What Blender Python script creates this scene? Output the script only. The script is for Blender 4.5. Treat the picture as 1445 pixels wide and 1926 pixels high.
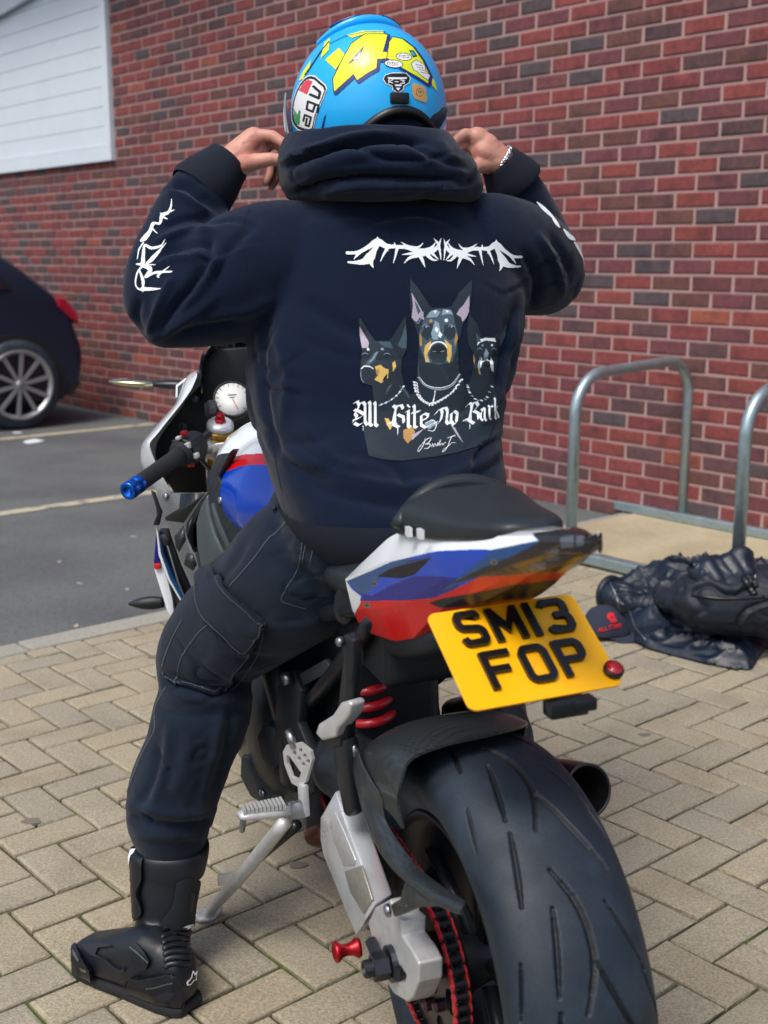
import bpy, bmesh, math, random
import numpy as np
from mathutils import Vector, Matrix
from mathutils.bvhtree import BVHTree

for o in list(bpy.data.objects):
    bpy.data.objects.remove(o)
S = bpy.context.scene
C = S.collection
random.seed(7)
R = math.radians

# ------------------------------------------------------------------ camera
PW, PH, PF = 1445.0, 1926.0, 2280.0          # photo size and focal length in photo pixels
PITCH = math.atan(485.0 / PF)
CAMH = 1.29
cd = bpy.data.cameras.new("camera")
cam = bpy.data.objects.new("camera", cd)
C.objects.link(cam)
cam.location = (0, 0, CAMH)
cam.rotation_euler = (math.pi / 2 - PITCH, 0, 0)
cd.sensor_fit = 'HORIZONTAL'
cd.sensor_width = 36.0
cd.lens = 36.0 * PF / PW
cd.clip_start = 0.05
cd.clip_end = 600
cd.dof.use_dof = True
cd.dof.focus_distance = 2.15
cd.dof.aperture_fstop = 6.8
S.camera = cam
S.render.resolution_x, S.render.resolution_y = 768, 1024

# ------------------------------------------------------------------ sky, sun, exposure
SUN_EL, SUN_AZ = R(58), R(215)               # azimuth measured clockwise from +Y
wd_ = bpy.data.worlds.new("World")
S.world = wd_
wd_.use_nodes = True
nt = wd_.node_tree
nt.nodes.clear()
sky = nt.nodes.new("ShaderNodeTexSky")
sky.sky_type = 'NISHITA'
sky.sun_disc = False
sky.sun_elevation = SUN_EL
sky.sun_rotation = SUN_AZ
sky.air_density = 1.0
sky.dust_density = 4.0
bg = nt.nodes.new("ShaderNodeBackground")
bg.inputs[1].default_value = 0.13
ow = nt.nodes.new("ShaderNodeOutputWorld")
nt.links.new(sky.outputs[0], bg.inputs[0])
nt.links.new(bg.outputs[0], ow.inputs[0])
sl = bpy.data.lights.new("sun", 'SUN')
sl.energy = 1.5
sl.angle = R(22)
sl.color = (1.0, 0.96, 0.90)
sun = bpy.data.objects.new("sun", sl)
C.objects.link(sun)
sd = Vector((math.sin(SUN_AZ) * math.cos(SUN_EL), math.cos(SUN_AZ) * math.cos(SUN_EL), math.sin(SUN_EL)))
sun.rotation_euler = sd.to_track_quat('Z', 'Y').to_euler()
S.view_settings.view_transform = 'Standard'
S.view_settings.look = 'None'
S.view_settings.exposure = 0.44
S.view_settings.gamma = 1.0

# ------------------------------------------------------------------ photo pixel -> point in the place
_s, _c = math.sin(PITCH), math.cos(PITCH)
def ray(px, py):
    u = (px - PW / 2) / PF
    v = (py - PH / 2) / PF
    return np.array([u, _c - v * _s, -_s - v * _c])
CAMP = np.array([0, 0, CAMH])
def atZ(px, py, z=0.0):
    r = ray(px, py)
    return CAMP + r * ((z - CAMH) / r[2])
def atY(px, py, y):
    r = ray(px, py)
    return CAMP + r * (y / r[1])
def proj(P):
    P = np.asarray(P, float)
    z = P[..., 2] - CAMH
    d = P[..., 1] * _c - z * _s
    up = P[..., 1] * _s + z * _c
    return np.stack([PW / 2 + PF * P[..., 0] / d, PH / 2 - PF * up / d], -1)
BX, BY, BYAW, BLEAN = 0.155, 1.55, R(18.5), R(2.0)   # motorcycle: rear contact point, heading, lean to its left
def b2w(L):
    L = np.asarray(L, float)
    x, y, z = L[..., 0], L[..., 1], L[..., 2]
    cl, s_ = math.cos(BLEAN), math.sin(BLEAN)
    xx = x * cl - z * s_
    zz = x * s_ + z * cl
    cb, sb = math.cos(BYAW), math.sin(BYAW)
    return np.stack([BX + xx * cb - y * sb, BY + xx * sb + y * cb, zz], -1)
def w2b(P):
    P = np.asarray(P, float) - np.array([BX, BY, 0])
    cb, sb = math.cos(BYAW), math.sin(BYAW)
    xx = P[..., 0] * cb + P[..., 1] * sb
    y = -P[..., 0] * sb + P[..., 1] * cb
    zz = P[..., 2]
    cl, s_ = math.cos(BLEAN), math.sin(BLEAN)
    return np.stack([xx * cl + zz * s_, y, -xx * s_ + zz * cl], -1)
_bo = w2b(CAMP)
def LB(px, py, x=None, y=None, z=None):
    """pixel -> motorcycle space on a plane x, y or z = const"""
    d = w2b(ray(px, py) + CAMP) - _bo
    k = 0 if x is not None else 1 if y is not None else 2
    v = (x, y, z)[k]
    return _bo + d * ((v - _bo[k]) / d[k])

# ------------------------------------------------------------------ materials
MATS = {}
def lin(r, g, b):
    f = lambda c: c / 12.92 if c <= 0.04045 else ((c + 0.055) / 1.055) ** 2.4
    return (f(r / 255), f(g / 255), f(b / 255), 1)
def mat(name, col, rough=0.5, metal=0.0, coat=0.0, noise=None, bump=None, spec=0.5, var=0.0, sheen=0.0,
        trans=0.0, alpha=1.0, col2=None, emit=None, aniso=None, roughvar=0.0):
    """noise=(scale, amount) value mottling, bump=(scale, strength), col2=(colour, scale, lo, hi) patches, var = per-object value change"""
    m = bpy.data.materials.new(name)
    m.use_nodes = True
    n = m.node_tree.nodes
    l = m.node_tree.links
    b = n["Principled BSDF"]
    b.inputs["Roughness"].default_value = rough
    b.inputs["Metallic"].default_value = metal
    b.inputs["Coat Weight"].default_value = coat
    b.inputs["Coat Roughness"].default_value = 0.05
    b.inputs["Specular IOR Level"].default_value = spec
    b.inputs["Sheen Weight"].default_value = sheen
    b.inputs["Sheen Roughness"].default_value = 0.5
    b.inputs["Transmission Weight"].default_value = trans
    b.inputs["Alpha"].default_value = alpha
    if len(col) == 3:
        col = (*col, 1)
    b.inputs["Base Color"].default_value = col
    geo = n.new("ShaderNodeNewGeometry")
    tc = n.new("ShaderNodeTexCoord")
    src = None
    def rgb(c):
        q = n.new("ShaderNodeRGB")
        q.outputs[0].default_value = c if len(c) == 4 else (*c, 1)
        return q.outputs[0]
    if noise or var or col2:
        src = rgb(col)
    if col2:
        nz = n.new("ShaderNodeTexNoise")
        nz.inputs["Scale"].default_value = col2[1]
        nz.inputs["Detail"].default_value = 6
        l.new(geo.outputs["Position"], nz.inputs["Vector"])
        mr = n.new("ShaderNodeMapRange")
        mr.inputs[1].default_value = col2[2]
        mr.inputs[2].default_value = col2[3]
        l.new(nz.outputs["Fac"], mr.inputs[0])
        mx = n.new("ShaderNodeMix")
        mx.data_type = 'RGBA'
        l.new(mr.outputs[0], mx.inputs[0])
        l.new(src, mx.inputs[6])
        l.new(rgb(col2[0]), mx.inputs[7])
        src = mx.outputs[2]
    fac = None
    if noise:
        nz = n.new("ShaderNodeTexNoise")
        nz.inputs["Scale"].default_value = noise[0]
        nz.inputs["Detail"].default_value = 8
        nz.inputs["Roughness"].default_value = 0.65
        l.new(geo.outputs["Position"], nz.inputs["Vector"])
        mr = n.new("ShaderNodeMapRange")
        mr.inputs[1].default_value = 0.25
        mr.inputs[2].default_value = 0.75
        mr.inputs[3].default_value = 1 - noise[1]
        mr.inputs[4].default_value = 1 + noise[1]
        l.new(nz.outputs["Fac"], mr.inputs[0])
        fac = mr.outputs[0]
    if var:
        oi = n.new("ShaderNodeObjectInfo")
        mr = n.new("ShaderNodeMapRange")
        mr.inputs[3].default_value = 1 - var
        mr.inputs[4].default_value = 1 + var
        l.new(oi.outputs["Random"], mr.inputs[0])
        ri = n.new("ShaderNodeMapRange")
        ri.inputs[3].default_value = 1 - var
        ri.inputs[4].default_value = 1 + var
        l.new(geo.outputs["Random Per Island"], ri.inputs[0])
        mm = n.new("ShaderNodeMath")
        mm.operation = 'MULTIPLY'
        l.new(mr.outputs[0], mm.inputs[0])
        l.new(ri.outputs[0], mm.inputs[1])
        if fac is not None:
            m2 = n.new("ShaderNodeMath")
            m2.operation = 'MULTIPLY'
            l.new(mm.outputs[0], m2.inputs[0])
            l.new(fac, m2.inputs[1])
            mm = m2
        fac = mm.outputs[0]
    if fac is not None:
        vm = n.new("ShaderNodeVectorMath")
        vm.operation = 'SCALE'
        l.new(src, vm.inputs[0])
        l.new(fac, vm.inputs["Scale"])
        src = vm.outputs[0]
    if src is not None:
        l.new(src, b.inputs["Base Color"])
    if roughvar:
        nz = n.new("ShaderNodeTexNoise")
        nz.inputs["Scale"].default_value = 14
        nz.inputs["Detail"].default_value = 5
        l.new(geo.outputs["Position"], nz.inputs["Vector"])
        mr = n.new("ShaderNodeMapRange")
        mr.inputs[1].default_value = .3
        mr.inputs[2].default_value = .7
        mr.inputs[3].default_value = max(0, rough - roughvar)
        mr.inputs[4].default_value = min(1, rough + roughvar)
        l.new(nz.outputs["Fac"], mr.inputs[0])
        l.new(mr.outputs[0], b.inputs["Roughness"])
    if bump:
        nz = n.new("ShaderNodeTexNoise")
        nz.inputs["Scale"].default_value = bump[0]
        nz.inputs["Detail"].default_value = 6
        l.new(geo.outputs["Position"], nz.inputs["Vector"])
        bp = n.new("ShaderNodeBump")
        bp.inputs["Strength"].default_value = bump[1]
        bp.inputs["Distance"].default_value = bump[2] if len(bump) > 2 else 0.002
        l.new(nz.outputs["Fac"], bp.inputs["Height"])
        l.new(bp.outputs[0], b.inputs["Normal"])
    if emit:
        b.inputs["Emission Color"].default_value = (*emit[0], 1)
        b.inputs["Emission Strength"].default_value = emit[1]
    MATS[name] = m
    return m

def weave(name, c1, c2, scale, rough=0.25, coat=1.0):
    """carbon weave: fine crossed bands between two greys under a clear coat"""
    m = mat(name, c1, rough, 0.0, coat)
    n = m.node_tree.nodes
    l = m.node_tree.links
    b = n["Principled BSDF"]
    tc = n.new("ShaderNodeTexCoord")
    ck = n.new("ShaderNodeTexChecker")
    ck.inputs["Scale"].default_value = scale
    ck.inputs["Color1"].default_value = (*c1, 1)
    ck.inputs["Color2"].default_value = (*c2, 1)
    mp = n.new("ShaderNodeMapping")
    mp.inputs["Rotation"].default_value = (0.6, 0.5, 0.4)
    l.new(tc.outputs["Object"], mp.inputs[0])
    l.new(mp.outputs[0], ck.inputs["Vector"])
    l.new(ck.outputs[0], b.inputs["Base Color"])
    return m

def ripple(name, col, scale, dist, rough, strength=0.4, sheen=0.0):
    """rib knit / brushed bands as fine relief"""
    m = mat(name, col, rough, sheen=sheen)
    n = m.node_tree.nodes
    l = m.node_tree.links
    tc = n.new("ShaderNodeTexCoord")
    w = n.new("ShaderNodeTexWave")
    w.inputs["Scale"].default_value = scale
    w.inputs["Distortion"].default_value = dist
    l.new(tc.outputs["Object"], w.inputs["Vector"])
    bp = n.new("ShaderNodeBump")
    bp.inputs["Strength"].default_value = strength
    bp.inputs["Distance"].default_value = 0.002
    l.new(w.outputs["Fac"], bp.inputs["Height"])
    l.new(bp.outputs[0], n["Principled BSDF"].inputs["Normal"])
    return m

# ------------------------------------------------------------------ object helpers
def thing(name, label, cat, loc=(0, 0, 0), rot=(0, 0, 0), group=None):
    o = bpy.data.objects.new(name, None)
    o.empty_display_size = 0.05
    C.objects.link(o)
    o.location = loc
    o.rotation_euler = rot
    o["label"] = label
    o["category"] = cat
    if group:
        o["group"] = group
    return o
def tag(o, label=None, cat=None, group=None, kind=None):
    for k, v in (("label", label), ("category", cat), ("group", group), ("kind", kind)):
        if v:
            o[k] = v
    return o
def frame_of(o):
    """matrix of the thing at the root of o (parts sit at identity)"""
    while o.parent:
        o = o.parent
    return Matrix.Translation(o.location) @ o.rotation_euler.to_matrix().to_4x4()
def ob(name, VF, m, parent=None, world=False, smooth=True, bevel=0.0, bseg=2, sub=0, solid=0.0, soff=-1.0, mi=None, auto=None):
    V, Fc = VF
    V = np.asarray(V, float)
    if world and parent is not None:
        M = np.array(frame_of(parent).inverted())
        V = V @ M[:3, :3].T + M[:3, 3]
    me = bpy.data.meshes.new(name)
    me.from_pydata(V.tolist(), [], [list(map(int, f)) for f in Fc])
    for q in (m if isinstance(m, (list, tuple)) else [m]):
        me.materials.append(MATS[q] if isinstance(q, str) else q)
    if mi is not None:
        me.polygons.foreach_set("material_index", np.asarray(mi, dtype=np.int32))
    if smooth:
        me.polygons.foreach_set("use_smooth", np.ones(len(me.polygons), dtype=bool))
    me.update()
    o = bpy.data.objects.new(name, me)
    C.objects.link(o)
    if parent is not None:
        o.parent = parent
    if solid:
        md = o.modifiers.new("solid", 'SOLIDIFY')
        md.thickness = solid
        md.offset = soff
    if bevel:
        md = o.modifiers.new("bevel", 'BEVEL')
        md.width = bevel
        md.segments = bseg
        md.limit_method = 'ANGLE'
        md.angle_limit = R(35)
    if sub:
        md = o.modifiers.new("sub", 'SUBSURF')
        md.levels = md.render_levels = sub
    if auto is not None or (smooth and (bevel or solid)):
        a = auto if auto is not None else 40
        em = o.modifiers.new("es", 'EDGE_SPLIT')
        em.split_angle = R(a)
    return o
def merge(*vfs):
    V, Fc = [], []
    k = 0
    for v, f in vfs:
        V += [tuple(p) for p in v]
        Fc += [tuple(i + k for i in q) for q in f]
        k += len(v)
    return V, Fc
def box(c, s, rz=0.0, Rm=None):
    v = np.array([(x, y, z) for x in (-.5, .5) for y in (-.5, .5) for z in (-.5, .5)]) * np.array(s)
    if Rm is None:
        Rm = np.array(Matrix.Rotation(rz, 3, 'Z'))
    v = v @ np.array(Rm).T + np.array(c)
    return v.tolist(), [(0, 1, 3, 2), (4, 6, 7, 5), (0, 4, 5, 1), (2, 3, 7, 6), (0, 2, 6, 4), (1, 5, 7, 3)]
def bar(a, b, w, h, up=(0, 0, 1)):
    """box beam from a to b, w across, h along up"""
    a = np.array(a, float)
    b = np.array(b, float)
    d = b - a
    L = np.linalg.norm(d)
    y = d / L
    x = np.cross(y, up)
    x /= np.linalg.norm(x)
    z = np.cross(x, y)
    return box((a + b) / 2, (w, L, h), Rm=np.stack([x, y, z], 1))
def loft(rings, cap=True, closed=True):
    n = len(rings[0])
    V = [tuple(p) for r in rings for p in r]
    Fc = []
    for i in range(len(rings) - 1):
        for j in range(n if closed else n - 1):
            k = (j + 1) % n
            Fc.append((i * n + j, i * n + k, (i + 1) * n + k, (i + 1) * n + j))
    if cap and closed:
        Fc.append(tuple(range(n - 1, -1, -1)))
        Fc.append(tuple((len(rings) - 1) * n + j for j in range(n)))
    return V, Fc
def spline(P, n):
    """Catmull-Rom through points (any dimension), n samples"""
    P = np.asarray(P, float)
    if len(P) < 3:
        t = np.linspace(0, 1, n)[:, None]
        return P[0] * (1 - t) + P[-1] * t
    Q = np.vstack([2 * P[0] - P[1], P, 2 * P[-1] - P[-2]])
    seg = len(P) - 1
    out = []
    for t in np.linspace(0, seg, n):
        i = min(int(t), seg - 1)
        u = t - i
        a, b, c, d = Q[i], Q[i + 1], Q[i + 2], Q[i + 3]
        out.append(0.5 * ((2 * b) + (c - a) * u + (2 * a - 5 * b + 4 * c - d) * u * u + (3 * b - a - 3 * c + d) * u ** 3))
    return np.array(out)
def tube(pts, rad, seg=12, n=None, cap=True, up=(0, 0, 1), closed=False):
    """round (or elliptic when rad holds pairs) sweep along a polyline"""
    pts = np.asarray(pts, float)
    rad = np.asarray(rad, float)
    if rad.ndim == 0:
        rad = np.full(len(pts), float(rad))
    if n:
        allp = np.hstack([pts, rad.reshape(len(pts), -1)])
        allp = spline(allp, n)
        pts = allp[:, :3]
        rad = allp[:, 3:]
    rad = rad.reshape(len(pts), -1)
    T = np.gradient(pts, axis=0)
    if closed:
        T = np.roll(pts, -1, 0) - np.roll(pts, 1, 0)
    T /= np.linalg.norm(T, axis=1)[:, None] + 1e-12
    u = np.array(up, float)
    if abs(T[0] @ u) > .95:
        u = np.array((1.0, 0, 0)) if abs(T[0][0]) < .9 else np.array((0, 1.0, 0))
    rings = []
    x = np.cross(T[0], u)
    x /= np.linalg.norm(x)
    for i in range(len(pts)):
        x = x - T[i] * (x @ T[i])
        x /= np.linalg.norm(x)
        y = np.cross(x, T[i])
        rx = rad[i][0]
        ry = rad[i][-1]
        rings.append([pts[i] + x * rx * math.cos(a) + y * ry * math.sin(a) for a in np.linspace(0, 2 * math.pi, seg, endpoint=False)])
    if closed:
        V, Fc = loft(rings, False)
        nn = len(rings)
        for j in range(seg):
            k = (j + 1) % seg
            Fc.append(((nn - 1) * seg + j, (nn - 1) * seg + k, k, j))
        return V, Fc
    return loft(rings, cap)
def prism(poly, a, b):
    """poly: list of 3D points on one plane side, extruded from offset a to b (3-vectors)"""
    P = np.asarray(poly, float)
    n = len(P)
    V = (P + np.array(a)).tolist() + (P + np.array(b)).tolist()
    Fc = [tuple(range(n)), tuple(range(2 * n - 1, n - 1, -1))]
    for i in range(n):
        k = (i + 1) % n
        Fc.append((i, i + n, k + n, k))
    return V, Fc
def lathe(prof, c, ax, seg=24, x0=None, arc=2 * math.pi):
    """prof: (radius, height along axis)"""
    ax = np.array(ax, float)
    ax /= np.linalg.norm(ax)
    u = np.cross(ax, (0, 0, 1.0) if abs(ax[2]) < .9 else (1.0, 0, 0))
    u /= np.linalg.norm(u)
    w = np.cross(ax, u)
    c = np.array(c, float)
    rings = []
    for r, h in prof:
        rings.append([c + ax * h + (u * math.cos(a) + w * math.sin(a)) * r for a in np.linspace(0, arc, seg, endpoint=False)])
    if prof[0][0] > 1e-6 and prof[-1][0] > 1e-6:
        return loft(rings + [rings[0]], False)
    return loft(rings, True)
def ellring(c, ax, ay, rx, ry, n=24, p=2.0):
    c = np.array(c, float)
    out = []
    for a in np.linspace(0, 2 * math.pi, n, endpoint=False):
        ca, sa = math.cos(a), math.sin(a)
        out.append(c + np.array(ax) * rx * math.copysign(abs(ca) ** (2 / p), ca) + np.array(ay) * ry * math.copysign(abs(sa) ** (2 / p), sa))
    return out
def sphere(c, r, nu=16, nv=10, Rm=None):
    r = np.array([r, r, r]) if np.isscalar(r) else np.array(r)
    rings = []
    for i in range(1, nv):
        t = math.pi * i / nv
        rings.append([(math.sin(t) * math.cos(a), math.sin(t) * math.sin(a), -math.cos(t)) for a in np.linspace(0, 2 * math.pi, nu, endpoint=False)])
    V, Fc = loft(rings, True)
    V = np.array(V) * r
    if Rm is not None:
        V = V @ np.array(Rm).T
    return (V + np.array(c)).tolist(), Fc
def capsule(a, b, ra, rb, seg=14):
    """tapered rounded limb"""
    a = np.array(a, float)
    b = np.array(b, float)
    d = b - a
    L = np.linalg.norm(d) + 1e-9
    d /= L
    pts, rad = [], []
    for t in np.linspace(-math.pi / 2, -.15, 5):
        pts.append(a + d * ra * math.sin(t))
        rad.append(max(1e-4, ra * math.cos(t)))
    for t in np.linspace(.15, math.pi / 2, 5):
        pts.append(b + d * rb * math.sin(t))
        rad.append(max(1e-4, rb * math.cos(t)))
    return tube(pts, rad, seg)
def remesh(parts, voxel, smooth=3, dec=None):
    """union of closed shapes as one continuous skin"""
    V, Fc = merge(*parts)
    me = bpy.data.meshes.new("tmp")
    me.from_pydata([tuple(map(float, p)) for p in V], [], Fc)
    bm = bmesh.new()
    bm.from_mesh(me)
    bmesh.ops.recalc_face_normals(bm, faces=bm.faces)
    bm.to_mesh(me)
    bm.free()
    o = bpy.data.objects.new("tmp", me)
    C.objects.link(o)
    md = o.modifiers.new("r", 'REMESH')
    md.mode = 'VOXEL'
    md.voxel_size = voxel
    if smooth:
        sm = o.modifiers.new("s", 'SMOOTH')
        sm.iterations = smooth
        sm.factor = 0.5
    dg = bpy.context.evaluated_depsgraph_get()
    e = o.evaluated_get(dg)
    m2 = e.to_mesh()
    V = np.empty(len(m2.vertices) * 3)
    m2.vertices.foreach_get("co", V)
    Fc = [tuple(p.vertices) for p in m2.polygons]
    e.to_mesh_clear()
    bpy.data.objects.remove(o)
    bpy.data.meshes.remove(me)
    return V.reshape(-1, 3), Fc
def vnormals(V, Fc):
    V = np.asarray(V)
    N = np.zeros_like(V)
    q = np.array([f if len(f) == 4 else (*f, f[-1]) for f in Fc if len(f) in (3, 4)])
    n = np.cross(V[q[:, 2]] - V[q[:, 0]], V[q[:, 3]] - V[q[:, 1]])
    tri = q[:, 2] == q[:, 3]
    n[tri] = np.cross(V[q[tri, 1]] - V[q[tri, 0]], V[q[tri, 2]] - V[q[tri, 0]])
    for k in range(4):
        np.add.at(N, q[:, k], n)
    return N / (np.linalg.norm(N, axis=1)[:, None] + 1e-12)
def segdist(P, a, b):
    d = b - a
    t = np.clip(((P - a) @ d) / (d @ d + 1e-12), 0, 1)
    return np.linalg.norm(P - (a + t[:, None] * d), axis=1), t
def folds(V, Fc, lines, soft=0.0):
    """push cloth in (depth<0) or out along photo-traced fold lines: (pixel polyline, width px, depth m)"""
    V = np.array(V, float)
    N = vnormals(V, Fc)
    view = V - CAMP
    view /= np.linalg.norm(view, axis=1)[:, None]
    w = np.clip(-(N * view).sum(1) * 2.0 + 0.1, 0, 1)
    px = proj(V)
    D = np.zeros(len(V))
    for pl, wd, dep in lines:
        pl = spline(np.array(pl, float), max(8, len(pl) * 5))
        m = np.full(len(V), 1e9)
        tt = np.zeros(len(V))
        for i in range(len(pl) - 1):
            d, t = segdist(px, pl[i], pl[i + 1])
            k = d < m
            m[k] = d[k]
            tt[k] = (i + t[k]) / (len(pl) - 1)
        taper = np.clip(np.minimum(tt, 1 - tt) * 5 + .25, 0, 1)
        D += dep * np.exp(-(m / wd) ** 2) * taper
    return V + N * (D * w)[:, None]
def wrinkle(V, Fc, scale, amp, seed=0, stretch=(1, 1, 1)):
    """slow random unevenness of cloth"""
    from mathutils import noise as nz
    V = np.array(V, float)
    N = vnormals(V, Fc)
    st = np.array(stretch) * scale
    d = np.array([nz.fractal(Vector(p * st) + Vector((seed, seed * 2.3, 0)), 1.0, 2.0, 3) for p in V])
    return V + N * (d * amp)[:, None]
def creases(V, Fc, scale, amp, width, seed, mask=None, stretch=(1, 1, 1)):
    """sharp random creases along the zero lines of a noise field, where mask (pixel centre, radius) allows"""
    from mathutils import noise as nz
    V = np.array(V, float)
    N = vnormals(V, Fc)
    st = np.array(stretch) * scale
    sd_ = Vector((seed * 1.7, seed * .9, seed * 2.1))
    d = np.array([nz.noise(Vector(p * st) + sd_) for p in V])
    e = np.array([nz.noise(Vector(p * st * .6) + sd_ * 2) for p in V])
    w = np.clip(e * 2 + .6, 0, 1)
    if mask:
        px = proj(V)
        m = np.zeros(len(V))
        for (cx, cy), rr in mask:
            m = np.maximum(m, np.clip(1.4 - np.hypot(px[:, 0] - cx, px[:, 1] - cy) / rr, 0, 1))
        w = w * m
    dd = -amp * np.exp(-(d / width) ** 2) + amp * .5 * np.exp(-((d - width * 2.2) / (width * 1.6)) ** 2)
    return V + N * (dd * w)[:, None]
def bvh_of(V, Fc):
    return BVHTree.FromPolygons([tuple(map(float, p)) for p in V], [tuple(map(int, f)) for f in Fc])

def biggest(V, Fc):
    """largest connected piece of a laid patch, unused points dropped"""
    par = list(range(len(V)))
    def find(a):
        while par[a] != a:
            par[a] = par[par[a]]
            a = par[a]
        return a
    for f in Fc:
        r0 = find(f[0])
        for q in f[1:]:
            par[find(q)] = r0
    cnt = {}
    for f in Fc:
        r0 = find(f[0])
        cnt[r0] = cnt.get(r0, 0) + 1
    best = max(cnt, key=cnt.get)
    Fk = [f for f in Fc if find(f[0]) == best]
    used = sorted({i for f in Fk for i in f})
    mp = {o: n for n, o in enumerate(used)}
    return [V[i] for i in used], [tuple(mp[i] for i in f) for f in Fk]

class Canvas:
    """flat print cut into small cells, later laid on a surface"""
    def __init__(s, u0, v0, u1, v1, cell):
        s.nx, s.ny = int((u1 - u0) / cell), int((v1 - v0) / cell)
        s.u = u0 + (np.arange(s.nx) + .5) * cell
        s.v = v0 + (np.arange(s.ny) + .5) * cell
        s.U, s.Vv = np.meshgrid(s.u, s.v)
        s.P = np.stack([s.U.ravel(), s.Vv.ravel()], 1)
        s.m = np.full(s.nx * s.ny, -1)
        s.u0, s.v0, s.cell = u0, v0, cell
    def win(s, x0, y0, x1, y1):
        """cells inside a bounding box: flat indices and centres"""
        i0, i1 = max(0, int((x0 - s.u0) / s.cell) - 1), min(s.nx, int((x1 - s.u0) / s.cell) + 2)
        j0, j1 = max(0, int((y0 - s.v0) / s.cell) - 1), min(s.ny, int((y1 - s.v0) / s.cell) + 2)
        if i1 <= i0 or j1 <= j0:
            return np.zeros(0, int), np.zeros((0, 2))
        idx = (np.arange(j0, j1)[:, None] * s.nx + np.arange(i0, i1)[None]).ravel()
        return idx, s.P[idx]
    def poly(s, pts, k):
        q = np.asarray(pts, float)
        idx, P = s.win(*q.min(0), *q.max(0))
        x, y = P[:, 0], P[:, 1]
        ins = np.zeros(len(x), bool)
        n = len(pts)
        for i in range(n):
            x1, y1 = pts[i]
            x2, y2 = pts[(i + 1) % n]
            if y1 == y2:
                continue
            c = (y1 > y) != (y2 > y)
            ins ^= c & (x < (x2 - x1) * (y - y1) / (y2 - y1) + x1)
        s.m[idx[ins]] = k
    def stroke(s, pts, w, k, n=0):
        pts = np.asarray(pts, float)
        w = np.asarray(w, float)
        if w.ndim == 0:
            w = np.full(len(pts), float(w))
        if n:
            a = spline(np.hstack([pts, w[:, None]]), n)
            pts, w = a[:, :2], a[:, 2]
        for i in range(len(pts) - 1):
            r = max(w[i], w[i + 1])
            idx, P = s.win(*(np.minimum(pts[i], pts[i + 1]) - r), *(np.maximum(pts[i], pts[i + 1]) + r))
            if len(idx):
                d, t = segdist(P, pts[i], pts[i + 1])
                s.m[idx[d < (w[i] * (1 - t) + w[i + 1] * t) / 2]] = k
    def nib(s, pts, ang, w, k, n=0):
        pts = np.asarray(pts, float)
        if n:
            pts = spline(pts, n)
        e = np.array([math.cos(ang), math.sin(ang)]) * w / 2
        for i in range(len(pts) - 1):
            a, b = pts[i], pts[i + 1]
            s.poly([a - e, a + e, b + e, b - e], k)
    def ell(s, c, rx, ry, k, rot=0):
        r = max(rx, ry)
        idx, P = s.win(c[0] - r, c[1] - r, c[0] + r, c[1] + r)
        d = P - np.array(c)
        ca, sa = math.cos(rot), math.sin(rot)
        x = d[:, 0] * ca + d[:, 1] * sa
        y = -d[:, 0] * sa + d[:, 1] * ca
        s.m[idx[(x / rx) ** 2 + (y / ry) ** 2 < 1]] = k
    def lay(s, fn):
        """fn maps (n,2) -> (n,3) points (nan = no surface); returns verts, faces, material index"""
        gx, gy = s.nx + 1, s.ny + 1
        cells = np.nonzero(s.m >= 0)[0]
        j, i = cells // s.nx, cells % s.nx
        q = np.stack([j * gx + i, j * gx + i + 1, (j + 1) * gx + i + 1, (j + 1) * gx + i], 1)
        used, inv = np.unique(q, return_inverse=True)
        inv = inv.reshape(q.shape)
        uv = np.stack([s.u0 + (used % gx) * s.cell, s.v0 + (used // gx) * s.cell], 1)
        P = fn(uv)
        ok = ~np.isnan(P[:, 0])
        keep = ok[inv].all(1)
        P = np.nan_to_num(P)
        return P, [tuple(f) for f in inv[keep]], s.m[cells][keep]
def onto(bvh, off=0.0012, tol=None):
    """photo pixels -> points on the surface as seen in the photo"""
    def fn(uv):
        out = []
        for p in uv:
            d = Vector(ray(p[0], p[1])).normalized()
            h = bvh.ray_cast(Vector(CAMP), d)
            if h[0] is None:
                out.append((np.nan,) * 3)
            else:
                n = h[1]
                if n.dot(d) > 0:
                    n = -n
                out.append(tuple(h[0] + n * off))
        return np.array(out)
    return fn
# ------------------------------------------------------------------ the setting
PAV_A = R(40.5)                                   # kerb, bays and paving share one direction; the wall runs square to it
ea = np.array([math.cos(PAV_A), math.sin(PAV_A), 0])      # away along the kerb
eb = np.array([-math.sin(PAV_A), math.cos(PAV_A), 0])     # along the wall, to the left and away

# brick wall -------------------------------------------------------
W0 = atZ(1160, 960)
W0[2] = 0
wn = -ea                                          # wall faces the camera side
def wp(s, z, d=0.0):
    return W0 + eb * s + np.array([0, 0, z]) + wn * d
def wall_px(px, py):
    r = ray(px, py)
    t = ((W0 - CAMP) @ wn) / (r @ wn)
    p = CAMP + r * t
    return (p - W0) @ eb, p[2]
mat("mortar", lin(168, 138, 134), .95, noise=(60, .12), bump=(220, .5))
BR = ["brick_red", "brick_rust", "brick_plum", "brick_brown", "brick_slate", "brick_dusk", "brick_orange"]
for nme, c in zip(BR, [(122, 60, 60), (126, 63, 59), (104, 59, 63), (100, 65, 61), (78, 67, 70), (88, 62, 64), (140, 76, 62)]):
    mat(nme, lin(*c), .9, noise=(34, .32), var=.07, bump=(150, .6, .003), col2=(lin(c[0] * .72, c[1] * .78, c[2] * .85), 9, .5, .75))
BRW = [26, 17, 20, 16, 12, 10, 2]
wall = thing("brick_wall", "long red brick wall with pale mortar joints behind the car and racks", "wall", tuple(W0), (0, 0, 0))
ZB, CRS, BRL = -.03, .0765, .2285
NC = 60
S0, S1 = -5.0, 13.5
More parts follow.
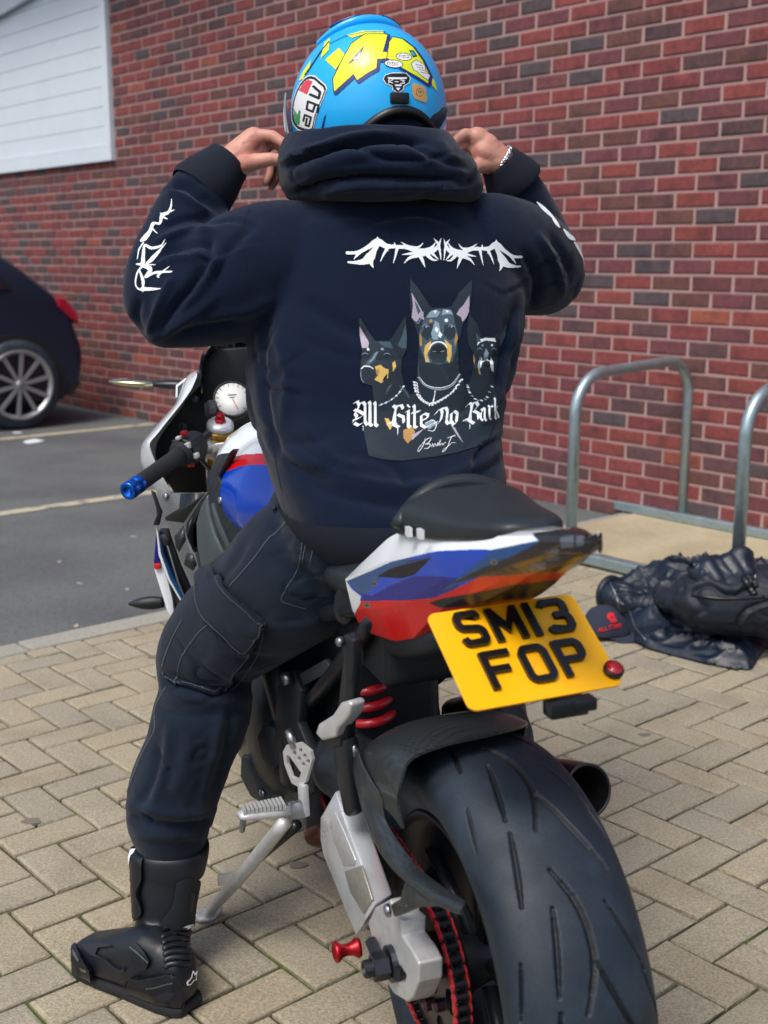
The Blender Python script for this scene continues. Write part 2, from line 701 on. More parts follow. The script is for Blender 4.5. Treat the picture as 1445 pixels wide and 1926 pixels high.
V, Fc = prism([wp(S0, -.3), wp(S1, -.3), wp(S1, ZB + NC * CRS), wp(S0, ZB + NC * CRS)], wn * 0, wn * -.3)
ob("mortar_face", (V, Fc), "mortar", wall, True, False)
# white boarded panel outline on the wall, from the photo
PS0 = wall_px(219, 290)[0]
PZ0 = wall_px(100, 316)[1]
PS1, PZ1 = PS0 + 3.4, wall_px(214, 6)[1]
bricks = []
for c in range(NC):
    z = ZB + (c + .5) * CRS
    off = .5 * (c % 2)
    for k in range(int(S0 / BRL) - 1, int(S1 / BRL) + 1):
        s = (k + off + .31) * BRL
        if s - .11 < S0 or s + .11 > S1:
            continue
        if PS0 + .09 < s < PS1 - .09 and PZ0 + .03 < z < PZ1 + .86:
            continue
        bricks.append((s, z))
def brick_vf(w, h, d, bv=.005):
    rings = []
    for e, dd in ((0, -.004), (0, d - bv * .8), (bv, d)):
        rings.append([(-w / 2 + e, -h / 2 + e, dd), (w / 2 - e, -h / 2 + e, dd), (w / 2 - e, h / 2 - e, dd), (-w / 2 + e, h / 2 - e, dd)])
    V, Fc = loft(rings, False)
    Fc.append((8, 9, 10, 11))
    return np.array(V), Fc
def vis_rank(s, z):
    p = proj(wp(s, z))
    if not (-30 < p[0] < 1475 and -30 < p[1] < 1010):
        return 1e9
    if 560 < p[0] < 950 and p[1] > 70 or 430 < p[0] < 560 and p[1] > 420:
        return 1e9
    return np.linalg.norm(wp(s, z) - CAMP)
order = sorted(range(len(bricks)), key=lambda i: vis_rank(*bricks[i]))
near = set(order[:300])
bmesh_cache = {}
stuffV, stuffF, stuffM = [], [], []
for i, (s, z) in enumerate(bricks):
    mk = random.choices(range(len(BR)), BRW)[0]
    jit = random.uniform(-.0015, .002)
    if i in near:
        key = (mk, random.randrange(3))
        if key not in bmesh_cache:
            bv, bf = brick_vf(.2135 + random.uniform(-.004, .003), .0632 + random.uniform(-.003, .002), .0065, .005)
            bv = bv + np.array([[random.uniform(-.0012, .0012) for _ in range(3)] for _ in bv])
            wv = bv[:, :1] * eb + bv[:, 1:2] * np.array([0, 0, 1]) + bv[:, 2:3] * wn
            o = ob("brick", (wv, bf), BR[mk], wall, smooth=False)
            bmesh_cache[key] = o.data
        else:
            o = bpy.data.objects.new("brick", bmesh_cache[key])
            C.objects.link(o)
            o.parent = wall
        o.location = tuple(wp(s, z, jit) - W0)
    else:
        bv, bf = brick_vf(.2135 + random.uniform(-.004, .003), .0632 + random.uniform(-.003, .002), .0065 + jit)
        k = len(stuffV)
        wv = wp(s, z) + bv[:, :1] * eb + bv[:, 1:2] * np.array([0, 0, 1]) + bv[:, 2:3] * wn
        stuffV += wv.tolist()
        stuffF += [tuple(a + k for a in f) for f in bf]
        stuffM += [mk] * len(bf)
tag(ob("brickwork", (stuffV, stuffF), BR, wall, True, False, mi=stuffM), kind="stuff")

# white boarded panel set in the wall --------------------------------
mat("panel_white", lin(206, 216, 224), .6, noise=(3, .05))
mat("soffit_dark", lin(60, 74, 84), .8)
pan = thing("boarded_panel", "large white horizontally boarded panel with frame high on the brick wall", "panel", tuple(wp(PS0, PZ0)))
fw = .085
def wbox(s0, s1, z0, z1, d0, d1):
    return prism([wp(s0, z0), wp(s1, z0), wp(s1, z1), wp(s0, z1)], wn * d0, wn * d1)
nb = 0
z = PZ0 + fw + .035
PT = PZ1 + .9
while z < PT:
    ob("board", wbox(PS0 + fw, PS1, z, min(z + .147, PT), .004, .022), "panel_white", pan, True, False, bevel=.003)
    z += .15
ob("frame", wbox(PS0, PS0 + fw, PZ0, PT, .004, .05), "panel_white", pan, True, False, bevel=.004)
ob("frame", wbox(PS0 + fw + .002, PS1, PZ0, PZ0 + fw * 1.3, .004, .048), "panel_white", pan, True, False, bevel=.004)
ob("backing", wbox(PS0 + .01, PS1 - .01, PZ0 + .01, PT - .01, -.01, .006), "panel_white", pan, True, False)
fas = thing("roof_fascia", "white fascia board with dark soffit above the boarded panel", "fascia", tuple(wp(PS0, PT)))
ob("fascia_board", prism([wp(PS0 - 2.1, PZ1 + .5), wp(PS1, PZ1 + .04), wp(PS1, PZ1 + .20), wp(PS0 - 2.1, PZ1 + .66)], wn * .055, wn * .085), "panel_white", fas, True, False, bevel=.003)
ob("soffit", wbox(PS0 - 2.0, PS1, PZ1 + .70, PZ1 + .80, .0, .55), "soffit_dark", fas, True, False)

# asphalt -------------------------------------------------------------
mat("asphalt", lin(98, 102, 102), .9, noise=(120, .5), bump=(300, .9, .004), col2=(lin(80, 82, 86), 1.3, .4, .7))
G = 220
ob("road_asphalt", ([(-G, -G, -.03), (G, -G, -.03), (G, G, -.03), (-G, G, -.03)], [(0, 1, 2, 3)]), "asphalt", smooth=False)
tag(bpy.data.objects["road_asphalt"], kind="structure")
# kerb: lower edge of the kerb strip in the photo
K0 = atZ(0, 1237)
K1 = atZ(320, 1166)
K0[2] = 0
kd = ea
kn = eb                                            # towards the road
mat("kerb_concrete", lin(150, 148, 138), .95, noise=(70, .22), bump=(160, .6, .003), var=.06)
kerb = bpy.data.objects.new("kerb", None)
C.objects.link(kerb)
kerb.location = tuple(K0)
tag(kerb, kind="structure")
kw = .125
smax = (W0 - K0) @ kd
s = -2.6
while s < smax + .05:
    e = min(s + .905, smax + .12)
    a, b_ = K0 + kd * s, K0 + kd * (e - .007)
    dz = random.uniform(-.002, .002)
    ob("kerb_stone", prism([a + (0, 0, .004 + dz), b_ + (0, 0, .004 + dz), b_ + kn * kw + (0, 0, dz), a + kn * kw + (0, 0, dz)], (0, 0, 0), (0, 0, -.14)), "kerb_concrete", kerb, True, False, bevel=.008)
    s = e
# paved area ------------------------------------------------------------
mat("joint_sand", lin(72, 64, 48), 1.0, noise=(50, .3), bump=(200, .8), col2=(lin(70, 92, 34), 3.4, .46, .56))
bed = [K0 + kd * -2.7, K0 + kd * (smax + .02), K0 + kd * (smax + .02) - kn * 9.0, K0 + kd * -2.7 - kn * 9.0]
pv = ob("pavement", ([tuple(p + (0, 0, -.011)) for p in bed], [(0, 1, 2, 3)]), "joint_sand", smooth=False)
tag(pv, kind="structure")
PV = ["paver_tan", "paver_sand", "paver_grey"]
for nme, c in zip(PV, [(157, 149, 129), (160, 150, 128), (152, 145, 128)]):
    mat(nme, lin(*c), .92, noise=(170, .5), var=.035, bump=(420, .8, .003), col2=(lin(c[0] * .87, c[1] * .87, c[2] * .86), 5.5, .48, .8))
pa = atZ(1000 + 575 / 2.654, 1200 + 1130 / 2.654)   # a paver corner in the photo fixes the pattern's phase
U = .1025
def paver_vf(nx, ny, seed):
    rr = random.Random(seed)
    w, d = nx * U - .0085, ny * U - .0085
    rings = []
    for e, z in ((0, -.012), (0, -.0045), (.0025, -.0012), (.006, 0)):
        ring = []
        for sx, sy in ((-1, -1), (0, -1), (1, -1), (1, 0), (1, 1), (0, 1), (-1, 1), (-1, 0)):
            ring.append((sx * (w / 2 - e) + rr.uniform(-.0012, .0012), sy * (d / 2 - e) + rr.uniform(-.0012, .0012), z))
        rings.append(ring)
    V, Fc = loft(rings, False)
    Fc.append(tuple(range(24, 32)))
    return np.array(V), Fc
plist = []
# x along -eb (down-right in the photo), y along ea
ax_, ay_ = -eb, ea
SLAB0 = -(atZ(1107, 987) - K0) @ kn                  # concrete under the racks begins here
for i in range(-60, 110):
    for j in range(-60, 90):
        r = (i - j) % 4
        if r == 0:
            nx, ny = 2, 1
        elif r == 3:
            nx, ny = 1, 2
        else:
            continue
        c = pa + ax_ * (i + nx / 2) * U + ay_ * (j - 1 + ny / 2) * U
        lk = -(c - K0) @ kn
        la = (c - K0) @ kd
        if lk < -.06 or lk > 8.5 or la < -2.4 or la > smax - .06:
            continue
        p = proj(c)
        dist = np.linalg.norm(c - CAMP)
        if c[1] < .9 or dist > 9:
            continue
        infr = -60 < p[0] < 1505 and -60 < p[1] < 1990
        hid = (930 < p[0] < 1170 and p[1] > 1560) or (700 < p[0] < 930 and p[1] > 1650) or (520 < p[0] < 960 and p[1] < 1500)
        plist.append((dist if infr and not hid and lk > .11 else 1e3 + dist, c, nx))
plist.sort(key=lambda t: t[0])
pcache = {}
stuffV, stuffF, stuffM = [], [], []
for n_, (dist, c, nx) in enumerate(plist):
    mk = random.choices(range(3), [4, 4, 2])[0]
    dz = random.uniform(-.0018, .0014)
    key = (nx, mk, random.randrange(4))
    if key not in pcache:
        bv, bf = paver_vf(nx, 3 - nx, hash(key) % 1000)
        wv = bv[:, :1] * ax_ + bv[:, 1:2] * ay_ + bv[:, 2:3] * np.array([0, 0, 1])
        pcache[key] = [wv, bf, None]
    wv, bf, me = pcache[key]
    if n_ < 300:
        if me is None:
            o = ob("paver", (wv, bf), PV[mk], pv, smooth=False)
            pcache[key][2] = o.data
        else:
            o = bpy.data.objects.new("paver", me)
            C.objects.link(o)
            o.parent = pv
        o.location = (c[0], c[1], dz)
        o.rotation_euler = (random.gauss(0, .006), random.gauss(0, .006), random.gauss(0, .006))
    else:
        k = len(stuffV)
        wv = wv + c + (0, 0, dz)
        over = np.maximum((wv - K0) @ kn + .006, 0)
        if (over > 0).sum() > 24:
            continue
        stuffV += (wv - over[:, None] * kn).tolist()
        stuffF += [tuple(a + k for a in f) for f in bf]
        stuffM += [mk] * len(bf)
tag(ob("paving", (stuffV, stuffF), PV, pv, smooth=False, mi=stuffM), kind="stuff")

# parking bay lines -------------------------------------------------------
mat("bay_paint", lin(176, 170, 150), .85, noise=(40, .25), col2=(lin(112, 110, 104), 12, .52, .7))
for (p0, p1) in (((0, 966), (270, 935)), ((0, 826), (290, 801))):
    a, b_ = atZ(*p0, -.026), atZ(*p1, -.026)
    d = ea
    a2 = a - d * 3.0
    b2 = a + d * ((W0 - a) @ d - .05)
    w = .05
    ob("bay_line", ([tuple(a2 - eb * w), tuple(b2 - eb * w), tuple(b2 + eb * w), tuple(a2 + eb * w)], [(0, 1, 2, 3)]), "bay_paint", smooth=False)["kind"] = "structure"

# concrete base under the racks --------------------------------------------
mat("slab_concrete", lin(176, 164, 136), .95, noise=(30, .12), bump=(120, .5), col2=(lin(158, 146, 120), 2.5, .45, .7))
sa_ = lambda lk, la: K0 - kn * lk + kd * la
rk = ((atZ(1110, 1052) - K0) @ kd)                  # distance of the front rail along the kerb direction
sl_ = ob("rack_slab", prism([sa_(SLAB0, rk - .02) + (0, 0, .009), sa_(SLAB0 + 4.2, rk - .02) + (0, 0, .009), sa_(SLAB0 + 4.2, smax - .001) + (0, 0, .009), sa_(SLAB0, smax - .001) + (0, 0, .009)], (0, 0, 0), (0, 0, -.02)), "slab_concrete", smooth=False, bevel=.004)
tag(sl_, kind="structure")

# galvanised toast rack ------------------------------------------------------
mat("galvanised", lin(158, 176, 182), .42, .75, noise=(45, .16), roughvar=.12)
front = atZ(1073, 1055)
back = atZ(1283, 985)
rack = thing("bicycle_rack", "galvanised steel bicycle rack with tall hoops on two floor rails", "bike rack", tuple(front))
fl = (front - K0) @ kd
bl = (back - K0) @ kd
def kp(lk, la, z):
    return K0 - kn * lk + kd * la + np.array([0, 0, z])
for la in (fl, bl):
    ob("floor_rail", prism([kp(SLAB0 - .12, la - .03, .011), kp(SLAB0 + 3.2, la - .03, .011), kp(SLAB0 + 3.2, la + .03, .011), kp(SLAB0 - .12, la + .03, .011)], (0, 0, 0), (0, 0, .045)), "galvanised", rack, True, False, bevel=.005)
lk1 = -(front - K0) @ kn
lk1b = -(back - K0) @ kn
topz = .80
hk2 = min(np.arange(lk1, lk1 + 3, .01), key=lambda q: abs(proj(kp(q, fl, .1))[0] - 1388))
for q, lk in enumerate((lk1, hk2, hk2 + (hk2 - lk1))):
    sh = (lk1b - lk1)
    pts = []
    rr_ = .17
    pts.append(kp(lk, fl, .05))
    pts.append(kp(lk, fl, topz - rr_))
    for t in np.linspace(.15, math.pi / 2, 7):
        pts.append(kp(lk + sh * 0.0, fl + rr_ - rr_ * math.cos(t), topz - rr_ + rr_ * math.sin(t)))
    A_, B_ = pts[:], []
    for t in np.linspace(math.pi / 2, .15, 7):
        B_.append(kp(lk + sh, bl - rr_ + rr_ * math.cos(t), topz - rr_ + rr_ * math.sin(t)))
    B_.append(kp(lk + sh, bl, topz - rr_))
    B_.append(kp(lk + sh, bl, .05))
    ob("hoop", tube(A_ + B_, .0245, 14), "galvanised", rack, True)
print("rack", fl, bl, lk1, lk1b, hk2, "panel", PS0, PZ0, PZ1, "smax", smax)
# ------------------------------------------------------------------ motorcycle
mat("paint_white", lin(226, 232, 236), .25, coat=.8)
mat("paint_blue", lin(0, 66, 186), .26, coat=.4)
mat("paint_deepblue", lin(6, 22, 124), .3, coat=.3)
mat("paint_red", lin(200, 14, 16), .36, coat=.2)
mat("paint_teal", lin(10, 72, 128), .25, coat=.5)
mat("black_plastic", lin(16, 22, 28), .5, noise=(200, .1))
mat("black_satin", lin(20, 24, 30), .35)
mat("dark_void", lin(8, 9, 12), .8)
mat("grey_plastic", lin(64, 74, 78), .38, coat=.3)
mat("engine_grey", lin(48, 54, 60), .45, .5)
mat("rubber", lin(30, 42, 54), .62, noise=(260, .30), bump=(500, .3, .001), col2=(lin(50, 62, 72), 11, .45, .7), roughvar=.12)
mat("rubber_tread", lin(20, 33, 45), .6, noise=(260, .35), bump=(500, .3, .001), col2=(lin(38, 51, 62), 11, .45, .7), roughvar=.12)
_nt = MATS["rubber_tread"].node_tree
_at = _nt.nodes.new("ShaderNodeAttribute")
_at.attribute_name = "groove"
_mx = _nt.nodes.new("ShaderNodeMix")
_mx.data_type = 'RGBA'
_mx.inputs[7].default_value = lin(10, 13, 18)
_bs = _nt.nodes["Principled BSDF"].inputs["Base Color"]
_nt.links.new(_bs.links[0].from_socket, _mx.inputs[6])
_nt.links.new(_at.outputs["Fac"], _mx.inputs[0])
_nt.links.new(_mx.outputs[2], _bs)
mat("rubber_grip", lin(24, 27, 31), .75)
mat("groove", lin(8, 11, 15), .9)
mat("alloy", lin(216, 222, 228), .34, .55, noise=(14, .10), roughvar=.10)
mat("alloy_cast", lin(198, 200, 200), .45, .5, noise=(60, .12))
mat("steel", lin(150, 154, 158), .3, .95)
mat("steel_dark", lin(70, 72, 78), .35, .9)
mat("gold", lin(172, 130, 56), .3, .85)
mat("red_anodised", lin(176, 32, 40), .28, .75)
mat("red_spring", lin(176, 20, 34), .35, coat=.4)
mat("chain_red", lin(178, 40, 50), .42, .25)
mat("chain_dark", lin(40, 42, 48), .45, .7)
mat("blue_anodised", lin(20, 96, 200), .22, .8)
mat("exhaust_brown", lin(92, 62, 54), .35, .8, col2=(lin(60, 44, 66), 12, .4, .7))
mat("lens_smoke", lin(34, 30, 32), .3, coat=.35, spec=.5)
mat("lens_amber", lin(74, 58, 36), .3, coat=.3)
mat("lens_grey", lin(78, 82, 90), .3, coat=.3)
mat("lens_red", lin(180, 16, 26), .15, coat=1.0, noise=(700, .5))
mat("plate_yellow", lin(246, 178, 8), .38, noise=(6, .04), spec=.4)
mat("plate_black", lin(16, 16, 18), .35)
mat("leather_seat", lin(34, 40, 44), .42, bump=(260, .25, .001))
mat("dial_white", lin(222, 226, 224), .4)
mat("ink", lin(24, 26, 30), .5)
mat("screen_tint", lin(10, 14, 22), .12, coat=1.0)
mat("mirror_glass", lin(190, 186, 150), .08, 1.0)  # yellowish tint is a reflection painted into the glass colour
mat("sticker_film", lin(150, 150, 140), .4, .4, noise=(90, .3))
weave("carbon", (.010, .014, .017), (.024, .030, .033), 210, .42, .2)
weave("carbon_reflect", (.10, .11, .115), (.17, .18, .185), 380)  # pale greys are a reflection painted into the carbon colour

bike = thing("motorcycle", "white, blue and red sports motorcycle carrying the rider, yellow number plate on its tail", "motorcycle",
             (BX, BY, 0), (0, -BLEAN, BYAW))
bike.rotation_mode = 'XYZ'
# lean about the heading axis first, then heading
bike.rotation_euler = (Matrix.Rotation(BYAW, 3, 'Z') @ Matrix.Rotation(-BLEAN, 3, 'Y')).to_euler()
AX = np.array([0, 0, .315])

def mir(VF):
    V, Fc = VF
    V = np.array(V, float) * np.array([-1, 1, 1])
    return V, [tuple(reversed(f)) for f in Fc]
def LP(px, py, p0, n):
    p0 = np.array(p0, float)
    n = np.array(n, float)
    d = w2b(ray(px, py) + CAMP) - _bo
    return _bo + d * (((p0 - _bo) @ n) / (d @ n))
def holed(outer, holes, t):
    """outline (3D, planar) with holes, thickness vector t"""
    from mathutils.geometry import tessellate_polygon
    loops = [[Vector(p) for p in outer]] + [[Vector(p) for p in h] for h in holes]
    tri = tessellate_polygon(loops)
    P = [p for lp in loops for p in lp]
    n = len(P)
    t = Vector(t)
    V = [tuple(p) for p in P] + [tuple(p + t) for p in P]
    Fc = [tuple(q) for q in tri] + [tuple(i + n for i in reversed(q)) for q in tri]
    k = 0
    for lp in loops:
        m_ = len(lp)
        for i in range(m_):
            a, b = k + i, k + (i + 1) % m_
            Fc.append((a, b, b + n, a + n))
        k += m_
    me = bpy.data.meshes.new("t")
    me.from_pydata(V, [], Fc)
    bm = bmesh.new()
    bm.from_mesh(me)
    bmesh.ops.recalc_face_normals(bm, faces=bm.faces)
    bm.to_mesh(me)
    bm.free()
    V = [tuple(v.co) for v in me.vertices]
    Fc = [tuple(p.vertices) for p in me.polygons]
    bpy.data.meshes.remove(me)
    return V, Fc
def plate(name, pts, p0, n, th, m, parent=None, bevel=.003, both=False, **kw):
    """outline traced in the photo, laid on a plane of the motorcycle and given thickness"""
    n = np.array(n, float)
    n /= np.linalg.norm(n)
    P = [LP(x, y, p0, n) for x, y in pts]
    VF = prism(P, (0, 0, 0), -n * th)
    o = ob(name, VF, m, parent or bike, bevel=bevel, **kw)
    if both:
        ob(name, mir(VF), m, parent or bike, bevel=bevel, **kw)
    return o
z4 = lambda *L: [(200 + x / 3.44, 640 + y / 3.44) for x, y in L]
z5 = lambda *L: [(600 + x / 2.408, 880 + y / 2.408) for x, y in L]
z6 = lambda *L: [(360 + x / 2.676, 1250 + y / 2.676) for x, y in L]

# rear wheel --------------------------------------------------------------
prof = []
for t in np.linspace(-math.pi / 2, math.pi / 2, 171):
    cx, sx = math.cos(t), math.sin(t)
    prof.append((.097 * math.copysign(abs(sx) ** .92, sx), .262 + .058 * abs(cx) ** .92))
side = [(.0955, .250), (.090, .234), (.080, .220), (.076, .212)]
prof = [(-x, r) for x, r in reversed(side)] + prof + side
arc = np.concatenate([[0], np.cumsum(np.hypot(np.diff([p[0] for p in prof]), np.diff([p[1] for p in prof])))])
arc -= arc[len(arc) // 2]
NT = 1600
PER = 2 * math.pi * .32 / 9
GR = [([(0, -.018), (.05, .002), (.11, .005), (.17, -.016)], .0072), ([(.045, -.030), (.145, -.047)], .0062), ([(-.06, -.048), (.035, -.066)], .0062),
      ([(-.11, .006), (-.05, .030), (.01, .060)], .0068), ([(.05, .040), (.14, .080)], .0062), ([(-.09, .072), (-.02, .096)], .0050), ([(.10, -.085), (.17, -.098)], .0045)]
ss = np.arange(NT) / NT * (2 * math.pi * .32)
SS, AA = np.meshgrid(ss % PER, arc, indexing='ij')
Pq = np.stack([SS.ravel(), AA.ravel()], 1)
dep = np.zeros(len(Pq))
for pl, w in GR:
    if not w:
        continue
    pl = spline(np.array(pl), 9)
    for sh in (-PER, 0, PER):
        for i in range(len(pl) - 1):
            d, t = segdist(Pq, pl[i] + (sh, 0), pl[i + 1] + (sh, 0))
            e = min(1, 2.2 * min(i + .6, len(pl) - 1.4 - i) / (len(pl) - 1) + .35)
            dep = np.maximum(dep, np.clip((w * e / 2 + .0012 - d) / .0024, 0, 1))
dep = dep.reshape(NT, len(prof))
ang = ss / .32
PRX = np.array([p[0] for p in prof])
PRR = np.array([p[1] for p in prof])
pn = np.stack([np.gradient(PRR), -np.gradient(PRX)], 1)
pn /= np.linalg.norm(pn, axis=1)[:, None]
# tread normal points out of the tyre
if pn[len(prof) // 2][1] < 0:
    pn = -pn
X_ = PRX[None] - dep * .006 * pn[:, 0][None]
R_ = PRR[None] - dep * .006 * pn[:, 1][None]
TV = np.stack([X_, -R_ * np.sin(ang)[:, None], .315 + R_ * np.cos(ang)[:, None]], -1).reshape(-1, 3)
npf = len(prof)
TF = []
TMI = []
for i in range(NT):
    k = (i + 1) % NT
    for j in range(npf - 1):
        TF.append((i * npf + j, i * npf + j + 1, k * npf + j + 1, k * npf + j))
rw = ob("rear_wheel", lathe([(.2155, -.082), (.220, -.080), (.214, -.072), (.198, -.066), (.186, -.03), (.184, .03), (.198, .066), (.214, .072), (.220, .080), (.2155, .082),
                             (.206, .078), (.180, .034), (.180, -.034), (.206, -.078)], AX, (1, 0, 0), 72), "black_satin", bike)
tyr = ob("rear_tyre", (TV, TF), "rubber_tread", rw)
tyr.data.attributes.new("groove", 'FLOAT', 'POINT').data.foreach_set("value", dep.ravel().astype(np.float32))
rw.location = (.018, 0, 0)
hub = lathe([(.0, -.075), (.036, -.075), (.042, -.06), (.03, -.02), (.03, .02), (.045, .06), (.045, .075), (0, .075)], AX, (1, 0, 0), 28)
ob("hub", hub, "black_satin", rw)
for k in range(5):
    for dlt in (-.17, .17):
        a0 = k * 2 * math.pi / 5 + .35
        p0 = AX + np.array([-.02, .038 * math.cos(a0), .038 * math.sin(a0)])
        p1 = AX + np.array([-.035, .19 * math.cos(a0 + dlt), .19 * math.sin(a0 + dlt)])
        ob("spoke", tube([p0, (p0 + p1) / 2, p1], [(.014, .011), (.010, .009), (.013, .012)], 10), "black_satin", rw)
# sprocket with lightening holes
def ring_pts(r, n, x, c=AX, ph=0):
    return [np.array(c) + (x, r * math.cos(a), r * math.sin(a)) for a in np.linspace(ph, ph + 2 * math.pi, n, endpoint=False)]
teeth = []
for k in range(44):
    for f_, r_ in ((0, .104), (.3, .114), (.55, .114), (.85, .104)):
        a = (k + f_) / 44 * 2 * math.pi
        teeth.append(AX + (-.084, r_ * math.cos(a), r_ * math.sin(a)))
holes = [ring_pts(.018, 12, -.084, AX + np.array([0, .075 * math.cos(a), .075 * math.sin(a)])) for a in np.linspace(0, 2 * math.pi, 7)[:-1]]
spk = ob("rear_sprocket", holed(teeth, holes + [ring_pts(.03, 16, -.084)], (.006, 0, 0)), "steel_dark", bike, smooth=False)
for a in np.linspace(.5, .5 + 2 * math.pi, 7)[:-1]:
    ob("sprocket_bolt", lathe([(0, 0), (.009, 0), (.009, .012), (.005, .016), (0, .016)], AX + np.array([-.082, .05 * math.cos(a), .05 * math.sin(a)]), (-1, 0, 0), 6), "exhaust_brown", spk, smooth=False)
ob("sprocket_carrier", lathe([(0, 0), (.062, 0), (.066, .012), (.05, .03), (0, .03)], AX + np.array([-.074, 0, 0]), (1, 0, 0), 30), "engine_grey", bike)
ob("rear_brake_disc", lathe([(.06, 0), (.11, 0), (.11, .005), (.06, .005)], AX + np.array([.085, 0, 0]), (1, 0, 0), 40), "steel", bike)
# chain: pins round both sprockets, plates link by link
FSP = np.array([0, .595, .405])
PITCHC = .015875
def chain_path():
    r1, r2 = .1115, .041
    c1, c2 = np.array([0, .315]), FSP[1:]
    d = c2 - c1
    L = np.linalg.norm(d)
    th = math.atan2(d[1], d[0])
    al = math.acos((r1 - r2) / L)
    pts = []
    # upper run, front sprocket, lower run, rear sprocket
    u1, u2 = th + al, th - al
    pts += [c1 + r1 * np.array([math.cos(u1), math.sin(u1)])]
    for t in np.linspace(u1, u2, 14):
        pts.append(c2 + r2 * np.array([math.cos(t), math.sin(t)]))
    lo0 = c2 + r2 * np.array([math.cos(u2), math.sin(u2)])
    lo1 = c1 + r1 * np.array([math.cos(u2), math.sin(u2)])
    for t in np.linspace(.1, .9, 6):
        pts.append(lo0 * (1 - t) + lo1 * t + np.array([0, -.018 * math.sin(math.pi * t)]))
    for t in np.linspace(u2, u1 - 2 * math.pi, 40):
        pts.append(c1 + r1 * np.array([math.cos(t), math.sin(t)]))
    return np.array(pts)
cp = chain_path()
cl_ = np.concatenate([[0], np.cumsum(np.linalg.norm(np.diff(cp, axis=0), axis=1))])
NL = int(cl_[-1] / PITCHC) // 2 * 2
pins = np.stack([np.interp(np.arange(NL) * cl_[-1] / NL, cl_, cp[:, k]) for k in (0, 1)], 1)
chain = bpy.data.objects.new("chain", None)
C.objects.link(chain)
chain.parent = bike
def link_vf(wx, th, ht):
    """figure-eight side plates of one link along +y, length one pitch"""
    out = []
    p = []
    for t in np.linspace(math.pi / 2, 3 * math.pi / 2, 7):
        p.append((ht * math.cos(t) - PITCHC / 2, ht * math.sin(t)))
    p.append((0, -ht * .72))
    for t in np.linspace(-math.pi / 2, math.pi / 2, 7):
        p.append((ht * math.cos(t) + PITCHC / 2, ht * math.sin(t)))
    p.append((0, ht * .72))
    for s_ in (-1, 1):
        P = [(s_ * wx, a, b) for a, b in p]
        out.append(prism(P, (-th / 2, 0, 0), (th / 2, 0, 0)))
    return out
red_me = dark_me = None
for k in range(NL):
    a, b = pins[k], pins[(k + 1) % NL]
    mid = (a + b) / 2
    th = math.atan2(b[1] - a[1], b[0] - a[0])
    if k % 2 == 0:
        if red_me is None:
            VF = merge(*link_vf(.0105, .0022, .0072), *[lathe([(0, -.0128), (.0032, -.0128), (.0032, .0128), (0, .0128)], (0, s_ * PITCHC / 2, 0), (1, 0, 0), 8) for s_ in (-1, 1)])
            o = ob("chain_link", VF, "chain_red", chain, smooth=False)
            red_me = o.data
        else:
            o = bpy.data.objects.new("chain_link", red_me)
            C.objects.link(o)
            o.parent = chain
    else:
        if dark_me is None:
            VF = merge(*link_vf(.0075, .0022, .0066), *[lathe([(0, -.007), (.005, -.007), (.005, .007), (0, .007)], (0, s_ * PITCHC / 2, 0), (1, 0, 0), 10) for s_ in (-1, 1)])
            o = ob("chain_link", VF, "chain_dark", chain, smooth=False)
            dark_me = o.data
        else:
            o = bpy.data.objects.new("chain_link", dark_me)
            C.objects.link(o)
            o.parent = chain
    o.location = (-.081, mid[0], mid[1])
    o.rotation_euler = (th, 0, 0)

# swingarm --------------------------------------------------------------
def zz(pt, **k):
    return LB(360 + pt[0] / 2.676, 1250 + pt[1] / 2.676, **k)
xo, xi = -.140, -.106
ot = [zz(p, x=xo) for p in ((722, 640), (775, 800), (845, 985), (925, 1212))]
it = [zz(p, x=xi) for p in ((812, 600), (862, 730), (940, 945), (1015, 1155))]
obm = [zz(p, x=xo) for p in ((648, 770), (655, 930), (735, 1140), (828, 1370))]
rings = []
for a, b, c in zip(ot, it, obm):
    d = np.array([xi, c[1] + (b[1] - a[1]), c[2] + .004])
    rings.append([a, b, d, c])
rings = [list(r) for r in np.stack([spline(np.array([r[k] for r in rings]), 9) for k in range(4)], 1)]
sw_vf = loft(rings, True)
sw = ob("swingarm", sw_vf, "alloy", bike, bevel=.004)
ob("swingarm_arm", mir(sw_vf), "alloy", sw, bevel=.004)
# recessed pocket and film sticker on the outer face
n_ = np.array([-1.0, 0, 0])
plate("pocket", z6((722, 745), (770, 850), (825, 985), (818, 1010), (765, 1015), (715, 890), (695, 800)), (xo - .0015, 0, 0), n_, .004, "alloy_cast", sw, bevel=.001)
plate("sticker", z6((770, 1040), (855, 1012), (910, 1185), (865, 1255), (800, 1150)), (xo - .0025, 0, 0), n_, .003, "sticker_film", sw, bevel=.0008)
endp = z6((888, 1300), (925, 1222), (1000, 1180), (1030, 1260), (1062, 1290), (1060, 1365), (1110, 1440), (1143, 1505), (1142, 1600), (1112, 1680), (1085, 1700), (1020, 1660), (985, 1600), (930, 1450))
slot = z6((1030, 1500), (1062, 1530), (1080, 1560), (1075, 1595), (1060, 1605), (1035, 1590), (1010, 1560), (1000, 1520))
OP = [LP(x, y, (xo, 0, 0), n_) for x, y in endp]
HP = [LP(x, y, (xo, 0, 0), n_) for x, y in slot]
e1 = holed(OP, [HP], (.034, 0, 0))
ob("axle_block", e1, "alloy_cast", sw, bevel=.003, smooth=False)
ob("axle_block", mir(e1), "alloy_cast", sw, bevel=.003, smooth=False)
nut = zz((950, 1518), x=-.160)
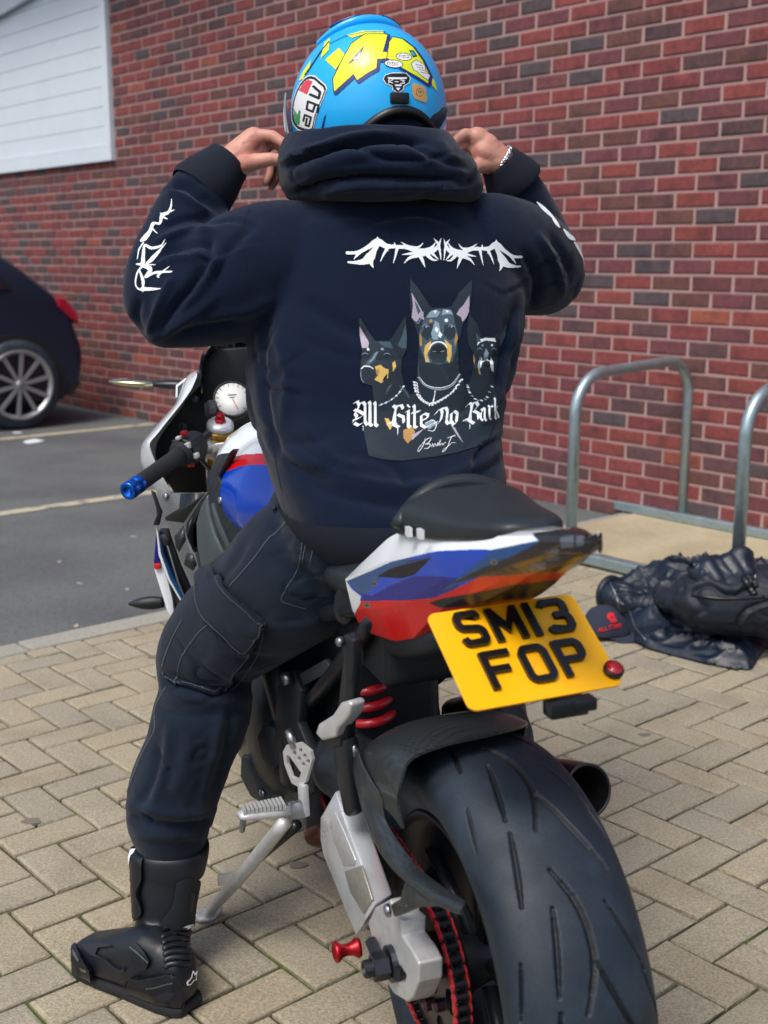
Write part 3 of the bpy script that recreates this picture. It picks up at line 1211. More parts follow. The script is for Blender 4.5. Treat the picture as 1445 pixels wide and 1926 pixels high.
ob("axle_nut", merge(lathe([(0, -.016), (.017, -.012), (.0195, -.010), (.0195, .010), (.017, .012), (0, .012)], nut, (-1, 0, 0), 6), lathe([(0, 0), (.0125, 0), (.0125, .022), (.010, .024), (.007, .019), (0, .019)], nut, (-1, 0, 0), 20),
                       lathe([(0, -.020), (.025, -.020), (.025, -.012), (0, -.012)], nut, (-1, 0, 0), 28)), "steel_dark", sw, smooth=False)
bob = zz((835, 1425), x=-.150)
ob("paddock_spool", lathe([(0, -.004), (.014, -.004), (.0155, .001), (.010, .008), (.0088, .016), (.010, .024), (.0155, .030), (.0155, .035), (.010, .037), (.007, .032), (0, .032)], bob, (-1, 0, 0), 28), "red_anodised", sw)
ob("chain_adjuster", lathe([(0, 0), (.009, 0), (.009, .03), (0, .03)], zz((905, 1390), x=-.15), (0, -.9, -.3), 6), "steel_dark", sw, smooth=False)
# pivot casting and shock linkage bridge, between the arms
ob("swingarm_bridge", remesh([sphere(((xo + .06), .40, .45), (.05, .10, .06)), sphere((-xo - .06, .40, .45), (.05, .10, .06)), capsule((-.09, .40, .45), (.09, .40, .45), .05, .05), capsule((-.1, .52, .42), (.1, .52, .42), .04, .04)], .008, 6), "engine_grey", sw)

# hugger ----------------------------------------------------------------------
def torus_pt(phi, th, off):
    """point on the tyre skin pushed out by off; phi across (negative left), th back from the top"""
    x = (.097 + off) * math.sin(phi)
    r = .262 + (.058 + off) * math.cos(phi) if abs(phi) < 1.571 else .262 + .05 * math.cos(phi)
    return np.array([x, -r * math.sin(th), .315 + r * math.cos(th)])
def hug_edge(px, py, phi, off=.018):
    best = min(np.linspace(-1.2, 1.4, 400), key=lambda t: np.linalg.norm((proj(b2w(torus_pt(phi, t, off))) - (px, py)) * (.35, 1)))
    return best
hx = [(-.128, .238, 738, 1562), (-.131, .268, 721, 1520), (-.127, .300, 726, 1478), (-.108, .325, 762, 1430), (-.06, .342, 826, 1402), (0, .346, 890, 1388), (.06, .342, 938, 1378), (.092, .325, 970, 1372), (.106, .300, 982, 1392)]
def wpt(x, r, t):
    return np.array([x, -r * math.sin(t), .315 + r * math.cos(t)])
rings = []
for x, r, px, py in hx:
    tr = min(np.linspace(-.5, .6, 300), key=lambda t: np.linalg.norm((proj(b2w(wpt(x, r, t))) - (px, py)) * (.5, 1)))
    tf = -.72 if r > .29 else -.45
    rings.append((x, r, tf, tr))
rr_ = spline(np.array(rings), 30)
hv = loft([[wpt(x, r, t) for t in np.linspace(tf, tr, 14)] for x, r, tf, tr in rr_], False, False)
hug = ob("rear_hugger", hv, "carbon", bike, solid=.004, auto=50)
# lower arm of the hugger, running back beside the tyre to its tip
def hz(px, py, x):
    return LB(px, py, x=x)
upE = [hz(724, 1500, -.128), hz(727, 1535, -.128), hz(738, 1562, -.127), hz(790, 1634, -.122), hz(838, 1672, -.120), hz(884, 1702, -.116)]
loE = [hz(672, 1440, -.132), hz(690, 1540, -.138), hz(722, 1612, -.140), hz(738, 1668, -.142), hz(742, 1722, -.142)]
upE = spline(np.array(upE), 18)
l2 = [hz(672, 1385, -.118), hz(660, 1415, -.126), hz(668, 1455, -.132), hz(690, 1545, -.140), hz(728, 1620, -.142), hz(775, 1665, -.142), hz(830, 1705, -.136), hz(878, 1722, -.122)]
l2 = spline(np.array(l2), 18)
mid = (upE + l2) / 2 + np.array([-.012, 0, .004])
ob("hugger_arm", loft([list(upE), list(mid), list(l2)], False, False), "carbon", hug, solid=.004, sub=1, auto=60)
foot = [hz(762, 1655, -.143), hz(800, 1690, -.143), hz(840, 1706, -.140), hz(790, 1706, -.146), hz(764, 1718, -.150), hz(741, 1726, -.150), hz(733, 1702, -.150), hz(752, 1690, -.148)]
ob("hugger_foot", prism(foot, (0, 0, 0), (.006, 0, 0)), "carbon", hug, bevel=.003)
ob("hugger_bolt", lathe([(0, 0), (.009, 0), (.008, .006), (0, .007)], hz(733, 1712, -.156), (-1, 0, 0), 14), "steel", hug)
# top cover in front of the hugger
tcv = [[torus_pt(ph, t, .026) for t in np.linspace(-1.25, -.66, 10)] for ph in np.linspace(-1.05, 1.0, 14)]
ob("inner_mudguard", loft(tcv, False, False), "grey_plastic", bike, solid=.004, auto=60)
bt = LB(667, 1410, x=-.128)
ob("hugger_bolt", merge(lathe([(0, 0), (.015, 0), (.014, .006), (0, .007)], bt, (-1, 0, 0), 18), lathe([(0, .006), (.008, .006), (.007, .012), (0, .012)], bt, (-1, 0, 0), 14)), "steel", hug)
hp = [hz(655, 1395, -.112), hz(672, 1380, -.112), hz(700, 1395, -.105), hz(735, 1440, -.11), hz(720, 1505, -.12), hz(690, 1545, -.128), hz(668, 1500, -.126), hz(655, 1440, -.122)]
ob("hugger_side", prism(hp, (0, 0, 0), (.006, 0, 0)), "carbon", hug, bevel=.003)

# shock ---------------------------------------------------------------------
sc = LB(695, 1300, x=-.035)
print("shock", sc)
shk = ob("rear_shock", merge(tube([sc + (0, -.01, -.10), sc + (0, .03, .09)], .022, 20)), "alloy", bike)
coil = [sc + np.array([.034 * math.cos(t), .034 * math.sin(t) + (t - 14) * .0012, (t - 14) * .0040]) for t in np.linspace(2, 28, 150)]
ob("spring", tube(coil, .0078, 10), "red_spring", shk)

# frame, engine and lower body behind the rider's leg -------------------------
eng = remesh([box((0, .86, .42), (.30, .36, .34)), sphere((-.13, .72, .40), (.055, .13, .12)), sphere((.13, .72, .40), (.055, .13, .12)), box((0, .64, .36), (.24, .22, .20)), capsule((-.16, .95, .36), (-.12, .95, .36), .08, .08)], .012, 4)
ob("engine", eng, "engine_grey", bike)
ob("frame_spar", tube([(-.09, 1.10, .80), (-.13, .92, .72), (-.14, .72, .60), (-.13, .60, .46), (-.13, .58, .36)], [(.03, .05), (.028, .055), (.026, .055), (.025, .05), (.025, .05)], 14, 20), "black_plastic", bike)
ob("frame_spar", mir(tube([(-.09, 1.10, .80), (-.13, .92, .72), (-.14, .72, .60), (-.13, .60, .46), (-.13, .58, .36)], [(.03, .05), (.028, .055), (.026, .055), (.025, .05), (.025, .05)], 14, 20)), "black_plastic", bike)
for s_ in (-1, 1):
    ob("subframe_tube", tube([(s_ * .10, .62, .66), (s_ * .105, .35, .74), (s_ * .08, .12, .82), (s_ * .05, .04, .84)], .014, 10, 16), "black_satin", bike)
    ob("subframe_tube", tube([(s_ * .11, .56, .50), (s_ * .108, .38, .62), (s_ * .09, .18, .78)], .013, 10, 12), "black_satin", bike)
ob("battery_tray", remesh([box((0, .34, .72), (.16, .34, .10)), box((0, .12, .80), (.12, .14, .06)), box((0, .45, .60), (.16, .16, .22))], .008, 4), "black_plastic", bike)
plate("frame_plate", [(520, 1290), (548, 1262), (566, 1300), (560, 1360), (585, 1420), (590, 1490), (560, 1505), (515, 1400)], (-.135, .5, .5), (-1, -.25, 0), .02, "black_plastic")
plate("frame_bracket", [(562, 1268), (610, 1240), (625, 1262), (570, 1290)], (-.14, .5, .5), (-1, -.4, 0), .012, "engine_grey")
pb = LP(545, 1275, (-.14, .5, .5), (-1, -.25, 0))
ob("frame_bolt", lathe([(0, 0), (.011, 0), (.011, .012), (.006, .014), (0, .010)], pb, (-1, -.2, 0), 16), "steel", bike)
plate("belly_fairing", [(452, 1420), (500, 1430), (528, 1490), (532, 1510), (505, 1520), (470, 1500), (450, 1462)], (-.20, .75, .4), (-1, -.9, .1), .015, "grey_plastic", bevel=.006)
ob("belly_bolt", lathe([(0, 0), (.008, 0), (.006, .005), (0, .005)], LP(494, 1491, (-.203, .75, .4), (-1, -.9, .1)), (-1, -.9, .1), 14), "steel", bike)
plate("heat_shield", [(480, 1385), (496, 1360), (520, 1372), (528, 1440), (512, 1450), (490, 1430)], (-.175, .62, .45), (-1, -.6, 0), .02, "black_plastic", bevel=.005)
# lower side fairings, both sides
for s_ in (-1, 1):
    rg = []
    for y, hw, zt, zb in ((.62, .13, .36, .22), (.80, .165, .46, .16), (1.0, .18, .56, .15), (1.2, .20, .66, .18), (1.38, .19, .72, .30)):
        rg.append([np.array([s_ * (hw - .03), y, zt]), np.array([s_ * hw, y, zt * .6 + zb * .4]), np.array([s_ * (hw - .02), y, zt * .25 + zb * .75]), np.array([s_ * hw * .55, y, zb])])
    ob("lower_fairing", loft(rg, False, False), "paint_white" if s_ > 0 else "black_satin", bike, solid=.006, sub=2, auto=80)

# rearset, peg, side stand -----------------------------------------------------
rp0, rn = (-.185, .4, .45), np.array((-1, -.35, .0)) / np.hypot(1, .35)
hpz = z6((460, 440), (478, 405), (545, 393), (598, 435), (608, 480), (575, 590), (545, 622), (505, 598), (488, 560), (468, 505))
hol = [z6((478, 455), (492, 460), (552, 545), (540, 580), (505, 565), (480, 500))]
for cx, cy in ((519, 446), (549, 432), (541, 474), (570, 460), (563, 502), (588, 488)):
    hol.append(z6(*[(cx + 9 * math.cos(t), cy + 12 * math.sin(t)) for t in np.linspace(0, 2 * math.pi, 11)[:-1]]))
rs = ob("rearset", holed([LP(x, y, rp0, rn) for x, y in hpz], [[LP(x, y, rp0, rn) for x, y in h] for h in hol], rn * -.006), "alloy_cast", bike, bevel=.001, smooth=False)
ob("rearset_arm", bar(LP(*z6((562, 600))[0], rp0, rn), LP(*z6((570, 760))[0], rp0, rn), .012, .018), "alloy_cast", rs, bevel=.003)
pgA = LP(*z6((560, 722))[0], (-.185, .4, .45), rn)
pgB = LB(*z6((238, 762))[0], y=pgA[1] - .02)
d_ = pgB - pgA
print("peg", pgA, pgB)
pegup = np.array([0, .25, 1])
peg = ob("footpeg", merge(bar(pgA, pgA + d_ * .28, .026, .030, pegup)), "steel", rs, bevel=.004)
tp = tube([pgA + d_ * .25, pgA + d_ * .5, pgA + d_ * .9, pgB], [(.016, .011), (.017, .010), (.015, .008), (.010, .005)], 10)
ob("peg_body", tp, "alloy_cast", peg)
for k in range(11):
    c_ = pgA + d_ * (.32 + .06 * k) + np.array([0, 0, .013 - .0004 * k])
    ob("peg_tooth", box(c_, (.0045, .030 - .0008 * k, .009)), "alloy_cast", peg, smooth=False)
ob("peg_feeler", capsule(pgB + d_ * -.08, LB(*z6((256, 835))[0], y=pgB[1]), .006, .0045, 10), "steel", peg)
sta = LB(*z6((475, 790))[0], x=-.17)
stb = w2b(atZ(*z6((72, 1262))[0], .008))
stm = sta * .45 + stb * .55 + np.array([0, -.006, 0])
ss_ = ob("side_stand", tube([sta, stm, stb], [.013, .0125, .010], 12, 14), "alloy_cast", bike)
ob("stand_foot", remesh([sphere(stb + (0, 0, .0), (.028, .024, .009)), capsule(stb + (-.02, -.004, .004), stb + (.026, .004, .004), .009, .010)], .004, 3), "alloy_cast", ss_)
tab = sta * .42 + stb * .58
ob("stand_tab", box(tab + np.array([-.022, 0, .004]), (.028, .006, .022)), "alloy_cast", ss_, bevel=.002)
ob("stand_spring", tube([sta + (.02, .0, -.01), stm + (.018, 0, .02)], .010, 10), "black_satin", ss_)
ob("gear_linkage", tube([LP(*z6((485, 330))[0], rp0, rn), LP(*z6((505, 372))[0], rp0, rn), LP(*z6((520, 420))[0], rp0, rn)], [.006, .008, .006], 10), "steel", rs)
ob("gear_linkage", tube([LP(*z6((500, 500))[0], (-.175, .4, .4), rn), LP(*z6((520, 640))[0], (-.175, .4, .4), rn)], .005, 8), "black_satin", rs)

# passenger peg hanger --------------------------------------------------------
hgn = np.array((-1, -.3, 0)) / np.hypot(1, .3)
hg0 = (-.150, .2, .6)
hgr = plate("peg_hanger", [(638, 1200), (650, 1192), (664, 1205), (666, 1240), (655, 1330), (650, 1395), (630, 1395), (634, 1330), (645, 1235)], hg0, hgn, .018, "black_satin", bevel=.004)
ob("hanger_bolt", lathe([(0, 0), (.008, 0), (.006, .006), (0, .006)], LP(641, 1207, (-.153, .2, .6), hgn), hgn, 14), "steel", hgr)
plate("hanger_leg", [(622, 1398), (648, 1390), (655, 1450), (664, 1525), (655, 1540), (645, 1533), (628, 1450)], (-.155, .2, .5), hgn, .026, "black_satin", hgr, bevel=.006)
pk0 = (-.165, .2, .6)
pgp = [LP(x, y, pk0, hgn) for x, y in ((592, 1380), (598, 1362), (625, 1345), (640, 1322), (655, 1318), (661, 1326), (655, 1348), (634, 1372), (630, 1388), (605, 1394))]
ob("passenger_peg", prism(pgp, (0, 0, 0), -hgn * .026), "alloy_cast", bike, bevel=.005, bseg=3)
ob("peg_knuckle", prism([LP(x, y, (-.158, .2, .6), hgn) for x, y in ((605, 1392), (640, 1384), (640, 1404), (612, 1410))], (0, 0, 0), -hgn * .02), "black_satin", hgr, bevel=.003)

# exhaust -------------------------------------------------------------------
ext = LB(1104, 1487, y=.04)
exv = np.array([.055, -.42, .13])
exv /= np.linalg.norm(exv)
print("exhaust tip", ext)
exs = [(.0, -.33), (.028, -.33), (.040, -.26), (.0405, -.02), (.0385, 0), (.0355, 0), (.034, -.02), (.032, -.16), (0, -.16)]
VF = lathe(exs, ext, exv, 36)
mi_ = [1 if i // 36 >= 5 else 0 for i in range(len(VF[1]))]
slc = ob("silencer", VF, ["exhaust_brown", "dark_void"], bike, mi=mi_, auto=50)
ob("rim_ring", lathe([(.0358, -.001), (.0395, -.001), (.0395, .004), (.0358, .004)], ext, exv, 36), "steel_dark", slc)
pj = ext - exv * .33
ob("exhaust_pipe", tube([pj, pj + (-.02, .12, -.04), (.05, .62, .22), (0, .80, .17), (-.05, .95, .18)], .030, 16, 24), "exhaust_brown", bike)
plate("collector_box", [(560, 1560), (590, 1552), (612, 1570), (612, 1605), (570, 1595)], (-.10, .45, .25), (-1, -.4, 0), .10, "exhaust_brown", bevel=.02, bseg=3)
# ------------------------------------------------------------------ motorcycle: tail
ys = np.concatenate([np.linspace(-.325, -.24, 10), np.linspace(-.225, .222, 34)])
hw_ = np.interp(ys, [-.325, -.31, -.24, -.157, -.05, .09, .222], [.002, .009, .030, .050, .076, .096, .120])
zt_ = np.interp(ys, [-.325, -.25, -.17, -.04, .06, .12, .222], [.999, .994, .977, .950, .942, .915, .850])
zm_ = np.interp(ys, [-.325, -.24, -.157, -.05, .09, .222], [.997, .981, .955, .930, .888, .830])
zb_ = np.interp(ys, [-.325, -.26, -.20, -.154, -.10, -.04, .02, .06, .12, .222], [.996, .957, .930, .902, .874, .846, .803, .772, .750, .736])
rings = []
for y, h, zt, zm, zb in zip(ys, hw_, zt_, zm_, zb_):
    half = [(0, zt), (.5 * h, zt), (.84 * h, zt - .004), (h, zm), (.985 * h, zm - .012), (.93 * h, zm * .5 + zb * .5), (.80 * h, zb + .012), (.62 * h, zb + .001), (0, zb)]
    rings.append([np.array([-x, y, z]) for x, z in half] + [np.array([x, y, z]) for x, z in reversed(half[1:-1])])
TLV, TLF = loft(rings, True)
tail = ob("tail_body", (TLV, TLF), "paint_white", bike, auto=32)
bpy.context.view_layer.update()
def eval_vf(o):
    dg = bpy.context.evaluated_depsgraph_get()
    e = o.evaluated_get(dg)
    m_ = e.to_mesh()
    V = np.empty(len(m_.vertices) * 3)
    m_.vertices.foreach_get("co", V)
    V = V.reshape(-1, 3)
    Fc = [tuple(p.vertices) for p in m_.polygons]
    e.to_mesh_clear()
    return V, Fc
tv, tf = eval_vf(tail)
tail_b = bvh_of(b2w(tv), tf)
cv = Canvas(640, 985, 1134, 1230, 1.0)
TM = ["paint_blue", "paint_deepblue", "paint_red", "paint_teal", "black_satin", "lens_smoke", "lens_grey", "lens_amber", "steel", "paint_white"]
P5 = lambda *L: z5(*L)
cv.poly(P5((128, 512), (150, 545), (195, 580), (188, 602), (270, 604), (400, 599), (520, 588), (600, 560), (720, 500), (880, 490), (1060, 480), (1060, 300), (1000, 332), (790, 370), (680, 372), (545, 378), (440, 398), (330, 424), (230, 470)), 0)
cv.poly(P5((150, 545), (200, 578), (190, 602), (400, 599), (520, 588), (620, 545), (660, 500), (520, 488), (430, 490), (330, 530), (240, 580)), 1)
cv.poly(P5((790, 371), (1005, 330), (1005, 350), (900, 405), (780, 465), (640, 520), (560, 560), (640, 490), (720, 430)), 3)
cv.poly(P5((130, 512), (200, 482), (330, 428), (430, 402), (400, 440), (300, 480), (250, 545), (200, 575)), 3)
cv.poly(P5((195, 602), (400, 599), (520, 588), (600, 556), (735, 490), (940, 478), (1060, 455), (1170, 440), (1160, 480), (1100, 560), (1000, 640), (600, 760), (560, 830), (300, 830), (100, 800), (100, 745), (165, 660)), 2)
cv.poly(P5((265, 492), (300, 468), (420, 418), (515, 402), (480, 442), (440, 482), (380, 500)), 4)
cv.stroke(P5((262, 492), (330, 450), (512, 403)), [1.5, 2.5, 1.5], 3)
cv.poly(P5((500, 610), (560, 590), (700, 565), (900, 522), (1050, 507), (1057, 532), (1000, 572), (880, 590), (700, 620), (550, 632)), 4)
cv.poly(P5((968, 300), (1105, 280), (1320, 298), (1320, 312), (1245, 372), (1200, 414), (1148, 452), (1050, 468), (880, 482), (735, 492), (600, 524), (760, 444), (885, 397), (1002, 334)), 5)
for q in (((1095, 318), (1155, 308), (1160, 358), (1100, 364)), ((1030, 372), (1092, 368), (1092, 415), (1034, 420)), ((1170, 312), (1205, 306), (1205, 350), (1168, 356)), ((960, 430), (1030, 424), (1034, 455), (964, 462))):
    cv.poly(P5(*q), 6)
cv.poly(P5((1165, 420), (1200, 408), (1250, 360), (1300, 315), (1290, 350), (1230, 395), (1175, 440)), 7)
cv.poly(P5((1000, 395), (1090, 345), (1096, 352), (1010, 402), (900, 455), (880, 455)), 7)
cv.poly(P5((1000, 240), (1105, 240), (1320, 262), (1330, 284), (1200, 274), (1105, 266), (1000, 282)), 9)
for c_ in ((797, 427), (255, 524), (222, 622)):
    cv.ell(P5(c_)[0], 7 if c_[0] != 255 else 5, 5, 8)
    cv.ell(P5(c_)[0], 3, 2, 4)
V, Fc, mi_ = cv.lay(onto(tail_b, .0012))
Vb = w2b(V)
ob("tail_panel", (Vb, Fc), TM, tail, mi=mi_)
VM, FM = mir((Vb, Fc))
ob("tail_panel", (VM, FM), TM, tail, mi=mi_)
# rounded black cover ahead of the tail
plate("seat_side_cover", P5((132, 488), (90, 520), (60, 575), (52, 640), (70, 700), (105, 722), (140, 700), (175, 640), (192, 595), (150, 548)), (-.098, .27, .8), (-.85, -.5, .1), .03, "black_satin", bevel=.012, bseg=3)
plate("seat_side_cover_trim", P5((185, 560), (196, 590), (172, 655), (160, 655), (186, 595)), (-.100, .265, .8), (-.85, -.5, .1), .003, "paint_white", bevel=.0005)
# pillion seat -------------------------------------------------------------
sec = [(.088, .086, .930, .018), (.074, .092, .934, .044), (.05, .092, .938, .054), (.02, .087, .942, .049), (-.03, .077, .948, .037), (-.08, .066, .957, .029), (-.12, .056, .965, .023), (-.15, .047, .972, .017), (-.175, .034, .978, .008)]
rings = []
for y, h, zb, t in sec:
    ring = []
    for a in np.linspace(0, 2 * math.pi, 28, endpoint=False):
        ca, sa = math.cos(a), math.sin(a)
        x = h * math.copysign(abs(ca) ** .55, ca)
        zz_ = zb + (t * abs(sa) ** .7 if sa > 0 else -.012 * abs(sa) ** .5)
        ring.append(np.array([x, y, zz_]))
    rings.append(ring)
pil = ob("pillion_seat", loft(rings, True), "leather_seat", bike, sub=1, auto=70)
# padded front ridge with stitched seam
rid = [np.array([x, .056 + .014 * (1 - (x / .094) ** 2), .938 + .053 * (1 - abs(x / .096) ** 2.4)]) for x in np.linspace(-.094, .094, 25)]
ob("seat_ridge", tube(rid, [(.012, .010)] * 25, 10), "leather_seat", pil)
rid2 = [p + np.array([0, -.022, -.001]) for p in rid]
ob("seat_seam", tube(rid2, .0016, 6), "black_satin", pil)
for px, py in ((769, 1000), (791, 1004)):
    ob("seat_tab", box(LB(px, py, x=-.092), (.006, .012, .012)), "paint_white", pil, smooth=False)
# rider seat
rings = []
for y, h, zt in ((.13, .075, .90), (.18, .085, .86), (.27, .115, .835), (.38, .125, .83), (.50, .10, .85), (.58, .07, .88)):
    rings.append(ellring((0, y, zt - .03), (1, 0, 0), (0, 0, 1), h, .035, 20, 3))
ob("rider_seat", loft(rings, True), "leather_seat", bike, sub=1, auto=80)

# number plate ---------------------------------------------------------------
pc = np.array([.171, 1.414, .818])
ct, st = math.cos(1.011), math.sin(1.011)
Rt = np.array([[1, 0, 0], [0, ct, st], [0, -st, ct]])
cl2, sl2 = math.cos(.032), math.sin(.032)
Rl = np.array([[cl2, 0, -sl2], [0, 1, 0], [sl2, 0, cl2]])
cb2, sb2 = math.cos(.362), math.sin(.362)
Rp = np.array([[cb2, -sb2, 0], [sb2, cb2, 0], [0, 0, 1]]) @ Rl @ Rt
PWm, PHm = .205, .152
def pp(a, b, d=0.0):
    """plate position: a across 0..1, b down 0..1, d proud of the face (metres)"""
    q = Rp @ np.array([(a - .5) * PWm, -d, (.5 - b) * PHm]) + pc
    return w2b(q)
def pm(u, v, d=0.0):
    return pp(u / PWm, v / PHm, d)
rc, o_ = .012, []
for cx, cy, a0 in ((rc, rc, math.pi), (PWm - rc, rc, 1.5 * math.pi), (PWm - rc, PHm - rc, 0), (rc, PHm - rc, .5 * math.pi)):
    for t in np.linspace(0, math.pi / 2, 6):
        o_.append((cx + rc * math.cos(a0 + t), cy + rc * math.sin(a0 + t)))
nrm = pm(0, 0, 1) - pm(0, 0, 0)
npl = ob("number_plate", prism([pm(u, v) for u, v in o_], (0, 0, 0), -nrm * .003), "plate_yellow", bike, smooth=False, bevel=.0006)
def thick(pts, w, closed=False):
    """mitred outline of a stroke: returns outer (and inner for closed)"""
    P = np.array(pts, float)
    n = len(P)
    Lf, Rt_ = [], []
    for i in range(n):
        if closed or 0 < i < n - 1:
            d1 = P[i] - P[i - 1]
            d2 = P[(i + 1) % n] - P[i]
        elif i == 0:
            d1 = d2 = P[1] - P[0]
        else:
            d1 = d2 = P[-1] - P[-2]
        d1 = d1 / np.linalg.norm(d1)
        d2 = d2 / np.linalg.norm(d2)
        n1 = np.array([-d1[1], d1[0]])
        n2 = np.array([-d2[1], d2[0]])
        m_ = n1 + n2
        m_ /= np.linalg.norm(m_)
        k = min(1.8, 1 / max(.3, m_ @ n1))
        Lf.append(P[i] + m_ * w / 2 * k)
        Rt_.append(P[i] - m_ * w / 2 * k)
    return Lf, Rt_
SW = .0092
def rnd(pts, r, n=4):
    """round the inner corners of a polyline"""
    P = [np.array(p, float) for p in pts]
    out = [P[0]]
    for i in range(1, len(P) - 1):
        a = P[i] + (P[i - 1] - P[i]) / np.linalg.norm(P[i - 1] - P[i]) * r
        b = P[i] + (P[i + 1] - P[i]) / np.linalg.norm(P[i + 1] - P[i]) * r
        for t in np.linspace(0, 1, n + 1):
            out.append((1 - t) ** 2 * a + 2 * t * (1 - t) * P[i] + t * t * b)
    out.append(P[-1])
    return out
def glyph(ch):
    """strokes in a unit cell, x 0..1, y 0 (top) .. 1"""
    if ch == 'S': return [rnd([(1, .17), (.93, 0), (.12, 0), (0, .1), (0, .36), (.12, .47), (.88, .53), (1, .63), (1, .9), (.88, 1), (.1, 1), (0, .82)], .06)]
    if ch == 'M': return [[(0, 1.08), (0, -.06)], [(0, -.02), (.5, .66), (1, -.02)], [(1, -.06), (1, 1.08)]]
    if ch == '1': return [[(.5, -.08), (.5, 1.08)]]
    if ch == '3': return [rnd([(0, .12), (.08, 0), (.88, 0), (1, .1), (1, .38), (.88, .48), (.4, .48)], .06), rnd([(.4, .48), (.88, .48), (1, .6), (1, .9), (.88, 1), (.1, 1), (0, .86)], .06)]
    if ch == 'F': return [[(0, 1.08), (0, -.08)], [(.0, 0), (1.06, 0)], [(0, .49), (.86, .49)]]
    if ch == 'P': return [[(0, 1.08), (0, -.08)], rnd([(0, 0), (.85, 0), (1, .12), (1, .42), (.85, .54), (0, .54)], .08)]
    return []
def put(ch, a0, a1, b0, b1):
    u0, u1, v0, v1 = a0 * PWm + SW / 2, a1 * PWm - SW / 2, b0 * PHm + SW / 2, b1 * PHm - SW / 2
    mp = lambda p: (u0 + (u1 - u0) * p[0], v0 + (v1 - v0) * p[1])
    parts = []
    if ch == 'O':
        P = [mp(p) for p in rnd([(.5, 0), (.85, 0), (1, .12), (1, .88), (.85, 1), (.15, 1), (0, .88), (0, .12), (.15, 0), (.5, 0)], .08)][:-1]
        a, b = thick(P, SW, True)
        parts.append(holed([pm(*p, .0004) for p in a], [[pm(*p, .0004) for p in b]], nrm * .0055))
    else:
        for i, s_ in enumerate(glyph(ch)):
            a, b = thick([mp(p) for p in s_], SW)
            parts.append(prism([pm(*p, .0004) for p in a] + [pm(*p, .0004) for p in reversed(b)], (0, 0, 0), nrm * (.0055 + .00015 * i)))
    ob("plate_character", merge(*parts), "plate_black", npl, smooth=False)
for ch, a0, a1, r_ in (('S', .138, .318, 0), ('M', .358, .566, 0), ('1', .607, .667, 0), ('3', .705, .90, 0), ('F', .19, .395, 1), ('O', .432, .622, 1), ('P', .666, .86, 1)):
    put(ch, a0, a1, *((.052, .415), (.489, .862))[r_])
rf = pp(.972, .862)
ob("plate_reflector", lathe([(0, 0), (.0125, 0), (.0130, .004), (.0125, .0075), (.0105, .008), (.0105, .007), (0, .007)], rf, nrm, 32), "black_satin", npl)
ob("reflector_lens", lathe([(0, .007), (.0104, .007), (.0100, .0095), (.0, .0105)], rf, nrm, 28), "lens_red", npl)
bk = [pp(a, b, -.0035) for a, b in ((.30, -.02), (.66, -.02), (.60, .9), (.40, .9))]
hang = ob("plate_bracket", prism(bk, (0, 0, 0), -nrm * .012), "black_satin", bike, bevel=.003)
pa_, pb_ = pp(.48, .0, -.012), np.array([0, -.02, .83])
ob("bracket_arm", bar(pa_, pb_, .05, .02), "black_satin", hang, bevel=.004)
ob("plate_lamp", merge(box(pp(.62, 1.03, -.016), (.05, .026, .022)), box(pp(.72, 1.05, -.012), (.03, .022, .016))), "black_satin", hang, bevel=.003)
# rounded undertray seen under the tail
ob("undertray", loft([ellring((0, y, z), (1, 0, 0), (0, 0, 1), a, b, 20, 3) for y, z, a, b in ((.26, .735, .075, .04), (.16, .748, .085, .04), (.06, .775, .075, .03), (-.01, .80, .06, .02))], True), "black_plastic", bike, sub=1, auto=80)

# ------------------------------------------------------------------ tank and fairing
tank_vf = remesh([sphere((0, .86, .835), (.185, .27, .125)), sphere((0, .98, .86), (.17, .16, .115)), sphere((0, .70, .84), (.12, .18, .09))], .008, 10)
tank = ob("fuel_tank", tank_vf, "paint_white", bike)
tb = bvh_of(b2w(tank_vf[0]), tank_vf[1])
cv = Canvas(395, 800, 640, 1010, 1.25)
cv.poly(z4((700, 900), (770, 770), (900, 740), (1030, 735), (1600, 735), (1600, 815), (1050, 812), (930, 808), (860, 822), (790, 845), (720, 885)), 0)
cv.poly(z4((700, 900), (740, 865), (860, 821), (930, 808), (1050, 811), (1600, 815), (1600, 1270), (900, 1270), (700, 1100)), 1)
V, Fc, mi_ = cv.lay(onto(tb, .0012))
Vb = w2b(V)
for k_, nm_, mt_ in ((0, "red_stripe", "paint_red"), (1, "blue_panel", "paint_blue")):
    Fk = [f for f, q in zip(Fc, mi_) if q == k_]
    ob(nm_, (Vb, Fk), mt_, tank)
    ob(nm_, mir((Vb, Fk)), mt_, tank)
tpn = (-.82, -.55, .12)
tcov = plate("tank_cover", z4((640, 905), (665, 850), (715, 745), (735, 735), (790, 728), (820, 700), (790, 760), (735, 862), (725, 885), (790, 990), (850, 1110), (914, 1222), (870, 1275), (790, 1390), (760, 1380), (715, 1270), (680, 1120), (655, 1000)), (-.185, .86, .85), tpn, .02, "carbon", bevel=.008, bseg=3, both=True)
ob("cover_bolt", lathe([(0, 0), (.0075, 0), (.006, .004), (0, .003)], LP(*z4((740, 1035))[0], (-.187, .86, .85), tpn), tpn, 16), "steel", tcov)
plate("cover_edge", z4((672, 1060), (690, 1050), (735, 1180), (800, 1330), (780, 1352), (710, 1210)), (-.190, .86, .85), tpn, .008, "grey_plastic", tcov, bevel=.003)
plate("frame_cover", z4((650, 985), (600, 1080), (572, 1180), (578, 1330), (606, 1490), (690, 1450), (770, 1388), (705, 1260), (668, 1130)), (-.195, .9, .75), tpn, .02, "grey_plastic", bevel=.008, bseg=3, both=True)
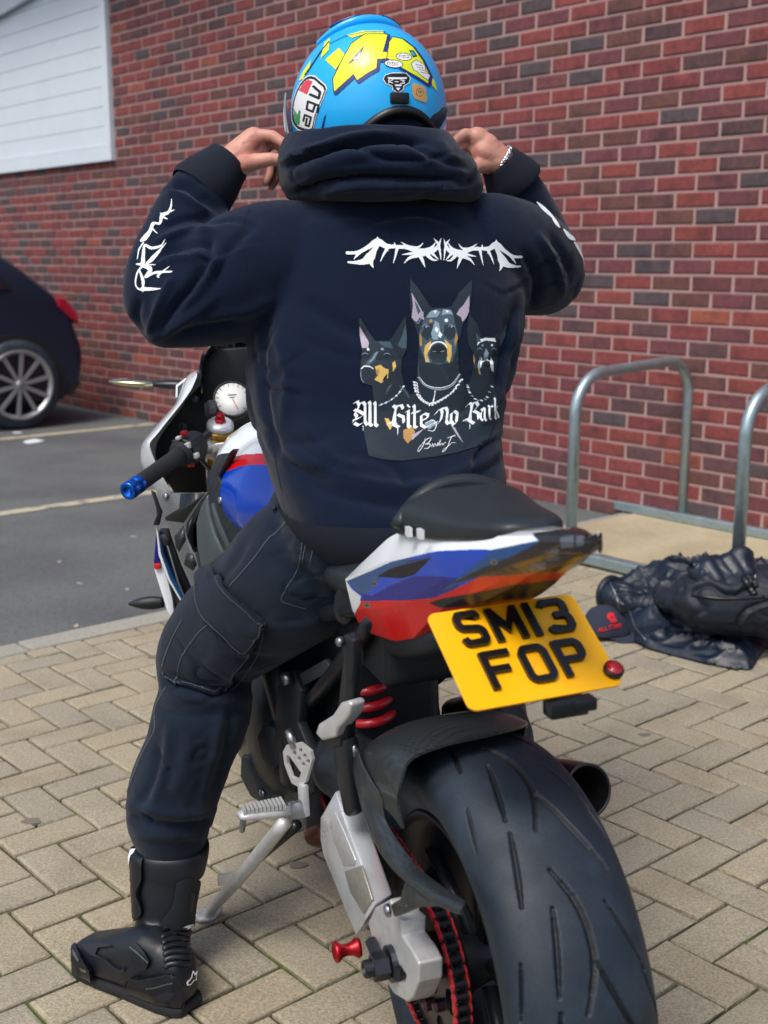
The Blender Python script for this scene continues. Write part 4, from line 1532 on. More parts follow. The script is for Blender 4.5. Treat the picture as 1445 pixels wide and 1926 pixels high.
plate("frame_cover_trim", z4((640, 1000), (655, 1000), (585, 1150), (530, 1270), (575, 1370), (560, 1375), (515, 1255), (560, 1130)), (-.215, .98, .75), (-.75, -.65, .1), .012, "black_satin", bevel=.004)
# carbon side panel
spn = (-.72, -.68, .12)
sp = plate("side_panel", z4((312, 988), (480, 986), (658, 985), (605, 1050), (525, 1180), (512, 1240), (535, 1310), (570, 1370), (590, 1440), (607, 1552), (552, 1614), (480, 1450), (420, 1280), (380, 1150), (345, 1075)), (-.245, 1.12, .78), spn, .010, "carbon_reflect", bevel=.004, both=True)
ob("panel_bolt", lathe([(0, 0), (.007, 0), (.006, .004), (0, .003)], LP(*z4((386, 1008))[0], (-.247, 1.12, .78), spn), spn, 16), "steel", sp)
for poly in (((480, 992), (640, 990), (590, 1050), (500, 1180), (430, 1170), (385, 1165), (378, 1145), (470, 1090)), ((440, 1270), (500, 1200), (515, 1290), (470, 1370), (450, 1340)), ((520, 1380), (560, 1380), (585, 1450), (560, 1490), (500, 1450))):
    plate("reflect_gap", z4(*poly), (-.2462, 1.12, .78), spn, .001, "carbon", sp, bevel=0)  # plain dark carbon left between the painted reflections
# upper fairing shell, left traced and mirrored
inn = z4((600, 222), (560, 320), (485, 425), (400, 530), (335, 615), (290, 665), (302, 720), (330, 790), (380, 890), (440, 985))
out = z4((604, 198), (520, 240), (470, 405), (395, 490), (300, 595), (240, 672), (221, 740), (221, 800), (262, 880), (318, 985))
Ein = np.array([LB(*p, y=1.16) for p in inn])
Eou = np.array([LB(*p, y=1.30) for p in out])
Eno = np.array([[p[0] * .45, 1.56, p[2] * .9 + .06] for p in Eou])
fr = loft([list(spline(Ein, 24)), list(spline((Ein + Eou) / 2 + np.array([-.006, 0, 0]), 24)), list(spline(Eou, 24)), list(spline(Eou * .62 + Eno * .38 + np.array([-.01, 0, 0]), 24)), list(spline(Eno, 24))], False, False)
ob("upper_fairing", fr, "paint_white", bike, solid=.005, sub=1, auto=70)
ob("upper_fairing", mir(fr), "paint_white", bike, solid=.005, sub=1, auto=70)
plate("mirror_mount", z4((448, 370), (452, 292), (520, 240), (598, 202), (618, 222), (605, 290), (540, 360), (520, 385), (480, 372), (470, 400)), (-.19, 1.32, .98), (-.25, -.95, .2), .012, "grey_plastic", bevel=.004)
plate("mirror_mount_edge", z4((447, 372), (451, 290), (520, 238), (600, 197), (600, 208), (524, 252), (463, 300), (460, 368)), (-.19, 1.315, .98), (-.25, -.95, .2), .004, "paint_white", bevel=.001)
# dark inner liner and tinted screen
plate("cockpit_liner", z4((604, 240), (640, 130), (700, 60), (1000, 40), (1000, 620), (700, 700), (640, 760), (655, 990), (440, 990), (380, 890), (330, 780), (292, 690), (335, 620), (490, 430)), (0, 1.36, 1.0), (-.12, -1, .0), .02, "black_plastic", bevel=.004)
sa1 = [LB(*p, y=1.33) for p in z4((628, 390), (622, 260), (640, 120), (700, 25), (745, -20))]
sec_ = []
for p in spline(np.array(sa1), 9):
    w_ = abs(p[0])
    sec_.append([np.array([w_ * math.sin(t), p[1] + .22 * (math.cos(t) - 0.0) * (1 - .5 * (p[2] - .95)), p[2] - .10 * math.cos(t) * 0]) for t in np.linspace(-math.pi / 2, math.pi / 2, 17)])
ob("windscreen", loft(sec_, False, False), "screen_tint", bike, solid=.004, auto=80)
for q in ((575, 385), (500, 560)):
    ob("cockpit_bolt", lathe([(0, 0), (.010, 0), (.008, .006), (0, .006)], LB(*z4(q)[0], y=1.30), (-.2, -1, .2), 14), "steel_dark", bike)
# nested edges of the lower left fairing
lfn = (-.35, -.93, .05)
lf0 = (-.255, 1.22, .65)
plate("vent_edge", z4((326, 1242), (343, 1238), (372, 1380), (432, 1530), (517, 1672), (492, 1702), (402, 1545), (345, 1385)), lf0, lfn, .02, "paint_teal", bevel=.003)
plate("vent_edge_white", z4((322, 1215), (334, 1240), (352, 1375), (410, 1545), (498, 1700), (490, 1708), (398, 1550), (338, 1390)), (-.255, 1.212, .65), lfn, .01, "paint_white", bevel=.001)
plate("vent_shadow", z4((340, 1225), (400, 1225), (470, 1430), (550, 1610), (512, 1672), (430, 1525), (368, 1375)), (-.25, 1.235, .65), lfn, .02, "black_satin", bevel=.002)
plate("vent_rod", z4((388, 1320), (398, 1320), (470, 1560), (512, 1660), (503, 1668), (458, 1565)), (-.25, 1.215, .65), lfn, .008, "steel", bevel=.001)
plate("vent_clip", z4((345, 1262), (385, 1255), (412, 1295), (405, 1330), (372, 1330)), (-.25, 1.20, .65), lfn, .012, "steel_dark", bevel=.002)
plate("fairing_flank", z4((318, 1385), (345, 1360), (365, 1450), (400, 1560), (430, 1680), (442, 1800), (434, 1830), (390, 1750), (340, 1590), (306, 1480)), (-.27, 1.26, .6), lfn, .03, "paint_white", bevel=.006)
plate("fairing_flank_blue", z4((322, 1250), (330, 1330), (345, 1375), (348, 1440), (306, 1446), (312, 1360)), (-.272, 1.255, .6), lfn, .012, "paint_deepblue", bevel=.002)
plate("fairing_flank_red", z4((305, 1448), (348, 1442), (352, 1480), (310, 1484)), (-.2725, 1.252, .6), lfn, .012, "paint_red", bevel=.002)
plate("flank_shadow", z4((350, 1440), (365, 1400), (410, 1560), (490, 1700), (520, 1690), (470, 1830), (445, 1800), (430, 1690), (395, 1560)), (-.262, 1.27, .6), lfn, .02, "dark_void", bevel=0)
plate("vent_lip", z4((285, 972), (318, 990), (350, 1080), (360, 1110), (340, 1200), (300, 1198), (325, 1130), (320, 1080)), (-.262, 1.2, .76), lfn, .012, "black_satin", bevel=.003)
ia, ib = LB(308, 1133, y=1.32), LB(242, 1136, y=1.35)
ob("indicator", tube([ia, ia * .7 + ib * .3, ia * .35 + ib * .65, ib], [(.010, .012), (.014, .016), (.013, .013), (.003, .003)], 14, 14), "black_plastic", bike)
# mirror folded out to the left
ma, mb, mc = LB(345, 724, y=1.40), LB(292, 722, y=1.43), LB(206, 717, y=1.47)
mrr = ob("mirror", tube([ma, ma * .5 + mb * .5, mb, mb * .9 + mc * .1], [(.018, .012), (.020, .012), (.014, .008), (.006, .004)], 12, 10), "black_satin", bike)
ob("mirror_glass", tube([mb, mb * .8 + mc * .2, mb * .3 + mc * .7, mc], [(.012, .005), (.024, .009), (.024, .009), (.008, .003)], 12, 10), "mirror_glass", mrr)

# ------------------------------------------------------------------ bars, forks, clocks
RK = R(23.5)
fd = np.array([0, math.sin(RK), -math.cos(RK)])
for s_ in (-1, 1):
    ft = np.array([s_ * .105, 1.225, .918])
    fk = ob("fork_leg", merge(tube([ft + fd * .01, ft + fd * .36], .0265, 24)), "gold", bike)
    ob("fork_slider", tube([ft + fd * .34, ft + fd * .60], .022, 20), "black_satin", fk)
    ob("fork_cap", lathe([(0, .0), (.030, .0), (.030, .010), (.026, .014), (.024, .016), (0, .016)], ft, -fd, 28), "alloy", fk)
    ob("cap_ring", lathe([(.0266, -.014), (.031, -.014), (.031, -.002), (.0266, -.002)], ft, -fd, 28), "gold", fk)
    ob("preload_nut", lathe([(0, .014), (.013, .014), (.013, .021), (.0105, .024), (.0105, .033), (.008, .036), (0, .036)], ft, -fd, 6 if s_ < 0 else 6), "red_anodised", fk, smooth=False)
yk = [(-.14, 1.225), (-.135, 1.255), (-.10, 1.262), (-.05, 1.25), (.05, 1.25), (.10, 1.262), (.135, 1.255), (.14, 1.225), (.125, 1.195), (.08, 1.19), (.03, 1.165), (-.03, 1.165), (-.08, 1.19), (-.125, 1.195)]
ob("top_yoke", prism([np.array([x, y, .888 - (y - 1.2) * .42]) for x, y in yk], (0, 0, 0), (0, 0, -.022)), "alloy_cast", bike, bevel=.005, bseg=3)
ob("ignition_lock", merge(lathe([(0, 0), (.024, 0), (.026, .010), (.026, .034), (.020, .036), (0, .036)], np.array([-.012, 1.19, .895]), (0, -.25, 1), 24)), "alloy", bike)
ob("ignition_barrel", lathe([(0, 0), (.019, 0), (.017, .014), (.006, .016), (0, .010)], np.array([-.012, 1.181, .931]), (0, -.25, 1), 20), "black_plastic", bike)
gc = LB(437, 752, y=1.27)
gn = np.array([-.08, -.80, .42])
gn /= np.linalg.norm(gn)
gau = ob("tachometer", lathe([(0, -.03), (.040, -.03), (.044, -.01), (.044, .006), (.041, .008), (.039, .004), (0, .004)], gc, gn, 40), "black_plastic", bike)
ob("dial", lathe([(0, .0042), (.0385, .0042), (.0385, .0050), (0, .0050)], gc, gn, 36), "dial_white", gau)
gu = np.cross((0, 0, 1.0), gn)
gu /= np.linalg.norm(gu)
gv = np.cross(gn, gu)
for k in range(15):
    a = R(225 - k * 18)
    e_ = gu * math.cos(a) * -1 + gv * math.sin(a)
    ob("dial_mark", bar(gc + gn * .0056 + e_ * (.034 if k % 2 else .031), gc + gn * .0056 + e_ * .0375, .0012, .0006, gn), "ink", gau, smooth=False)
ob("needle", bar(gc + gn * .0062, gc + gn * .0062 + (gu * .35 - gv * .9) * .028, .0016, .0008, gn), "paint_red", gau, smooth=False)
for dv, w_ in ((.010, .02), (.004, .012)):
    ob("dial_print", bar(gc + gn * .0056 - gu * w_ / 2 + gv * dv, gc + gn * .0056 + gu * w_ / 2 + gv * dv, .002, .0006, gn), "ink", gau, smooth=False)
ob("clock_screen", box(gc + np.array([-.048, .01, -.02]), (.03, .012, .034)), "grey_plastic", gau, bevel=.003)
ob("warning_tab", box(LB(*z4((685, 430))[0], y=1.26), (.018, .01, .030)), "lens_grey", gau, bevel=.002)
# left clip-on: bar end, grip, switchgear
ga, gb = LB(*z4((215, 925))[0], y=.965), LB(*z4((470, 745))[0], y=1.075)
gd = (ga - gb) / np.linalg.norm(ga - gb)
for s_ in (1, -1):
    M_ = (lambda vf: vf) if s_ > 0 else mir
    grp = ob("handlebar_grip", M_(tube([gb - gd * .02, gb + gd * .02, ga - gd * .004, ga], [.0185, .0172, .0172, .0178], 20)), "rubber_grip", bike)
    ob("bar_end", M_(lathe([(0, 0), (.0175, 0), (.0185, .004), (.0185, .016), (.016, .018), (.016, .021), (.0185, .023), (.0185, .040), (.0165, .043), (.010, .043), (.009, .034), (0, .034)], ga, gd, 28)), "blue_anodised", grp)
    ob("clip_on_bar", M_(tube([gb + gd * .02, gb - gd * .12], .011, 14)), "steel_dark", bike)
    ob("grip_flange", M_(lathe([(0, 0), (.027, 0), (.028, .004), (.026, .009), (0, .009)], gb - gd * .012, gd, 24)), "rubber_grip", grp)
sg = gb - gd * .042
gside = np.cross(gd, (0, 0, 1.0))
gside /= np.linalg.norm(gside)
gup = np.cross(gside, gd)
Rg = np.stack([gd, gside, gup], 1)
sw_ = ob("switch_gear", remesh([box(sg, (.052, .050, .052), Rm=Rg), tube([sg + gd * .026, sg - gd * .03], .030, 20)], .003, 3), "black_plastic", bike)
def on_sg(px, py, dy=0.0):
    return LB(px, py, y=sg[1] - .036 + dy)
ob("kill_switch", box(on_sg(*z4((503, 602))[0], .015), (.014, .012, .010), Rm=Rg), "red_anodised", sw_, bevel=.002)
ob("grey_switch", box(on_sg(*z4((468, 632))[0], .012), (.013, .010, .007), Rm=Rg), "alloy_cast", sw_, bevel=.002)
ob("rocker_switch", box(on_sg(*z4((530, 682))[0]), (.016, .010, .014), Rm=Rg), "alloy_cast", sw_, bevel=.002)
ob("indicator_switch", box(on_sg(*z4((580, 745))[0]), (.014, .012, .012), Rm=Rg), "alloy_cast", sw_, bevel=.003)
ob("red_connector", box(LB(*z4((548, 800))[0], y=1.14), (.014, .012, .012)), "paint_red", bike, bevel=.002)
ob("clutch_lever", tube([sg + np.array([-.01, .05, -.005]), sg + gd * .06 + np.array([0, .085, -.012]), ga + np.array([.01, .075, -.02])], [.008, .006, .005], 10, 14), "black_satin", bike)
ob("clip_on_clamp", remesh([capsule((-.105, 1.235, .872), (-.155, 1.205, .880), .022, .013), tube([(-.105, 1.240, .89), (-.105, 1.255, .855)], .036, 20)], .004, 3), "alloy_cast", bike)
for dx in (0, .02, .035):
    ob("cable", tube([sg + np.array([.02, .03, -.02]), sg + np.array([.05 + dx, .10, -.06 - dx]), (-.12 + dx, 1.22, .80), (-.08, 1.26, .70)], .004, 8, 18), "black_satin", bike)
ob("right_footpeg", tube([(.13, .44, .395), (.18, .44, .395), (.255, .44, .40)], [.012, .013, .011], 10), "alloy_cast", bike)
# front wheel and guard
fw_ = np.array([0, 1.44, .30])
fwl = ob("front_wheel", lathe([(.2155, -.05), (.214, -.04), (.19, -.03), (.185, 0), (.19, .03), (.214, .04), (.2155, .05), (.20, .045), (.178, 0), (.20, -.045)], fw_, (1, 0, 0), 56), "black_satin", bike)
ob("front_tyre", lathe([(.212, -.05), (.235, -.060), (.262, -.060), (.285, -.045), (.299, -.02), (.302, 0), (.299, .02), (.285, .045), (.262, .060), (.235, .060), (.212, .05)], fw_, (1, 0, 0), 72), "rubber", fwl)
for k in range(5):
    a0 = k * 2 * math.pi / 5
    ob("spoke", tube([fw_ + np.array([0, .03 * math.cos(a0), .03 * math.sin(a0)]), fw_ + np.array([0, .19 * math.cos(a0), .19 * math.sin(a0)])], [(.02, .014), (.014, .012)], 10), "black_satin", fwl)
for s_ in (-1, 1):
    ob("front_brake_disc", lathe([(.08, 0), (.16, 0), (.16, .005), (.08, .005)], fw_ + np.array([s_ * .068, 0, 0]), (1, 0, 0), 48), "steel", bike)
gdr = [[fw_ + np.array([.075 * math.sin(p), (.325 + .0 * p) * math.sin(t) * -1, .322 * math.cos(t) * (1 - .05 * p * p)]) for p in np.linspace(-1.3, 1.3, 9)] for t in np.linspace(-1.0, .9, 14)]
ob("front_mudguard", loft(gdr, False, False), "carbon", bike, solid=.004, auto=70)
# ------------------------------------------------------------------ the rider
mat("fleece", lin(7, 21, 42), .95, sheen=.12, noise=(600, .25), bump=(420, .6, .0018), spec=.15, col2=(lin(22, 38, 62), 900, .60, .72))
ripple("rib_knit", lin(5, 16, 33), 160, .4, .95, .35, .0)
mat("denim", lin(9, 23, 40), .9, sheen=.1, noise=(800, .4), bump=(900, .6, .0012), col2=(lin(20, 35, 50), 9, .5, .72), spec=.25)
mat("denim_thread", lin(74, 86, 92), .9)
mat("skin", lin(196, 140, 122), .5, noise=(60, .08), bump=(260, .25, .001), col2=(lin(178, 108, 96), 30, .5, .72))
m_ = MATS["skin"].node_tree.nodes["Principled BSDF"]
m_.inputs["Subsurface Weight"].default_value = .12
m_.inputs["Subsurface Radius"].default_value = (.008, .003, .002)
mat("nail", lin(226, 186, 172), .3, coat=.3)
mat("silver", lin(216, 218, 220), .22, 1.0)
mat("print_white", lin(232, 238, 242), .7)
mat("helmet_blue", lin(14, 174, 244), .3, coat=.4)
mat("helmet_yellow", lin(226, 236, 24), .35, coat=.3)
mat("helmet_green", lin(20, 140, 70), .25, coat=.6)
mat("helmet_navy", lin(24, 40, 130), .25, coat=.6)
mat("helmet_black", lin(14, 15, 18), .4)
mat("helmet_white", lin(236, 238, 238), .25, coat=.6)
mat("helmet_red", lin(220, 50, 60), .25, coat=.6)
mat("visor_clear", lin(120, 140, 150), .08, coat=1.0)
mat("tag_tan", lin(206, 160, 96), .5)

heel = atZ(335, 1903)
rider = thing("person", "person in blue helmet, dark printed hoodie, cargo trousers and boots astride the motorcycle", "person", (float(heel[0]), float(heel[1]), 0))
hip_l, hip_r = b2w((-.11, .42, .86)), b2w((.11, .42, .86))
def Q(px, py, y):
    return atY(px, py, y)
# body: one skin from head to feet, hands modelled finger by finger
S_L, S_R = Q(520, 470, 2.06), Q(930, 465, 2.17)
E_L, E_R = Q(288, 592, 1.97), Q(1050, 525, 2.34)
WL, WR = Q(424, 312, 2.12), Q(944, 305, 2.32)
KN_L, KN_R = Q(352, 1262, 2.10), b2w((.25, .80, .70))
AN_L, AN_R = Q(312, 1800, 2.008), b2w((.205, .41, .49))
NK, HD = Q(712, 330, 2.13), Q(692, 195, 2.21)
def limb(pts, rads):
    return [capsule(pts[i], pts[i + 1], rads[i], rads[i + 1]) for i in range(len(pts) - 1)]
bp = []
bp += limb([S_L, Q(335, 556, 2.02), Q(345, 430, 2.06), WL], [.048, .030, .034, .027]) + limb([S_R, Q(1030, 510, 2.33), Q(995, 410, 2.355), WR], [.048, .030, .034, .027])
bp += limb([b2w((-.08, .50, .84)), Q(500, 1140, 2.06), Q(388, 1262, 2.095), Q(325, 1600, 2.046), AN_L], [.065, .060, .050, .040, .032]) + limb([b2w((.10, .47, .86)), KN_R, AN_R], [.075, .050, .034])
bp += limb([AN_L, AN_L + np.array([-.07, .06, -.06])], [.03, .022]) + limb([AN_R, AN_R + np.array([-.03, .10, -.04])], [.03, .022])
sp_ = [Q(730, 985, 1.98), Q(728, 760, 2.07), Q(722, 520, 2.12), NK]
bp += limb(sp_, [.12, .11, .12, .055]) + limb([S_L, sp_[2], S_R], [.06, .10, .06]) + [sphere(HD + np.array([0, .01, 0]), (.075, .095, .11)), capsule(NK, HD, .055, .05), capsule(HD + np.array([-.03, .085, -.04]), HD + np.array([-.033, .10, -.05]), .014, .016)]
H = []
# left hand: pinches the hood, thumb in front, fingers behind
H += [capsule(WL, Q(478, 262, 2.135), .027, .021), capsule(WL, Q(486, 284, 2.145), .027, .022), capsule(WL, Q(470, 298, 2.13), .026, .020), capsule(Q(440, 300, 2.12), Q(488, 270, 2.15), .026, .022)]
H += limb([Q(479, 254, 2.13), Q(513, 256, 2.125), Q(531, 268, 2.12), Q(543, 282, 2.12)], [.0118, .0102, .0092, .0080])
H += limb([Q(486, 264, 2.15), Q(524, 270, 2.145), Q(538, 292, 2.14)], [.0112, .0098, .0082])
H += limb([Q(450, 312, 2.11), Q(484, 303, 2.09), Q(510, 299, 2.082), Q(531, 301, 2.082)], [.018, .0135, .0112, .0098])
H += limb([Q(488, 288, 2.16), Q(509, 308, 2.15), Q(506, 330, 2.14), Q(500, 343, 2.135)], [.0105, .0096, .0088, .0074])
H += limb([Q(494, 292, 2.17), Q(520, 312, 2.165), Q(517, 338, 2.155), Q(510, 352, 2.15)], [.0098, .009, .0082, .0070])
# right hand: curled round the hood edge, thumb low
H += [capsule(WR, Q(898, 260, 2.31), .027, .021), capsule(WR, Q(910, 290, 2.30), .027, .023), capsule(WR, Q(900, 278, 2.315), .027, .022), capsule(Q(930, 305, 2.31), Q(915, 275, 2.31), .026, .024)]
H += limb([Q(897, 255, 2.31), Q(874, 252, 2.30), Q(860, 262, 2.295), Q(850, 276, 2.29)], [.0122, .0106, .0094, .0080])
H += limb([Q(892, 270, 2.32), Q(868, 272, 2.31), Q(856, 288, 2.30)], [.0115, .010, .0085])
H += limb([Q(918, 308, 2.30), Q(898, 312, 2.285), Q(886, 320, 2.28), Q(880, 332, 2.28)], [.018, .0135, .0115, .0095])
H += limb([Q(896, 284, 2.33), Q(872, 292, 2.325), Q(866, 306, 2.32)], [.0105, .0095, .008])
H += limb([Q(900, 296, 2.335), Q(878, 304, 2.33), Q(874, 318, 2.325)], [.0098, .0088, .0075])
BV, BF = remesh(bp + H, .0030, 2)
BV = creases(BV, BF, 55, .0009, .10, 81, [((480, 290), 70), ((900, 285), 70)])
body = ob("body", (BV, BF), "skin", rider, True)
ob("thumb_nail", sphere(Q(531, 299, 2.0745), (.0075, .0022, .0065), 14, 8), "nail", body, True)
# bracelet of twisted links
bc_ = WR * .72 + Q(898, 270, 2.31) * .28
bax = (WR - Q(898, 270, 2.31))
bax /= np.linalg.norm(bax)
bu = np.cross(bax, (0, 0, 1.0))
bu /= np.linalg.norm(bu)
bv_ = np.cross(bax, bu)
bpts = [bc_ + bax * .012 + (bu * math.cos(t) + bv_ * math.sin(t)) * .0305 + bax * .0022 * math.sin(t * 16) for t in np.linspace(0, 2 * math.pi, 120, endpoint=False)]
brc = ob("bracelet", tube(bpts, .0026, 8, closed=True), "silver", rider, True)
bpts = [bc_ + bax * .012 + (bu * math.cos(t) + bv_ * math.sin(t)) * .0312 - bax * .0022 * math.sin(t * 16) for t in np.linspace(0, 2 * math.pi, 120, endpoint=False)]
ob("bracelet_strand", tube(bpts, .0026, 8, closed=True), "silver", brc, True)

# hoodie -----------------------------------------------------------------
cy_, sy_ = math.cos(BYAW), math.sin(BYAW)
axr, axf = np.array([cy_, sy_, 0]), np.array([-sy_, cy_, 0])
def tsec(y, xl, xr, Y, b, p=2.4, n=36):
    c = Q((xl + xr) / 2, y, Y)
    w = (xr - xl) / 2 * Y / PF
    a = math.sqrt(max(1e-4, (w * w - (b * sy_) ** 2))) / cy_
    return ellring(c, axr, axf, a, b, n, p)
tor = [tsec(1048, 630, 780, 1.93, .10), tsec(1030, 590, 850, 1.93, .135), tsec(1000, 560, 900, 1.93, .15), tsec(960, 535, 948, 1.94, .16), tsec(900, 512, 952, 1.965, .16), tsec(830, 490, 942, 2.0, .155), tsec(760, 472, 950, 2.04, .15), tsec(690, 470, 970, 2.06, .15),
       tsec(620, 482, 985, 2.08, .15), tsec(550, 500, 985, 2.095, .145), tsec(480, 505, 965, 2.11, .135), tsec(425, 520, 940, 2.12, .12), tsec(385, 560, 895, 2.13, .10), tsec(350, 600, 850, 2.14, .08)]
up_l = tube([Q(600, 470, 2.09), Q(520, 490, 2.06), Q(430, 530, 2.02), Q(345, 568, 1.985), Q(296, 584, 1.975)], [.085, .098, .100, .080, .060], 24, 18)
fo_l = tube([Q(305, 590, 1.98), Q(296, 560, 1.985), Q(316, 490, 2.02), Q(355, 405, 2.07), Q(392, 345, 2.10), Q(416, 316, 2.115)], [.045, .055, .060, .058, .050, .043], 24, 24)
up_r = tube([Q(860, 460, 2.12), Q(930, 470, 2.16), Q(985, 492, 2.22), Q(1025, 512, 2.30), Q(1042, 520, 2.34)], [.085, .095, .096, .078, .055], 24, 18)
fo_r = tube([Q(1042, 522, 2.35), Q(1036, 490, 2.355), Q(1005, 430, 2.36), Q(972, 365, 2.345), Q(950, 325, 2.33)], [.045, .056, .058, .054, .043], 24, 24)
HV, HF = remesh([loft(tor, True), sphere(Q(322, 590, 1.978), .058), up_l, fo_l, up_r, fo_r], .0065, 10)
HV = wrinkle(HV, HF, 7, .004, 3)
FL = [  # left sleeve: gathers at the inside of the elbow, long drags towards the shoulder
    ([(395, 440), (385, 500), (352, 555), (318, 600)], 12, -.012), ([(420, 470), (370, 545), (330, 590)], 9, .008), ([(300, 480), (350, 462), (400, 455)], 9, -.007),
    ([(285, 505), (330, 488), (392, 478)], 8, .007), ([(295, 455), (345, 436), (405, 432)], 9, .007), ([(305, 428), (350, 412), (400, 412)], 8, -.006), ([(262, 560), (255, 600), (268, 630)], 10, -.008),
    ([(325, 520), (300, 570), (278, 625)], 8, .007), ([(345, 545), (318, 590), (300, 635)], 8, -.006), ([(318, 345), (352, 352), (398, 388)], 9, -.010), ([(312, 360), (345, 370), (400, 405)], 8, .006),
    ([(405, 560), (330, 615), (280, 640)], 12, .007), ([(480, 420), (430, 470), (400, 540)], 12, -.006), ([(450, 600), (390, 615), (330, 630)], 14, -.006), ([(520, 560), (450, 590), (380, 600)], 16, .006),
    # body: side seam drags, waist folds, right sleeve
    ([(505, 600), (495, 680), (500, 760), (520, 860)], 10, -.007), ([(520, 620), (540, 700), (535, 800)], 16, .006), ([(560, 560), (640, 610), (700, 640)], 22, -.006),
    ([(980, 560), (960, 620), (940, 680), (935, 740)], 14, -.008), ([(1000, 540), (975, 600), (962, 660)], 10, .006), ([(985, 470), (1010, 530), (1000, 580)], 12, -.010), ([(1010, 440), (1045, 500), (1060, 560)], 8, .008),
    ([(1035, 440), (1070, 500), (1080, 560)], 9, -.008), ([(960, 700), (930, 760), (900, 800)], 14, .006), ([(520, 880), (640, 930), (780, 950), (920, 900)], 18, -.007), ([(540, 850), (660, 900), (800, 915), (930, 860)], 16, .006),
    ([(500, 820), (560, 880), (640, 905)], 12, -.006), ([(560, 790), (620, 860), (680, 880)], 16, .006), ([(960, 850), (900, 890), (840, 905)], 12, -.006), ([(640, 400), (720, 410), (800, 402)], 12, -.003)]
HV = folds(HV, HF, [(a, b * .72, c * 1.25) for a, b, c in FL])
HV = creases(HV, HF, 11, .0050, .07, 4, [((310, 520), 70), ((400, 440), 70), ((355, 345), 60), ((1060, 500), 80), ((985, 580), 70), ((515, 640), 70)], (1, 1, 1.6))
HV = creases(HV, HF, 5.5, .0040, .05, 17, [((620, 600), 200), ((860, 620), 180), ((740, 460), 200)], (.8, .8, 1.5))
HV = creases(HV, HF, 8, .0060, .06, 9, [((560, 900), 110), ((900, 880), 100), ((740, 960), 130), ((520, 760), 70), ((955, 700), 80)], (.7, .7, 1.8))
hoodie = ob("hoodie", (HV, HF), "fleece", rider, True)
hood_b = bvh_of(HV, HF)
# hem band, cuffs
hem = [tsec(y, xl, xr, Y, b) for y, xl, xr, Y, b in ((950, 522, 960, 1.938, .163), (968, 527, 962, 1.935, .166), (1002, 546, 925, 1.928, .160), (1034, 578, 865, 1.922, .148), (1052, 612, 800, 1.922, .13), (1040, 630, 780, 1.93, .10))]
hm = loft(hem, False)
hmV = wrinkle(hm[0], hm[1], 9, .003, 8)
ob("hem_band", (hmV, hm[1]), "rib_knit", hoodie, True, sub=1, auto=90)
def cuff(a, b, r0, r1, nm="cuff"):
    a, b = np.array(a), np.array(b)
    d = b - a
    pts = [a, a + d * .12, a + d * .5, a + d * .9, b, b - d * .06, a + d * .3]
    ob(nm, tube(pts, [r0 * .94, r0, (r0 + r1) / 2 + .002, r1, r1 - .001, r1 - .006, r1 - .008], 28, cap=False), "rib_knit", hoodie, True)
cuff(Q(372, 366, 2.087), Q(429, 305, 2.12), .057, .041)
cuff(Q(972, 350, 2.335), Q(940, 304, 2.32), .056, .040)

# hood bunched round the neck: outer skin up to the rim and down inside
def hring(c, a, b, n=44, p=2.3):
    return ellring(c, axr, axf, a, b, n, p)
k_px = 2.115 / PF
hr = [hring(Q(722, 384, 2.12), 150 * k_px, .130), hring(Q(720, 374, 2.12), 172 * k_px, .150), hring(Q(717, 352, 2.118), 182 * k_px, .160), hring(Q(710, 322, 2.115), 181 * k_px, .160), hring(Q(702, 300, 2.112), 176 * k_px, .155), hring(Q(694, 276, 2.112), 158 * k_px, .148), hring(Q(690, 256, 2.118), 145 * k_px, .140), hring(Q(689, 249, 2.12), 138 * k_px, .134),
      hring(Q(690, 253, 2.125), 130 * k_px, .126), hring(Q(700, 290, 2.13), 118 * k_px, .112), hring(Q(706, 330, 2.13), .10, .10)]
hv, hf = loft(hr, True)
hv, hf = remesh([(hv, hf)], .0048, 6)
hv = wrinkle(hv, hf, 8, .003, 12)
hv = folds(hv, hf, [([(534, 312), (590, 296), (660, 272), (740, 262), (800, 268)], 6, -.017), ([(530, 300), (590, 282), (660, 260), (740, 251)], 8, .010), ([(545, 330), (640, 300), (740, 286), (860, 306)], 12, .010), ([(548, 366), (600, 346), (680, 332), (760, 334), (885, 338)], 6, -.018), ([(600, 356), (680, 346), (780, 350), (880, 356)], 7, .009), ([(770, 262), (800, 290), (880, 318)], 7, -.010),
                    ([(560, 350), (620, 322), (720, 316), (800, 322)], 10, .006), ([(600, 372), (660, 355), (760, 352)], 9, .006), ([(738, 255), (752, 275)], 5, -.004), ([(820, 262), (850, 300), (872, 335)], 12, .006)])
hv = creases(hv, hf, 9, .006, .07, 15, None, (.7, .7, 2.2))
ob("hood", (hv, hf), "fleece", hoodie, True)
ob("neck_gaiter", loft([hring(Q(700, 300, 2.15), .095, .10), hring(Q(720, 240, 2.15), .098, .10), hring(Q(735, 205, 2.17), .10, .095), hring(Q(740, 190, 2.2), .085, .08)], True), "fleece", rider, True, sub=1)

